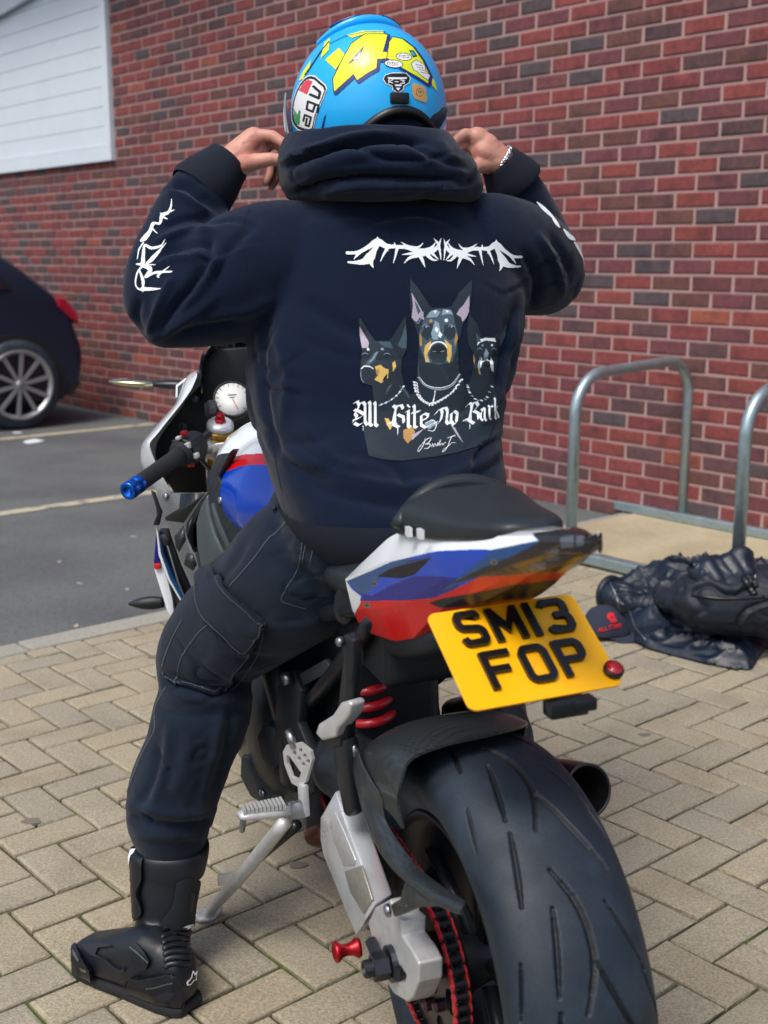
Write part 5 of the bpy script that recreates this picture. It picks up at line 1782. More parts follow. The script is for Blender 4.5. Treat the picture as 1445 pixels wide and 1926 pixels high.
# trousers -----------------------------------------------------------------
pel = [sphere(b2w((0, .49, .86)), (.17, .14, .10)), sphere(b2w((-.07, .42, .85)), (.10, .10, .095)), sphere(b2w((.07, .42, .85)), (.10, .10, .095))]
th_l = tube([Q(650, 1010, 1.97), Q(570, 1070, 1.985), Q(485, 1140, 2.04), Q(418, 1195, 2.085), Q(384, 1240, 2.10), Q(384, 1290, 2.09)], [.115, .122, .110, .098, .088, .080], 28, 26)
sh_l = tube([Q(392, 1262, 2.10), Q(380, 1340, 2.075), Q(356, 1410, 2.065), Q(330, 1480, 2.055), Q(320, 1540, 2.05), Q(322, 1578, 2.046), Q(322, 1612, 2.045)], [.080, .087, .083, .084, .078, .066, .055], 28, 26)
th_r = tube([b2w((.09, .44, .86)), b2w((.17, .58, .82)), b2w((.23, .72, .75)), b2w((.25, .80, .70))], [.11, .108, .095, .085], 24, 20)
sh_r = tube([b2w((.25, .79, .70)), b2w((.24, .70, .66)), b2w((.225, .60, .61)), b2w((.215, .53, .57))], [.082, .085, .082, .066], 24, 18)
TVt, TFt = remesh(pel + [th_l, sh_l, th_r, sh_r], .0065, 7)
TVt = wrinkle(TVt, TFt, 9, .0035, 21)
TVt = folds(TVt, TFt, [([(500, 985), (540, 1010), (600, 1030)], 14, -.006), ([(310, 1262), (370, 1285), (450, 1288), (510, 1270)], 11, -.012), ([(300, 1290), (360, 1315), (440, 1318), (500, 1300)], 9, .009), ([(290, 1325), (340, 1345), (430, 1345)], 8, -.005), ([(440, 1330), (425, 1420), (400, 1500)], 9, -.008), ([(420, 1330), (402, 1420), (378, 1510)], 9, .006),
                       ([(440, 1230), (500, 1245), (550, 1240)], 10, -.008), ([(300, 1400), (290, 1460), (260, 1520)], 10, -.008), ([(320, 1360), (310, 1440), (285, 1520)], 9, .007), ([(400, 1380), (390, 1460), (360, 1530)], 16, -.006), ([(360, 1370), (345, 1450), (310, 1500)], 14, .005),
                       ([(228, 1530), (270, 1545), (330, 1555), (410, 1545)], 8, -.010), ([(224, 1515), (280, 1522), (350, 1535), (420, 1520)], 8, .009), ([(250, 1568), (300, 1574), (390, 1572)], 7, .006), ([(270, 1530), (285, 1560)], 6, -.008),
                       ([(560, 1060), (600, 1120), (620, 1180)], 18, -.008), ([(500, 1170), (560, 1180), (620, 1160)], 14, .006), ([(470, 1005), (440, 1060), (405, 1100)], 9, -.005)])
TVt = creases(TVt, TFt, 12, .005, .07, 31, [((390, 1300), 90), ((320, 1540), 80), ((560, 1100), 80), ((480, 1260), 70), ((340, 1440), 90)], (1, 1, 1.7))
trs = ob("trousers", (TVt, TFt), "denim", rider, True)
trs_b = bvh_of(TVt, TFt)
z7 = lambda *L: [(200 + x / 3.141, 880 + y / 3.141) for x, y in L]
# cargo pocket and flap: cloth patches sewn on the thigh
cv = Canvas(300, 1040, 520, 1330, 1.0)
cv.poly(z7((835, 1060), (945, 930), (925, 975), (860, 1080), (790, 1160), (720, 1260), (662, 1355), (600, 1345), (500, 1312), (420, 1285), (372, 1245), (352, 1190), (372, 1090), (415, 980), (480, 900), (570, 825), (620, 885), (700, 962)), 0)
V, Fc, mi_ = cv.lay(onto(trs_b, .005))
pk = ob("cargo_pocket", (V, Fc), "denim", trs, True, solid=.006, auto=60)
cv = Canvas(360, 1040, 520, 1230, 1.0)
cv.poly(z7((562, 660), (600, 620), (665, 590), (700, 650), (760, 720), (860, 810), (972, 892), (900, 980), (835, 1062), (700, 962), (610, 880), (575, 790)), 0)
V, Fc, mi_ = cv.lay(onto(trs_b, .010))
flp = ob("pocket_flap", (V, Fc), "denim", trs, True, solid=.007, auto=60)
fb_ = Q(*z7((620, 800))[0], 2.0)
# seams
cv = Canvas(210, 930, 640, 1590, 1.0)
def seam(off, w, *pl):
    cv_ = Canvas(200, 900, 660, 1600, .9)
    for p in pl:
        cv_.stroke(z7(*p), w, 0, max(8, 5 * len(p)))
    V, Fc, mi_ = cv_.lay(onto(trs_b, off))
    return ob("seam", biggest(V, Fc), "denim_thread", trs, True)
seam(.0018, 1.3, ((1110, 270), (1000, 390), (960, 420), (870, 540), (730, 700)))
seam(.0018, 1.3, ((1165, 405), (1140, 570), (1090, 670), (1035, 770), (1075, 800), (1180, 830)))
seam(.0018, 1.3, ((1185, 420), (1160, 560)))
seam(.0018, 1.3, ((1225, 470), (1200, 600)))
seam(.0125, 1.3, ((480, 900), (425, 1000), (370, 1130), (360, 1210)))
seam(.0125, 1.3, ((640, 910), (560, 980), (480, 1090), (440, 1190), (420, 1280)))
seam(.0125, 1.2, ((370, 1235), (420, 1272), (500, 1300), (600, 1333), (655, 1343), (720, 1245), (800, 1140), (860, 1065)))
seam(.0185, 1.3, ((572, 668), (580, 785), (618, 872), (705, 950), (832, 1048), (960, 896)))
seam(.0185, 1.2, ((690, 665), (760, 740), (860, 826), (945, 890)))
seam(.0018, 1.4, ((930, 980), (900, 1090), (850, 1180), (790, 1260), (740, 1320)))
seam(.0018, 1.5, ((352, 1300), (290, 1420), (290, 1540), (240, 1640), (200, 1720), (170, 1800), (110, 1960), (90, 2060), (110, 2130)))
for q, rr_ in (((1100, 1090 / 1), .004),):
    pass
cvr = Canvas(500, 940, 540, 975, .8)
cvr.ell(z7((1003, 245))[0], 4, 4.5, 0)
cvr.ell(z7((620, 800))[0], 5, 5, 0)
V, Fc, mi_ = cvr.lay(onto(trs_b, .004))
ob("rivet", (V, Fc), "steel_dark", trs, True, solid=.003)
# ------------------------------------------------------------------ helmet
hc = Q(692, 214, 2.205)
PT_, YW_ = R(20), R(20)
RH = np.array(Matrix.Rotation(YW_, 3, 'Z') @ Matrix.Rotation(-PT_, 3, 'X') @ Matrix.Rotation(R(-3), 3, 'Y'))
def hpt(az, lat, k=1.0, off=0.0):
    """az 0 front, pi back; lat up"""
    a, b, c = .132, .160, .140
    ca = abs(math.cos(lat)) ** .92
    x = (a + off) * ca * math.sin(az)
    y = (b + off) * ca * math.cos(az)
    z = (c + off) * math.sin(lat)
    if lat < 0:
        z *= 1.15
    return RH @ np.array([x, y, z]) + hc
def low(az):
    """lower edge of the shell: arched at the nape, deep at the sides"""
    t = (math.cos(az) * -1 + 1) / 2            # 1 at the back
    return -1.04 + .62 * t ** 3.2
NAZ, NLT = 96, 40
rings = []
for j in range(NLT):
    u = j / (NLT - 1)
    rings.append([hpt(az, (math.pi / 2 - .02) * (1 - u) + low(az) * u) for az in np.linspace(0, 2 * math.pi, NAZ, endpoint=False)])
hlV, hlF = loft(rings, False)
hlF.append(tuple(range(NAZ)))
helm = ob("helmet", (hlV, hlF), "helmet_blue", rider, True, solid=.012, auto=60)
helm_b = bvh_of(hlV, hlF)
# rubber edge along the rim
rim = [hpt(az, low(az), off=-.001) for az in np.linspace(0, 2 * math.pi, 120, endpoint=False)]
ob("rim_trim", tube(rim, [(.0085, .0085)] * 120, 10, closed=True), "helmet_black", helm, True)
ob("inner_lining", loft([[hpt(az, max(low(az), -.9) + .02, off=-.014) for az in np.linspace(0, 2 * math.pi, 48, endpoint=False)], [hpt(az, low(az) * .4 + .2, off=-.03) for az in np.linspace(0, 2 * math.pi, 48, endpoint=False)]], False), "helmet_black", helm, True)
# rear spoiler on the crown
spl = []
for az in np.linspace(math.pi - 1.25, math.pi + 1.25, 27):
    f = math.cos((az - math.pi) / 1.25 * math.pi / 2)
    la = .92 + .16 * f
    spl.append([hpt(az, la + .20, off=-.003), hpt(az, la + .08, off=.006 + .006 * f), hpt(az, la - .03, off=.007 + .009 * f), hpt(az, la - .05, off=.001), hpt(az, la - .02, off=-.004)])
ob("spoiler", loft(spl, False, True), "helmet_blue", helm, True, sub=1, auto=70)
for a0, a1 in ((math.pi - .95, math.pi - .25), (math.pi + .25, math.pi + .95)):
    ob("spoiler_slot", tube([hpt(a, .985 + .10 * math.cos((a - math.pi) / 1.25 * math.pi / 2), off=.0085 + .004 * math.cos(a - math.pi)) for a in np.linspace(a0, a1, 9)], [(.0035, .0022)] * 9, 8), "helmet_navy", helm, True)
# visor: clear edge standing proud at the front sides
vis = [[hpt(az, la, off=.010) for az in np.linspace(-1.42, 1.10, 40)] for la in np.linspace(-.62, .35, 10)]
ob("visor", loft(vis, False, False), "visor_clear", helm, True, solid=.003, auto=60)
z1 = lambda *L: [(500 + x / 2.89, 20 + y / 2.89) for x, y in L]
cv = Canvas(525, 30, 850, 300, .75)
HMt = ["helmet_yellow", "helmet_navy", "helmet_black", "helmet_white", "helmet_red", "helmet_green", "tag_tan", "helmet_blue"]
Yl, Nv, Bk, Wh, Rd, Gn, Tn, Bl = range(8)
# checks down the left
for q in (((325, 268), (400, 203), (432, 243), (382, 322)), ((300, 262), (322, 175), (350, 150), (345, 215)), ((180, 385), (205, 330), (250, 268), (240, 320), (205, 370)), ((440, 135), (520, 112), (640, 112), (640, 132), (540, 128), (470, 150)), ((880, 340), (915, 380), (930, 440), (905, 410))):
    cv.poly(z1(*q), Yl)
cv.stroke(z1((345, 170), (300, 225), (250, 300), (215, 350)), 2.0, Bk)
cv.stroke(z1((350, 180), (430, 140), (540, 118), (650, 118)), 1.2, Nv)
four = z1((368, 372), (374, 440), (478, 345), (498, 378), (555, 338), (602, 312), (606, 264), (668, 260), (672, 226), (636, 226), (652, 168), (660, 132), (540, 130), (468, 182), (425, 255))
six = z1((660, 258), (672, 172), (690, 146), (740, 156), (800, 202), (850, 272), (888, 352), (880, 396), (830, 362), (742, 312), (682, 272))
for pl in (four, six):
    cv.stroke(np.array(pl + pl[:1]) + (2.5, 3), 7, Nv)
    cv.stroke(np.array(pl + pl[:1]), 3.2, Bk)
    cv.poly(pl, Yl)
cv.poly(z1((448, 294), (532, 198), (508, 266), (480, 272)), Nv)
cv.stroke(z1((448, 294), (532, 198), (508, 266), (480, 272), (452, 290)), 1.4, Bk)
cv.poly(z1((776, 216), (802, 218), (824, 250), (800, 256)), Bk)
cv.poly(z1((784, 224), (800, 225), (812, 245), (800, 247)), Bl)
# speech bubbles
for c_, rx, ry in (((695, 290), 51, 22), ((750, 252), 44, 22)):
    cv.ell(z1(c_)[0], rx / 2.89, ry / 2.89, Bk, .1)
    cv.ell(z1(c_)[0], (rx - 4) / 2.89, (ry - 4) / 2.89, Wh, .1)
burst = z1((790, 290), (815, 270), (835, 280), (862, 300), (866, 330), (890, 352), (880, 378), (858, 362), (835, 345), (822, 330), (805, 325))
cv.stroke(np.array(burst + burst[:1]), 2.2, Bk)
cv.poly(burst, Wh)
def tiny(s, x, y, dx, h, k, sl=0.0, w=.9):
    """small block capitals from strokes"""
    G = {'E': [((1, 0), (0, 0), (0, 1), (1, 1)), ((0, .5), (.8, .5))], 'H': [((0, 0), (0, 1)), ((1, 0), (1, 1)), ((0, .5), (1, .5))], '!': [((.5, 0), (.5, .65)), ((.5, .9), (.5, 1))], '.': [((.4, .95), (.6, .95))],
         'A': [((0, 1), (.5, 0), (1, 1)), ((.2, .65), (.8, .65))], 'K': [((0, 0), (0, 1)), ((1, 0), (0, .5), (1, 1))], '3': [((0, 0), (1, 0), (.5, .45), (1, .6), (1, .9), (0, 1))], '-': [((.1, .5), (.9, .5))],
         'L': [((0, 0), (0, 1), (1, 1))], 'S': [((1, 0), (0, .1), (0, .45), (1, .55), (1, .9), (0, 1))], 'O': [((0, 0), (1, 0), (1, 1), (0, 1), (0, 0))], 'R': [((0, 1), (0, 0), (1, .1), (1, .45), (0, .5), (1, 1))],
         'I': [((.5, 0), (.5, 1))], 'N': [((0, 1), (0, 0), (1, 1), (1, 0))], 'T': [((0, 0), (1, 0)), ((.5, 0), (.5, 1))], 'D': [((0, 0), (.7, .1), (1, .5), (.7, .9), (0, 1), (0, 0))]}
    for ch in s:
        for st_ in G.get(ch, []):
            k_(s, st_, x, y, dx, h, k, sl, w)
        x += dx
        y += sl * dx
def k_(s, st_, x, y, dx, h, k, sl, w):
    CUR.stroke([(x + p[0] * dx * .68, y + p[1] * h + p[0] * dx * .68 * sl) for p in st_], w, k)
CUR = cv
tiny("EEEH!", *z1((660, 280))[0], 4.6, 5.4, Bk, .08)
for i_, yy in enumerate((243, 252)):
    cv.stroke(z1((722, yy), (778, yy + 5)), 1.0, Bk)
for i_, yy in enumerate((292, 306, 320, 334)):
    cv.stroke(z1((812 + i_ * 9, yy), (848 + i_ * 7, yy + 8)), 1.0, Bk)
# plain badge between the bubbles and the rim
sh_ = z1((640, 372), (650, 352), (690, 340), (760, 342), (784, 368), (776, 392), (748, 408), (744, 430), (718, 446), (692, 428), (690, 410), (655, 396))
cv.stroke(np.array(sh_ + sh_[:1]), 2.4, Wh)
cv.poly(sh_, Bk)
cv.poly(z1((662, 362), (770, 362), (762, 372), (668, 374)), Wh)
CUR = cv
tiny("K-3", *z1((668, 377))[0], 11, 6, Wh, .02, 1.3)
cv.poly(z1((700, 402), (740, 402), (736, 410), (704, 410)), Wh)
cv.poly(z1((706, 418), (732, 418), (720, 436)), Wh)
cv.poly(z1((792, 402), (802, 392), (858, 412), (868, 428), (876, 486), (866, 500), (810, 480), (798, 462)), Tn)
cv.ell(z1((835, 444))[0], 20 / 2.89, 22 / 2.89, Bk)
cv.ell(z1((835, 444))[0], 17.5 / 2.89, 19.5 / 2.89, Tn)
cv.ell(z1((835, 440))[0], 9 / 2.89, 8 / 2.89, Bk)
cv.ell(z1((835, 440))[0], 5 / 2.89, 5 / 2.89, Tn)
# tricolour shield with the maker's lettering
zA = lambda *L: [(536 + x / 9.617, 122 + y / 9.617) for x, y in L]
shd = zA((140, 700), (165, 580), (215, 450), (280, 330), (350, 245), (410, 200), (480, 182), (560, 200), (650, 280), (745, 360), (772, 430), (700, 620), (620, 800), (565, 960), (535, 1100), (510, 1210), (450, 1236), (340, 1215), (235, 1175), (160, 1090), (125, 980), (122, 850))
cv.poly(shd, Wh)
shc = np.mean(np.array(shd), 0)
cv.poly([tuple(shc + (np.array(p) - shc) * .955) for p in shd], Bk)
cv.poly([tuple(shc + (np.array(p) - shc) * .86) for p in shd], Wh)
cv.poly(zA((330, 345), (380, 290), (440, 268), (512, 302), (462, 420), (410, 542), (262, 462)), Rd)
cv.poly(zA((172, 790), (240, 900), (265, 812), (298, 835), (276, 1092), (205, 1055), (168, 940)), Gn)
for pl, w_ in (([(528, 392), (645, 495), (622, 600)], 5.2), ([(468, 536), (622, 604)], 5.2), ([(402, 800), (428, 662), (618, 735), (590, 855)], 4.4), ([(402, 800), (515, 846), (558, 715)], 4.4), ([(345, 1010), (372, 905), (482, 950), (442, 1108), (386, 1088), (408, 975)], 4.2)):
    cv.stroke(zA(*pl), w_, Bk)
# small vent by the ear and joint line
cv.poly(z1((352, 520), (330, 560), (312, 650), (300, 652), (318, 580)), Nv)
V, Fc, mi_ = cv.lay(onto(helm_b, .0011))
tag(ob("helmet_graphics", (V, Fc), HMt, helm, True, mi=mi_), kind="stuff")
tb_ = atY(*z1((728, 476))[0], 2.06)
d_ = Vector(ray(*z1((728, 476))[0])).normalized()
h_ = helm_b.ray_cast(Vector(CAMP), d_)
if h_[0]:
    ob("rim_tab", box(np.array(h_[0]) + np.array([0, -.002, 0]), (.032, .008, .018), .3), "helmet_black", helm, True, bevel=.003)

# ------------------------------------------------------------------ boots
mat("boot_leather", lin(18, 23, 32), .42, bump=(320, .2, .001), noise=(30, .12), roughvar=.08)
mat("boot_shell", lin(12, 18, 26), .34)
mat("boot_matt", lin(22, 28, 36), .7)
tp_ = atZ(352, 1898)
tt_ = atZ(152, 1806)
ff = tt_ - tp_
FLn = np.linalg.norm(ff)
ff /= FLn
ll = np.array([ff[1], -ff[0], 0]) * -1          # towards the rider's left
UPZ = np.array([0, 0, 1.0])
print("boot length", FLn)
def boot(root, hp, f, l, L, shaft, name="boot"):
    st = [(0.0, .018, .030, .075), (.012, .032, .012, .105), (.05, .040, .006, .125), (.10, .042, .006, .130), (.15, .043, .008, .115), (.20, .047, .008, .092), (.245, .048, .010, .072), (.275, .042, .012, .060), (.295, .026, .018, .046)]
    k = L / .295
    rg = []
    for s_, w_, z0, z1_ in st:
        c = hp + f * s_ * k + l * (.006 * math.sin(s_ / .3 * math.pi)) + UPZ * (z0 + z1_) / 2
        rg.append(ellring(c, l, UPZ, w_, (z1_ - z0) / 2, 20, 2.6))
    V, Fc = remesh([loft(rg, True), loft(shaft, True)], .0042, 6)
    bt = ob(name, (V, Fc), "boot_leather", root, True)
    # sole
    so = []
    for s_, w_, z0, z1_ in st:
        c = hp + f * s_ * k + UPZ * .009
        if s_ == 0:
            w_ = .024
        so.append([c - l * (w_ + .003), c + l * (w_ + .003)])
    arch = lambda s_: .012 if .10 < s_ < .17 else 0.0
    ol = [a for a, b in so] + [b for a, b in reversed(so)]
    ob("sole", prism(ol, UPZ * -.0085, UPZ * .009), "rubber_grip", bt, True, bevel=.004)
    return bt, V, Fc
def shaft_px(rows):
    rg = []
    for y, xl, xr, Y, dep_ in rows:
        c = Q((xl + xr) / 2, y, Y)
        a = (xr - xl) / 2 * Y / PF
        rg.append(ellring(c, np.array([1, 0, 0]), np.array([0, 1, 0]), a, dep_, 28, 2.3))
    return rg
sh_rows = [(1840, 262, 362, 2.0, .045), (1800, 250, 362, 2.005, .046), (1760, 250, 364, 2.015, .050), (1710, 252, 368, 2.025, .053), (1660, 249, 378, 2.035, .057), (1620, 247, 390, 2.042, .060), (1596, 247, 398, 2.045, .062)]
bt, bV, bF = boot(rider, tp_ - ff * .012, ff, ll, FLn + .005, shaft_px(sh_rows))
boot_b = bvh_of(bV, bF)
z8 = lambda *L: [(100 + x / 4.014, 1520 + y / 4.014) for x, y in L]
# padded collar
col = shaft_px([(1640, 250, 392, 2.040, .060), (1618, 246, 398, 2.043, .064), (1594, 247, 401, 2.046, .066), (1586, 252, 396, 2.047, .062), (1590, 262, 388, 2.047, .056), (1620, 268, 380, 2.045, .05)])
ob("collar", loft(col, False), "boot_leather", bt, True, sub=1, auto=90)
def bpatch(name, pts, off, m, sol=.003, cell=1.0):
    P = np.array(z8(*pts))
    c = Canvas(P[:, 0].min() - 2, P[:, 1].min() - 2, P[:, 0].max() + 2, P[:, 1].max() + 2, cell)
    c.poly([tuple(p) for p in P], 0)
    V, Fc, mi_ = c.lay(onto(boot_b, off))
    if len(Fc):
        return ob(name, biggest(V, Fc), m, bt, True, solid=sol, auto=60)
def bline(name, pl, w, off, m, cell=.8):
    P = np.array(z8(*pl))
    c = Canvas(P[:, 0].min() - 4, P[:, 1].min() - 4, P[:, 0].max() + 4, P[:, 1].max() + 4, cell)
    c.stroke(P, w, 0, max(8, 5 * len(pl)))
    V, Fc, mi_ = c.lay(onto(boot_b, off))
    if len(Fc):
        return ob(name, biggest(V, Fc), m, bt, True, solid=.0015)
bpatch("shin_plate", ((606, 310), (640, 320), (685, 400), (690, 520), (660, 640), (690, 770), (645, 850), (630, 820), (618, 600)), .004, "boot_shell", .005)
bpatch("calf_panel", ((930, 560), (1010, 520), (1090, 540), (1100, 760), (1060, 880), (830, 940), (820, 850), (900, 740)), .003, "boot_matt", .004)
bpatch("calf_vent", ((1025, 620), (1045, 650), (1040, 720), (1020, 790), (1005, 760), (1008, 660)), .005, "boot_shell", .003)
bpatch("ankle_cup", ((600, 1050), (640, 1020), (700, 1080), (745, 1150), (720, 1210), (660, 1225), (610, 1160)), .004, "boot_shell", .004)
bpatch("heel_cup", ((560, 1310), (610, 1265), (700, 1275), (880, 1245), (940, 1290), (985, 1390), (940, 1530), (900, 1560), (760, 1520), (660, 1420), (580, 1370)), .004, "boot_shell", .005)
bpatch("heel_vent", ((770, 1400), (880, 1365), (920, 1375), (900, 1420), (790, 1440)), .0075, "boot_matt", .002)
bpatch("toe_cap", ((215, 1050), (300, 1025), (420, 1030), (460, 1045), (350, 1060), (330, 1100), (420, 1150), (480, 1200), (520, 1218), (545, 1200), (548, 1230), (520, 1240), (440, 1190), (380, 1130), (300, 1110), (260, 1080)), .0025, "boot_matt", .002)
bpatch("toe_slider", ((178, 1060), (200, 1050), (260, 1130), (310, 1200), (318, 1290), (290, 1310), (230, 1270), (185, 1160)), .006, "boot_shell", .007)
bpatch("slider_plate", ((195, 1085), (215, 1100), (240, 1130), (235, 1145), (205, 1115)), .0125, "steel", .002)
bpatch("slider_plate", ((245, 1180), (280, 1190), (300, 1200), (290, 1212), (255, 1200)), .0125, "steel", .002)
for i_ in range(6):
    y0 = 930 + i_ * 46
    pl = ((815 + i_ * 8, y0 + 55), (860, y0 + 26), (930, y0 + 12), (1000, y0 + 16), (1040, y0 + 4))
    P = z8(*pl)
    c3 = []
    for p in spline(np.array(P), 14):
        h_ = boot_b.ray_cast(Vector(CAMP), Vector(ray(*p)).normalized())
        if h_[0]:
            c3.append(np.array(h_[0]))
    if len(c3) > 4:
        ob("flex_rib", tube(c3, [.0028] + [.0052] * (len(c3) - 2) + [.0028], 10), "boot_leather", bt, True)
bline("piping", ((595, 315), (640, 335), (682, 400), (688, 520), (655, 640), (690, 770), (645, 845)), 1.3, .0095, "boot_matt")
bline("piping", ((690, 440), (760, 480), (880, 485), (1050, 465), (1150, 460)), 1.4, .0012, "boot_matt")
bline("piping", ((560, 1330), (600, 1272), (700, 1283), (880, 1250), (940, 1295), (985, 1390), (945, 1520), (900, 1560)), 1.6, .0095, "boot_matt")
bline("piping", ((380, 1375), (550, 1385), (640, 1410), (760, 1520), (905, 1562)), 1.8, .004, "boot_matt")
bline("buckle_line", ((612, 1055), (660, 1090), (738, 1155)), 2.6, .0085, "grey_plastic")
bline("buckle_line", ((730, 1342), (820, 1325), (908, 1300)), 1.8, .0095, "grey_plastic")
c = Canvas(230, 1595, 365, 1850, .7)
c.poly(z8((560, 330), (580, 320), (585, 400), (612, 335), (628, 345), (598, 470), (612, 572), (588, 568), (565, 470), (552, 400)), 0)
c.poly(z8((960, 890), (985, 875), (1025, 868), (1022, 880), (1005, 885), (1008, 895), (985, 905), (988, 893)), 0)
star = z8((1028, 1230), (1038, 1250), (1055, 1228), (1046, 1268), (1052, 1280), (1030, 1288), (1008, 1318), (992, 1322), (988, 1305), (1015, 1270))
c.stroke(np.array(star + star[:1]), 1.5, 0)
c.poly(z8((560, 380), (570, 330), (580, 325), (572, 400), (590, 560), (578, 556)), 0)
V, Fc, mi_ = c.lay(onto(boot_b, .0102))
tag(ob("boot_marks", (V, Fc), "print_white", bt, True), kind="stuff")
# right boot, on the far side of the motorcycle
rp = b2w((.205, .33, .405))
rff = np.array([-math.sin(BYAW), math.cos(BYAW), 0])
rll = np.array([rff[1], -rff[0], 0]) * -1
rsh = [ellring(b2w((.207, y, z)), rff, rll, a, b, 24, 2.3) for y, z, a, b in ((.40, .46, .055, .045), (.43, .52, .056, .047), (.47, .555, .06, .052), (.51, .59, .064, .056), (.54, .615, .066, .058))]
boot(rider, rp, rff, rll, .28, rsh)
# ------------------------------------------------------------------ prints on the hoodie
z3 = lambda *L: [(620 + x / 3.6125, 420 + y / 3.6125) for x, y in L]
K3 = 1 / 3.6125
PM = ["print_white"]
def pcol(n, c):
    mat(n, lin(*c), .75)
    PM.append(n)
    return len(PM) - 1
W_ = 0
D0 = pcol("print_deep", (16, 34, 46))
D1 = pcol("print_slate", (26, 42, 54))
D2 = pcol("print_steel", (62, 84, 98))
D3 = pcol("print_mist", (132, 156, 170))
PK = pcol("print_pink", (172, 160, 178))
TN_ = pcol("print_tan", (176, 134, 74))
TY = pcol("print_gold", (214, 178, 96))
BK_ = pcol("print_black", (8, 12, 18))
cv = Canvas(645, 435, 995, 880, .8)
def P3(k, *L):
    cv.poly(z3(*L), k)
def S3(k, *L, n=0):
    """tapered stroke: points (x, y, w) in crop pixels"""
    cv.stroke(z3(*[(a, b) for a, b, w in L]), [w * K3 for a, b, w in L], k, n or 6 * len(L))
thorns = [[(120, 202, 14), (190, 200, 16), (260, 165, 20), (325, 128, 32), (380, 155, 24), (440, 160, 16), (492, 152, 5)], [(325, 94, 2), (326, 130, 30)], [(330, 140, 20), (300, 190, 26), (272, 235, 44), (230, 262, 28), (170, 268, 14), (128, 266, 8)],
          [(272, 240, 32), (286, 280, 14), (298, 306, 2)], [(215, 190, 16), (182, 225, 9), (165, 248, 2)], [(395, 165, 16), (366, 215, 9), (345, 262, 2)], [(460, 165, 16), (447, 220, 9), (432, 272, 2)], [(440, 132, 2), (450, 160, 15), (520, 165, 18), (580, 185, 20), (640, 190, 24), (690, 170, 16), (722, 130, 2)],
          [(485, 130, 2), (540, 162, 14), (600, 165, 11), (636, 135, 2)], [(490, 215, 3), (560, 205, 13), (620, 190, 16)], [(505, 272, 2), (545, 235, 13), (610, 215, 22), (660, 203, 22), (700, 190, 20), (735, 160, 16), (756, 106, 2)], [(612, 215, 20), (632, 260, 13), (648, 301, 2)],
          [(690, 200, 16), (738, 246, 3)], [(668, 222, 18), (700, 248, 11), (732, 252, 3)], [(708, 106, 2), (735, 140, 12), (748, 190, 10), (756, 250, 2)], [(366, 152, 10), (398, 190, 3)]]
for t_ in thorns:
    t_ = [(x, y, w * 1.45) for x, y, w in t_]
    S3(W_, *t_)
    S3(W_, *[(770 + (762 - x) * .825, y + (762 - x) * .825 * .045 + 2, w * .9) for x, y, w in t_])
# three dogs: dark shapes first, then facets of light
P3(D0, (300, 1190), (560, 1160), (600, 1230), (900, 1230), (1000, 1190), (1140, 1230), (1120, 1360), (1060, 1500), (860, 1560), (700, 1590), (500, 1615), (360, 1605), (265, 1580), (245, 1480), (228, 1400), (262, 1290))
P3(D0, (205, 640), (270, 740), (310, 800), (400, 800), (430, 770), (515, 630), (525, 760), (525, 850), (490, 920), (485, 1000), (505, 1100), (560, 1190), (300, 1220), (290, 1105), (220, 1085), (205, 1000), (215, 930), (220, 860), (200, 760))
P3(D0, (945, 615), (1000, 680), (1030, 770), (1110, 770), (1140, 740), (1207, 630), (1195, 760), (1150, 850), (1135, 950), (1115, 1100), (1150, 1230), (920, 1230), (940, 1100), (975, 1000), (975, 880), (940, 820), (935, 720))
P3(D0, (548, 378), (600, 440), (680, 560), (700, 575), (800, 575), (830, 560), (880, 470), (966, 385), (962, 500), (942, 620), (900, 700), (890, 760), (870, 800), (876, 1000), (900, 1060), (940, 1180), (900, 1250), (600, 1250), (560, 1180), (590, 1060), (600, 950), (605, 800), (590, 720), (560, 650), (545, 560))
# centre dog
P3(D1, (548, 378), (600, 440), (680, 560), (650, 600), (600, 520), (560, 470), (545, 500))
P3(D1, (966, 385), (880, 470), (830, 560), (860, 600), (900, 540), (950, 490), (962, 500))
P3(PK, (555, 470), (590, 530), (622, 585), (636, 615), (640, 660), (612, 640), (596, 668), (575, 664), (556, 640), (566, 560))
P3(D2, (575, 520), (600, 560), (618, 600), (600, 620), (585, 570))
P3(PK, (950, 488), (946, 600), (928, 640), (900, 672), (892, 640), (860, 618), (880, 585), (905, 560))
P3(D2, (690, 590), (740, 580), (800, 580), (835, 600), (850, 680), (870, 760), (860, 860), (830, 940), (740, 960), (650, 940), (615, 850), (610, 740), (640, 650))
P3(D1, (650, 690), (700, 680), (700, 760), (660, 800), (620, 760))
P3(D1, (780, 690), (840, 680), (862, 760), (820, 800), (775, 760))
P3(D3, (680, 600), (720, 586), (752, 604), (730, 636), (690, 640), (655, 640))
P3(D3, (770, 586), (820, 590), (838, 622), (800, 616), (760, 626))
P3(W_, (700, 596), (730, 592), (716, 614)), P3(W_, (784, 592), (812, 594), (800, 610))
P3(D3, (715, 660), (742, 680), (752, 740), (735, 790), (700, 790), (688, 750), (704, 700))
P3(W_, (722, 700), (742, 722), (730, 744), (712, 726)), P3(W_, (745, 732), (766, 758), (752, 782), (736, 764))
cv.ell(z3((687, 664))[0], 12 * K3, 12 * K3, TN_), cv.ell(z3((792, 660))[0], 12 * K3, 12 * K3, W_)
for ex in (655, 828):
    cv.ell(z3((ex, 702))[0], 20 * K3, 12 * K3, BK_)
    S3(D3, (ex - 24, 704, 4), (ex - 6, 688, 5), (ex + 22, 704, 4))
    cv.ell(z3((ex, 703))[0], 7 * K3, 7 * K3, D3)
P3(TY, (648, 830), (690, 798), (684, 850), (662, 886), (678, 946), (652, 944), (640, 880)), P3(TY, (778, 786), (826, 830), (826, 900), (812, 950), (795, 930), (800, 862))
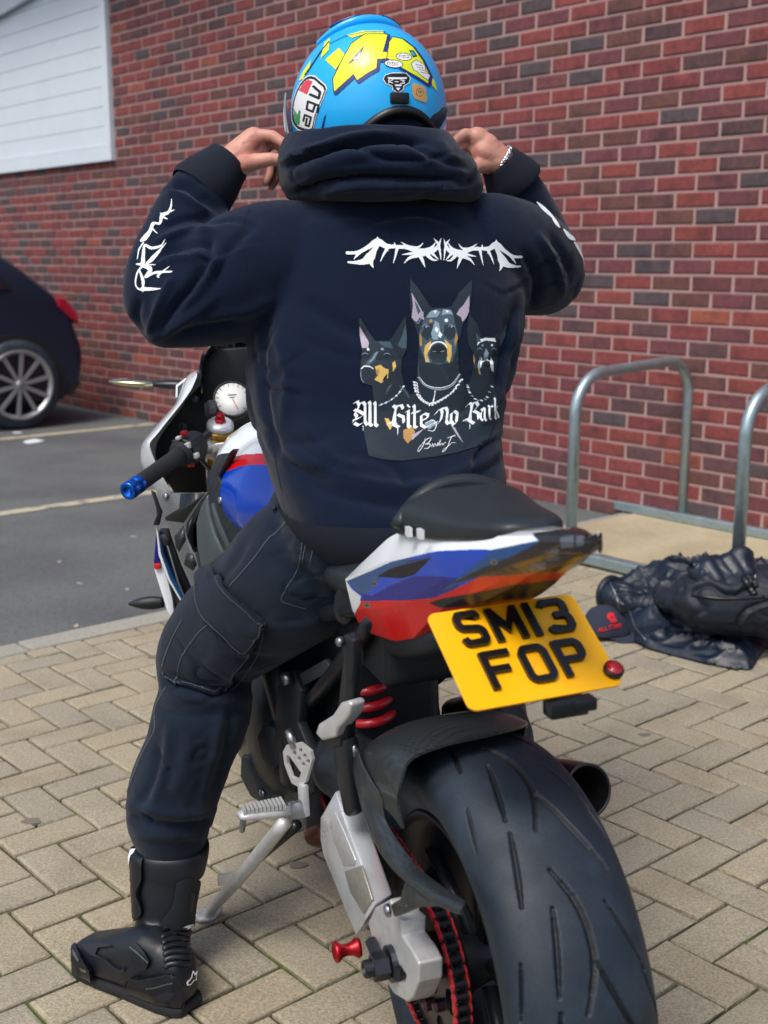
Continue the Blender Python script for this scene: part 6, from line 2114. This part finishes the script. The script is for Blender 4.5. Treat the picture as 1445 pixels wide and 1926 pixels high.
P3(TN_, (610, 735), (624, 775), (628, 835), (612, 832)), P3(TN_, (858, 740), (870, 780), (852, 836), (846, 800))
P3(D1, (690, 840), (740, 812), (790, 838), (800, 900), (780, 950), (700, 950), (676, 900))
S3(W_, (676, 850, 6), (700, 818, 11), (738, 806, 9), (776, 818, 11), (796, 846, 6))
cv.ell(z3((738, 860))[0], 44 * K3, 30 * K3, BK_)
S3(D3, (700, 870, 4), (718, 872, 5)), S3(D3, (758, 872, 5), (776, 868, 4))
S3(D3, (665, 880, 3), (660, 930, 6), (680, 950, 3)), S3(D3, (640, 600, 3), (600, 680, 4), (570, 640, 2)), S3(D2, (600, 960, 3), (610, 1040, 6), (660, 1100, 3)), S3(D1, (760, 980, 30), (800, 1060, 20), (820, 1100, 4))
# left dog
P3(D1, (300, 802), (400, 800), (440, 850), (480, 930), (440, 1010), (300, 1050), (222, 1080), (208, 1000), (230, 950), (262, 900))
P3(PK, (205, 700), (240, 760), (268, 810), (262, 850), (220, 850), (208, 790)), P3(D2, (515, 690), (524, 770), (520, 850), (490, 850), (460, 830), (490, 770))
P3(D2, (300, 880), (330, 870), (310, 930), (260, 970), (230, 975)), P3(D3, (318, 875), (330, 872), (300, 925), (262, 955))
P3(D2, (330, 806), (410, 806), (430, 850), (370, 840))
P3(TY, (305, 975), (345, 962), (372, 985), (400, 992), (396, 1050), (350, 1086), (304, 1062), (330, 1030)), P3(TN_, (312, 1000), (330, 985), (340, 1010), (320, 1030)), P3(BK_, (370, 1045), (392, 1020), (388, 1062), (356, 1076))
P3(TY, (425, 950), (442, 936), (452, 970), (430, 1010)), cv.ell(z3((262, 858))[0], 9 * K3, 9 * K3, W_), cv.ell(z3((358, 855))[0], 11 * K3, 9 * K3, D3)
S3(W_, (214, 990, 5), (235, 972, 9), (272, 974, 8), (296, 990, 4)), S3(D3, (212, 1000, 3), (214, 1050, 5), (232, 1082, 3))
for ex, ey in ((240, 890), (388, 892)):
    cv.ell(z3((ex, ey))[0], 18 * K3, 9 * K3, BK_)
    S3(D3, (ex - 20, ey, 3), (ex, ey - 9, 5), (ex + 22, ey, 3))
S3(D2, (380, 1160, 4), (400, 1120, 14), (424, 1090, 4)), S3(D2, (470, 1100, 4), (520, 1150, 12), (540, 1190, 4))
# right dog
P3(D1, (1000, 790), (1100, 785), (1140, 840), (1130, 940), (1100, 1030), (1020, 1030), (980, 950), (980, 860))
P3(W_, (1008, 790), (1060, 778), (1120, 780), (1128, 806), (1060, 796), (1020, 812), (1000, 830)), P3(D3, (1060, 850), (1078, 880), (1072, 940), (1044, 930), (1046, 890))
P3(D3, (1020, 900), (1034, 940), (1016, 1000), (1004, 980), (1010, 940)), P3(W_, (1030, 905), (1038, 940), (1024, 985), (1020, 950)), P3(W_, (1092, 905), (1110, 950), (1112, 1010), (1096, 1000), (1086, 950)), P3(TN_, (976, 890), (986, 930), (982, 960), (974, 930)), P3(TN_, (1004, 960), (1020, 1000), (1026, 1030), (1010, 1020))
cv.ell(z3((1065, 960))[0], 26 * K3, 20 * K3, BK_)
S3(W_, (1040, 945, 4), (1064, 930, 7), (1092, 944, 4)), cv.ell(z3((1037, 830))[0], 8 * K3, 8 * K3, D3), cv.ell(z3((1100, 828))[0], 8 * K3, 8 * K3, W_)
for ex in (1018, 1114):
    cv.ell(z3((ex, 858))[0], 16 * K3, 8 * K3, BK_)
    S3(D3, (ex - 16, 858, 3), (ex, 848, 5), (ex + 16, 858, 3))
P3(D2, (1150, 770), (1180, 720), (1196, 680), (1190, 760), (1160, 830)), P3(D2, (990, 740), (1020, 780), (1024, 810), (1000, 800))
# collars and chains
S3(D3, (600, 1046, 6), (650, 1104, 8), (740, 1130, 9), (830, 1104, 8), (886, 1026, 6)), S3(W_, (606, 1044, 3), (656, 1098, 4), (740, 1118, 5), (826, 1094, 4), (880, 1024, 3))
for t in np.linspace(0, 1, 19):
    p = spline(np.array([(582, 1085), (594, 1150), (632, 1205), (690, 1228), (750, 1205), (830, 1150), (890, 1070)]), 60)[int(t * 59)]
    cv.ell(z3(tuple(p))[0], 19 * K3, 8 * K3, W_, .5 if t < .5 else -.7)
    cv.ell(z3((p[0] + 3, p[1] + 4))[0], 9 * K3, 3.5 * K3, D2, .5 if t < .5 else -.7)
for t in np.linspace(0, 1, 12):
    p = spline(np.array([(340, 1235), (400, 1210), (460, 1165), (500, 1110)]), 30)[int(t * 29)]
    cv.ell(z3(tuple(p))[0], 10 * K3, 5 * K3, W_ if int(t * 11) % 2 else D3, -.6)
for t in np.linspace(0, 1, 12):
    p = spline(np.array([(935, 1100), (950, 1150), (1000, 1200), (1060, 1190), (1100, 1110)]), 30)[int(t * 29)]
    cv.ell(z3(tuple(p))[0], 11 * K3, 5 * K3, W_ if int(t * 11) % 2 else D3, .4)
S3(W_, (716, 1140, 8), (712, 1170, 5), (704, 1210, 10), (700, 1240, 4))
# loose shapes behind the words
P3(TY, (372, 1325), (400, 1330), (425, 1380), (410, 1408), (388, 1370)), P3(TN_, (500, 1410), (560, 1380), (580, 1420), (556, 1470), (530, 1500), (500, 1460)), P3(PK, (556, 1440), (640, 1400), (560, 1476)), P3(PK, (820, 1370), (850, 1390), (908, 1496), (870, 1450)), P3(D3, (620, 1380), (700, 1340), (720, 1370), (680, 1400))
# blackletter words, written with a broad pen
NA, NW = R(-42), 24 * K3
def N3(*L, w=1.0, n=0):
    cv.nib(z3(*L), NA, NW * w, W_, n)
def minim(x, y0=1240, y1=1365):
    N3((x - 10, y0 + 10), (x + 6, y0), (x + 6, y1 - 8), (x + 22, y1))
def tall(x, y0=1208, y1=1370):
    N3((x - 4, y0), (x + 4, y0 + 12), (x + 4, y1 - 10), (x + 20, y1))
N3((446, 1240), (446, 1374), w=.55), N3((960, 1222), (960, 1346), w=.5)
# All
N3((165, 1222), (188, 1210), (200, 1235), (192, 1262), (172, 1292), (186, 1318), (160, 1352)), N3((196, 1228), (228, 1216), (240, 1232), (240, 1350), (256, 1372)), N3((158, 1340), (200, 1326), (236, 1300), (200, 1278), (168, 1268)), N3((168, 1360), (196, 1376), (222, 1360))
tall(270, 1212, 1378), tall(306, 1216, 1380)
S3(W_, (226, 1380, 4), (228, 1400, 3), (225, 1422, 1))
# Bite
N3((404, 1262), (430, 1238), (452, 1256), (440, 1300), (430, 1350), (400, 1372)), N3((446, 1246), (486, 1236), (500, 1262), (462, 1300), (500, 1318), (504, 1356), (470, 1388), (430, 1368)), N3((392, 1366), (420, 1352), (450, 1370)), S3(W_, (462, 1382, 6), (464, 1410, 5), (462, 1438, 1))
minim(528, 1272, 1388), S3(W_, (530, 1236, 14), (542, 1250, 10))
tall(572, 1236, 1392), N3((556, 1290), (612, 1278))
N3((648, 1292), (622, 1306), (622, 1372), (652, 1392), (690, 1368)), N3((640, 1296), (668, 1300), (664, 1326), (628, 1340))
S3(W_, (650, 1360, 5), (700, 1340, 5), (724, 1370, 5), (706, 1412, 4), (668, 1408, 3))
# No
N3((716, 1300), (736, 1272), (756, 1262), (764, 1290), (756, 1336), (730, 1368)), N3((752, 1262), (788, 1254), (800, 1276), (792, 1350), (808, 1368)), N3((706, 1360), (730, 1352))
N3((846, 1276), (826, 1292), (824, 1350), (844, 1372), (862, 1352), (866, 1292), (846, 1276))
# Bark
N3((925, 1246), (950, 1220), (968, 1238), (956, 1290), (946, 1330), (918, 1352)), N3((962, 1226), (996, 1216), (1008, 1240), (976, 1276), (1010, 1292), (1012, 1330), (980, 1362), (946, 1342)), N3((906, 1342), (934, 1330), (960, 1350)), S3(W_, (950, 1366, 5), (952, 1384, 4), (950, 1400, 1))
N3((1042, 1252), (1028, 1262), (1040, 1274), (1026, 1296), (1026, 1328), (1042, 1342), w=.62), N3((1040, 1252), (1052, 1262), (1052, 1328), (1064, 1342), w=.62)
N3((1076, 1238), (1084, 1248), (1084, 1322), (1094, 1332), w=.6), N3((1086, 1256), (1100, 1240), (1106, 1250), w=.6)
N3((1116, 1186), (1122, 1200), (1122, 1320), (1130, 1330), w=.6), N3((1122, 1268), (1140, 1240), w=.5), N3((1124, 1266), (1136, 1290), (1146, 1322), w=.55)
# signature
S3(W_, (650, 1462, 3), (640, 1500, 4), (612, 1546, 4), (600, 1552, 3), (604, 1530, 3), (660, 1470, 4), (690, 1462, 4), (668, 1496, 4), (650, 1502, 3), (684, 1504, 4), (668, 1530, 4), (640, 1532, 3), n=60)
S3(W_, (690, 1520, 3), (700, 1500, 3), (704, 1520, 3), (716, 1498, 3), (722, 1516, 3), (736, 1494, 3), (734, 1514, 3), (752, 1474, 3), (746, 1512, 3), (762, 1496, 3), (768, 1508, 3), (784, 1490, 3), (790, 1496, 3), n=60)
S3(W_, (800, 1460, 3), (852, 1444, 4), (826, 1456, 4), (800, 1520, 4), (768, 1556, 3), (772, 1540, 2), (812, 1510, 3), (830, 1492, 3), (856, 1494, 2), n=40)
V, Fc, mi_ = cv.lay(onto(hood_b, .0013))
tag(ob("back_print", (V, Fc), PM, hoodie, True, mi=mi_), kind="stuff")
# sleeve thorns
zs = lambda *L: [(200 + x / 3.44, 220 + y / 3.44) for x, y in L]
cv = Canvas(240, 370, 345, 560, .7)
def SS3(*L):
    cv.stroke(zs(*[(a, b) for a, b, w in L]), [max(4.0, w * 1.55) / 3.44 for a, b, w in L], 0, 6 * len(L))
for t_ in ([(425, 535, 3), (420, 580, 7), (402, 620, 12), (362, 640, 14), (348, 690, 9), (304, 690, 9), (286, 740, 14), (252, 785, 20), (230, 802, 10)], [(442, 604, 2), (404, 616, 9)], [(352, 624, 2), (372, 650, 8), (396, 662, 3)], [(330, 755, 3), (300, 720, 7), (316, 690, 5)], [(380, 790, 2), (352, 835, 8), (292, 850, 12), (252, 832, 9), (242, 900, 13), (236, 950, 16), (195, 954, 3)],
           [(386, 815, 2), (310, 905, 14), (262, 950, 9)], [(320, 955, 2), (238, 964, 11), (288, 985, 18), (256, 1036, 11)], [(236, 968, 8), (204, 1010, 7), (192, 1080, 6), (214, 1114, 7), (246, 1116, 6)], [(216, 990, 5), (240, 1060, 13), (238, 1132, 3)], [(236, 1114, 17), (300, 1114, 12), (355, 1112, 3)], [(262, 1040, 4), (320, 1008, 11), (424, 1003, 6)], [(410, 968, 2), (340, 1025, 8), (344, 1040, 3)], [(204, 922, 2), (214, 862, 6), (242, 816, 6)], [(350, 870, 2), (300, 930, 6), (256, 956, 4)]):
    SS3(*t_)
V, Fc, mi_ = cv.lay(onto(hood_b, .0013))
tag(ob("sleeve_print", (V, Fc), "print_white", hoodie, True), kind="stuff")
cv = Canvas(1000, 370, 1110, 520, .7)
for L_ in ([(1010, 380, 2), (1020, 390, 7), (1032, 402, 6), (1044, 414, 2)], [(1034, 402, 2), (1046, 420, 6), (1052, 428, 2)], [(1060, 432, 3), (1072, 446, 8), (1084, 452, 3)], [(1080, 456, 3), (1090, 470, 8), (1098, 486, 6), (1099, 500, 2)]):
    cv.stroke([(a, b) for a, b, w in L_], [w for a, b, w in L_], 0, 20)
V, Fc, mi_ = cv.lay(onto(hood_b, .0013))
tag(ob("sleeve_print", (V, Fc), "print_white", hoodie, True), kind="stuff")
# stitched seams of the hoodie
mat("seam_dark", lin(8, 12, 24), .95)
def hseam(*pl):
    P = np.array(pl, float)
    c = Canvas(P[:, 0].min() - 4, P[:, 1].min() - 4, P[:, 0].max() + 4, P[:, 1].max() + 4, .8)
    c.stroke(P, 1.5, 0, 8 * len(pl))
    V, Fc, mi_ = c.lay(onto(hood_b, .0008))
    ob("seam", (V, Fc), "seam_dark", hoodie, True)
hseam((512, 606), (506, 680), (506, 760), (516, 850), (530, 920))
hseam((470, 392), (452, 440), (462, 520), (490, 590), (506, 625))
hseam((700, 395), (740, 412), (800, 412), (850, 398))

# ------------------------------------------------------------------ parked car
mat("car_paint", lin(3, 25, 48), .5, coat=.12)
mat("car_glass", lin(12, 18, 26), .06, coat=1.0)
mat("car_trim", lin(16, 20, 24), .6)
mat("wheel_alloy", lin(168, 172, 174), .35, .7)
mat("tail_red", lin(150, 8, 40), .3, coat=.4)
cw = atZ(33, 806, -.03)
car = thing("parked_car", "dark blue hatchback parked by the wall, silver multi-spoke alloy wheel and red tail light", "car", tuple(cw))
def cp_(x, y, z):
    return cw + ea * x + eb * y + np.array([0, 0, z])
prof_c = [(.40, .20), (.52, .26), (.58, .42), (.59, .58), (.555, .70), (.50, .86), (.42, .98), (.27, 1.12), (.06, 1.29), (-.14, 1.41), (-.50, 1.47), (-1.05, 1.49), (-1.6, 1.43), (-2.0, 1.25), (-2.45, 1.02), (-3.1, .88), (-3.38, .72), (-3.45, .5), (-3.42, .3), (-3.2, .2)]
pr = spline(np.array(prof_c), 70)
CWD = 1.76
rg = []
for t in (0, .02, .06, .15, .3, .5, .7, .85, .94, .98, 1.0):
    e = abs(t - .5) * 2
    ring = []
    for x, z in pr:
        ins = max(0, z - .92) * .40
        rnd_ = (max(0, e - .85) / .15) ** 2 * .05
        cx, cz = -1.3, .75
        ring.append(cp_(cx + (x - cx) * (1 - rnd_ * .7), -.06 + ins + (CWD - 2 * ins) * t, cz + (z - cz) * (1 - rnd_)))
    rg.append(ring)
V, Fc = loft(rg, True)
ob("car_body", (V, Fc), "car_paint", car, True, auto=50)
def cpl(name, pts, y, m, th=.012, bevel=0):
    P = [cp_(x, -.06 + y + max(0, z - .92) * .40 - .008, z) for x, z in pts]
    return ob(name, prism(P, (0, 0, 0), eb * th), m, car, True, False, bevel=bevel)
cpl("rear_quarter_window", ((.02, 1.06), (-.14, 1.30), (-.50, 1.38), (-.66, 1.06)), 0, "car_glass")
cpl("door_window", ((-.72, 1.06), (-.60, 1.39), (-1.5, 1.36), (-1.95, 1.12), (-2.1, 1.02)), 0, "car_glass")
cpl("rear_bumper_trim", ((.44, .24), (.52, .34), (.42, .34), (.40, .24)), -.004, "car_trim", .02)
for wx in (0, -2.55):
    arch = [( .385 * math.cos(t) + wx, max(.2, .34 + .385 * math.sin(t))) for t in np.linspace(-.35, math.pi + .35, 24)]
    cpl("wheel_arch", arch, -.004, "car_trim", .03)
    for yy in (-.112, CWD - .12):
        wc = cp_(wx, yy + .11, .345)
        tyv = lathe([(.24, -.10), (.265, -.108), (.315, -.105), (.34, -.08), (.345, 0), (.34, .08), (.315, .105), (.265, .108), (.24, .10)], wc, -eb, 48)
        wh = ob("wheel", tyv, "rubber", car, True)
        ob("rim", lathe([(.268, .110), (.262, .118), (.242, .104), (.235, .02), (.230, .02), (.235, .100), (.255, .108)], wc, -eb, 48), "wheel_alloy", wh, True)
        ob("wheel_disc", lathe([(0, .03), (.236, .03), (.236, .02), (0, .02)], wc, -eb, 40), "car_trim", wh, True)
        for k in range(10):
            a = k * math.pi / 5 + .2
            er = ea * math.cos(a) + UPZ * math.sin(a)
            et = -ea * math.sin(a) + UPZ * math.cos(a)
            ob("wheel_spoke", prism([wc + er * .03 - et * .014, wc + er * .03 + et * .014, wc + er * .248 + et * .018, wc + er * .248 - et * .018], -eb * .085, -eb * .104), "wheel_alloy", wh, True, False, bevel=.003)
        ob("hub_cap", lathe([(0, .112), (.034, .110), (.04, .09), (0, .09)], wc, -eb, 20), "wheel_alloy", wh, True)
for yy in (0, CWD - .30):
    tlp = [(.505, .88), (.425, .985), (.34, .99), (.36, .92), (.46, .82), (.525, .78)]
    P = [cp_(x + .012, -.066 + yy + (max(0, z - .92) * .4 if yy == 0 else 0), z) for x, z in tlp]
    ob("tail_light", prism(P, (0, 0, 0), eb * .30), "tail_red", car, True, False, bevel=.01)
ob("rear_window", prism([cp_(.25, .22, 1.14), cp_(.25, CWD - .34, 1.14), cp_(-.08, CWD - .40, 1.385), cp_(-.08, .28, 1.385)], (0, 0, .006), (0, 0, .014)), "car_glass", car, True, False)

# litter on the tarmac ---------------------------------------------------------
mat("paper_litter", lin(214, 220, 226), .8)
def litter(px, py, sx, sy, rz, label, th=.006, m="paper_litter", grp=None, nm="litter_scrap"):
    p = atZ(px, py, -.03)
    rr = random.Random(int(px))
    n = 9
    top = []
    for a in np.linspace(0, 2 * math.pi, n, endpoint=False):
        k = rr.uniform(.7, 1.1)
        top.append((math.cos(a) * sx * k, math.sin(a) * sy * k, rr.uniform(.3, 1) * th))
    Rz = np.array(Matrix.Rotation(rz, 3, 'Z'))
    T = np.array(top) @ Rz.T + p
    V, Fc = prism(T, (0, 0, 0), (0, 0, -th * .25))
    V = np.array(V)
    V[:, 2] += -.03 - V[:, 2].min() + .0005
    o = ob(nm, (V - p, Fc), m, smooth=False)
    o.location = tuple(p)
    tag(o, label, "litter", grp)
litter(66, 833, .08, .03, .6, "larger white paper scrap on the tarmac near the car's rear wheel", .03)
litter(33, 816, .04, .02, .2, "small white scrap right beside the parked car's rear tyre", .02)
mat("leaf_pale", lin(170, 160, 140), .8)
for (px, py), lb in zip(((251, 1010), (239, 1109), (150, 1098), (143, 1178), (112, 1057)), ("pale fleck on the tarmac nearest the blue bar end", "pale leaf on the tarmac just above the black indicator", "small pale fleck on tarmac left of the black indicator", "pale leaf on the tarmac close to the kerb", "pale fleck on tarmac farthest left of the indicator")):
    litter(px, py, .018, .010, px * .1, lb, .004, "leaf_pale", "pale flecks on the tarmac", "leaf")

# ------------------------------------------------------------------ clothing heap by the racks
mat("jacket_leather", lin(12, 27, 44), .46, bump=(60, .35, .004), noise=(20, .15), roughvar=.1)
mat("bag_nylon", lin(12, 24, 38), .62, bump=(120, .3, .002), noise=(15, .12))
mat("zip_metal", lin(128, 134, 140), .35, .8)
mat("cap_cloth", lin(38, 44, 62), .9, bump=(500, .3, .001))
mat("cap_red", lin(190, 24, 40), .8)
jb = atZ(1300, 1200)
jac = thing("leather_jacket", "black leather jacket lying crumpled on the paving, sleeve opening towards the cap", "jacket", tuple(jb))
def G_(px, py, z=0.0):
    return atZ(px, py, z)
jp = [tube([G_(1150, 1118, .06), G_(1190, 1128, .062), G_(1240, 1135, .066), G_(1300, 1140, .06)], [(.070, .060), (.074, .054), (.082, .050), (.08, .045)], 20, 10)]
# body of the jacket: a crumpled sheet over the paving
from mathutils import noise as nz_
outl = np.array([G_(*p, .02)[:2] for p in ((1150, 1085), (1200, 1078), (1260, 1072), (1330, 1070), (1420, 1080), (1520, 1090), (1540, 1160), (1490, 1200), (1440, 1215), (1415, 1252), (1380, 1250), (1330, 1242), (1270, 1226), (1215, 1212), (1192, 1202), (1178, 1170), (1160, 1130))])
lo_, hi_ = outl.min(0), outl.max(0)
gs = .005
nx_, ny_ = int((hi_[0] - lo_[0]) / gs) + 2, int((hi_[1] - lo_[1]) / gs) + 2
gx_, gy_ = np.meshgrid(lo_[0] + np.arange(nx_) * gs, lo_[1] + np.arange(ny_) * gs, indexing='ij')
PP = np.stack([gx_.ravel(), gy_.ravel()], 1)
ins = np.zeros(len(PP), bool)
dm = np.full(len(PP), 9.0)
for i in range(len(outl)):
    p1, p2 = outl[i], outl[(i + 1) % len(outl)]
    if p1[1] != p2[1]:
        c_ = (p1[1] > PP[:, 1]) != (p2[1] > PP[:, 1])
        ins ^= c_ & (PP[:, 0] < (p2[0] - p1[0]) * (PP[:, 1] - p1[1]) / (p2[1] - p1[1]) + p1[0])
    dm = np.minimum(dm, segdist(PP, p1, p2)[0])
def ridge(p, sc, sd):
    a = nz_.noise(Vector((p[0] * sc + sd, p[1] * sc * 1.8 + .6 * p[0] * sc, sd * .7)))
    return 1 - min(1, abs(a) * 3.2)
hh = np.array([.018 + .050 * ridge(p, 4.5, 3.1) ** 1.5 + .022 * ridge(p, 10, 7.7) ** 2 + .004 * ridge(p, 22, 1.3) for p in PP])
hh = hh * np.clip(dm / .07, 0, 1) ** .9 + .010 * np.clip(dm / .012, 0, 1) + .004 + .05 * np.clip(dm / .2, 0, 1) ** 2
SV = np.column_stack([PP, hh])
idm = np.full(len(PP), -1)
keep = np.nonzero(ins)[0]
SF = []
for i in range(nx_ - 1):
    for j in range(ny_ - 1):
        q = (i * ny_ + j, (i + 1) * ny_ + j, (i + 1) * ny_ + j + 1, i * ny_ + j + 1)
        if ins[q[0]] and ins[q[1]] and ins[q[2]] and ins[q[3]]:
            SF.append(q)
used = sorted({i for f in SF for i in f})
mp_ = {o: n for n, o in enumerate(used)}
SV = SV[used]
SF = [tuple(mp_[i] for i in f) for f in SF]
ob("jacket_front", (SV, SF), "jacket_leather", jac, True, solid=.006, auto=80)
JV, JF = remesh(jp, .005, 3)
JV = creases(JV, JF, 12, .012, .10, 41, None, (1, 1, 1.4))
JV = creases(JV, JF, 26, .005, .10, 43)
JV[:, 2] = np.maximum(JV[:, 2], .002)
ob("jacket_sleeve", (JV, JF), "jacket_leather", jac, True)
so = G_(1150, 1118, .062)
sdir = G_(1150, 1118, .06) - G_(1190, 1128, .065)
sdir /= np.linalg.norm(sdir)
ob("cuff_opening", lathe([(.058, -.012), (.070, -.010), (.072, .008), (.066, .014), (.058, .010)], so, sdir, 26), "jacket_leather", jac, True)
ob("cuff_shade", lathe([(0, -.004), (.060, .002), (.060, -.004), (0, -.008)], so, sdir, 24), "dark_void", jac, True)  # dark disc painted as the shade inside the sleeve end
jbv = bvh_of(*merge((JV, JF), (SV, SF)))
def laid(px_pts, bvh, lift):
    out = []
    for p in spline(np.array(px_pts, float), 16):
        h = bvh.ray_cast(Vector(CAMP), Vector(ray(*p)).normalized())
        if h[0]:
            out.append(np.array(h[0]) + (0, 0, lift))
    return out
for zl in ([(1140, 1078), (1150, 1100), (1162, 1130), (1170, 1170)], [(1360, 1160), (1400, 1166), (1442, 1172)], [(1185, 1150), (1195, 1180), (1215, 1205)]):
    pts = laid(zl, jbv, .002)
    if len(pts) > 4:
        ob("zip", tube(pts, .003, 8), "zip_metal", jac, True)
bg_ = G_(1375, 1120)
bag = thing("backpack", "black nylon backpack with buckle lying on top of the leather jacket", "bag", tuple(bg_))
bp_ = [sphere(G_(1375, 1130, .18), (.19, .13, .12)), sphere(G_(1330, 1128, .16), (.13, .11, .10)), sphere(G_(1440, 1130, .18), (.17, .14, .12)), tube([G_(1240, 1120, .12), G_(1290, 1135, .15), G_(1380, 1150, .15), G_(1460, 1150, .14)], [(.03, .03), (.07, .05), (.08, .06), (.08, .06)], 16, 12)]
BGV, BGF = remesh(bp_, .006, 6)
BGV = creases(BGV, BGF, 8, .012, .09, 51, None, (1, 1, 1.5))
BGV = creases(BGV, BGF, 20, .005, .1, 52)
ob("bag_body", (BGV, BGF), "bag_nylon", bag, True)
bbv = bvh_of(BGV, BGF)
for zl, w_, mm in (([(1419, 1066), (1421, 1090)], .006, "zip_metal"), ([(1400, 1090), (1412, 1110), (1420, 1120)], .012, "black_satin"), ([(1300, 1120), (1360, 1128), (1440, 1124)], .006, "black_satin")):
    pts = laid(zl, bbv, .003)
    if len(pts) > 4:
        ob("strap", tube(pts, w_, 8), mm, bag, True)
pts = laid([(1408, 1100), (1424, 1106)], bbv, .006)
if len(pts) > 3:
    ob("buckle", tube(pts, .010, 6), "black_plastic", bag, True)
    ob("buckle_bar", tube(laid([(1412, 1102), (1420, 1105)], bbv, .016), .003, 6), "zip_metal", bag, True)
gl = G_(1350, 1070, .22)
glv = thing("riding_gloves", "pair of black leather gloves bunched on top of the backpack", "gloves", tuple(gl))
gp = []
g0 = G_(1345, 1072, .285)
for k, (dx, dy, dz, r_) in enumerate(((-.06, 0, .0, .032), (-.025, -.012, .008, .036), (.01, -.005, .012, .036), (.045, .0, .02, .04), (.075, .01, .03, .042))):
    gp.append(capsule(g0 + np.array([dx, dy, dz]), g0 + np.array([dx + .02, dy - .04, dz - .03]), r_, r_ * .8))
for k in range(4):
    gp.append(capsule(g0 + np.array([-.05 + .025 * k, -.04, .0]), g0 + np.array([-.065 + .025 * k, -.05, -.045]), .014, .011))
gp.append(sphere(g0 + np.array([.085, .01, .03]), (.045, .04, .05)))
GV, GF = remesh(gp, .005, 3)
GV = creases(GV, GF, 16, .006, .09, 61)
ob("glove_leather", (GV, GF), "jacket_leather", glv, True)
ob("glove_cord", tube([g0 + np.array([-.08, -.02, .02]), g0 + np.array([-.10, -.02, .035]), g0 + np.array([-.12, -.02, .05])], [.006, .005, .008], 8), "jacket_leather", glv, True)
# cap
cb_ = G_(1143, 1212)
cap = thing("baseball_cap", "dark cap with red embroidery lying on the paving beside the jacket cuff", "cap", tuple(cb_))
cdir = np.array([.95, -.30, 0])
cdir /= np.linalg.norm(cdir)
cside = np.array([-cdir[1], cdir[0], 0])
cc = G_(1132, 1196)
rg = []
for t in np.linspace(0, 1, 9):
    a = t * math.pi / 2
    rg.append([cc + cdir * .088 * math.cos(a) ** .8 * math.cos(p) + cside * .078 * math.cos(a) ** .8 * math.sin(p) + UPZ * (.004 + .098 * math.sin(a)) + cdir * .01 * math.cos(a) for p in np.linspace(0, 2 * math.pi, 28, endpoint=False)])
CV_, CF_ = loft(rg, True)
CV_ = wrinkle(CV_, CF_, 12, .010, 71)
CV_[:, 2] = np.maximum(CV_[:, 2], .002)
ob("cap_crown", (CV_, CF_), "cap_cloth", cap, True, sub=1, auto=80)
br = []
for q in np.linspace(-1.15, 1.15, 15):
    d0 = cdir * math.cos(q) * .086 + cside * math.sin(q) * .077
    ext_ = .068 * math.cos(q * .9) ** .6
    br.append([cc + d0 + UPZ * .016, cc + d0 + cdir * ext_ * .5 + UPZ * (.016 - .004 * q * q), cc + d0 + cdir * ext_ + UPZ * (.012 - .007 * q * q)])
ob("cap_brim", loft(br, False, False), "cap_cloth", cap, True, solid=.004, auto=60)
cbv = bvh_of(CV_, CF_)
cv = Canvas(1110, 1140, 1190, 1200, .8)
cv.ell((1149, 1160), 7, 7, 0)
cv.ell((1152, 1163), 3, 3, -1)
cv.poly([(1147, 1165), (1158, 1160), (1160, 1170), (1150, 1172)], 0)
CUR = cv
tiny("ALL", 1126, 1182, 6.4, 6, 0, -.2, 1.6)
tiny("STARS", 1146, 1177, 4.6, 6, 0, -.2, 1.4)
V, Fc, mi_ = cv.lay(onto(cbv, .003))
if len(Fc):
    tag(ob("cap_embroidery", (V, Fc), "cap_red", cap, True), kind="stuff")

# gum spots and oil marks trodden into the paving
mat("gum_spot", lin(112, 106, 98), .9)
for (px, py, r_), lb in zip(((1213, 1383, .017), (288, 1236, .016), (560, 1628, .02), (60, 1545, .022)), ("dark round gum spot on a paver right of the number plate", "dark flattened gum spot on paving left of the rider's thigh", "dark stain on the paving under the side of the swingarm", "dark smudge on the paving left of the rider's shin")):
    p = G_(px, py)
    ring = [(r_ * math.cos(a) * (1 + .2 * math.sin(3 * a + px)), r_ * .8 * math.sin(a) * (1 + .15 * math.cos(2 * a)), 0) for a in np.linspace(0, 2 * math.pi, 18, endpoint=False)]
    o = ob("gum_spot", prism(ring, (0, 0, .0019), (0, 0, -.004)), "gum_spot", smooth=False)
    o.location = tuple(p)
    tag(o, lb, "gum", "gum spots on the paving")
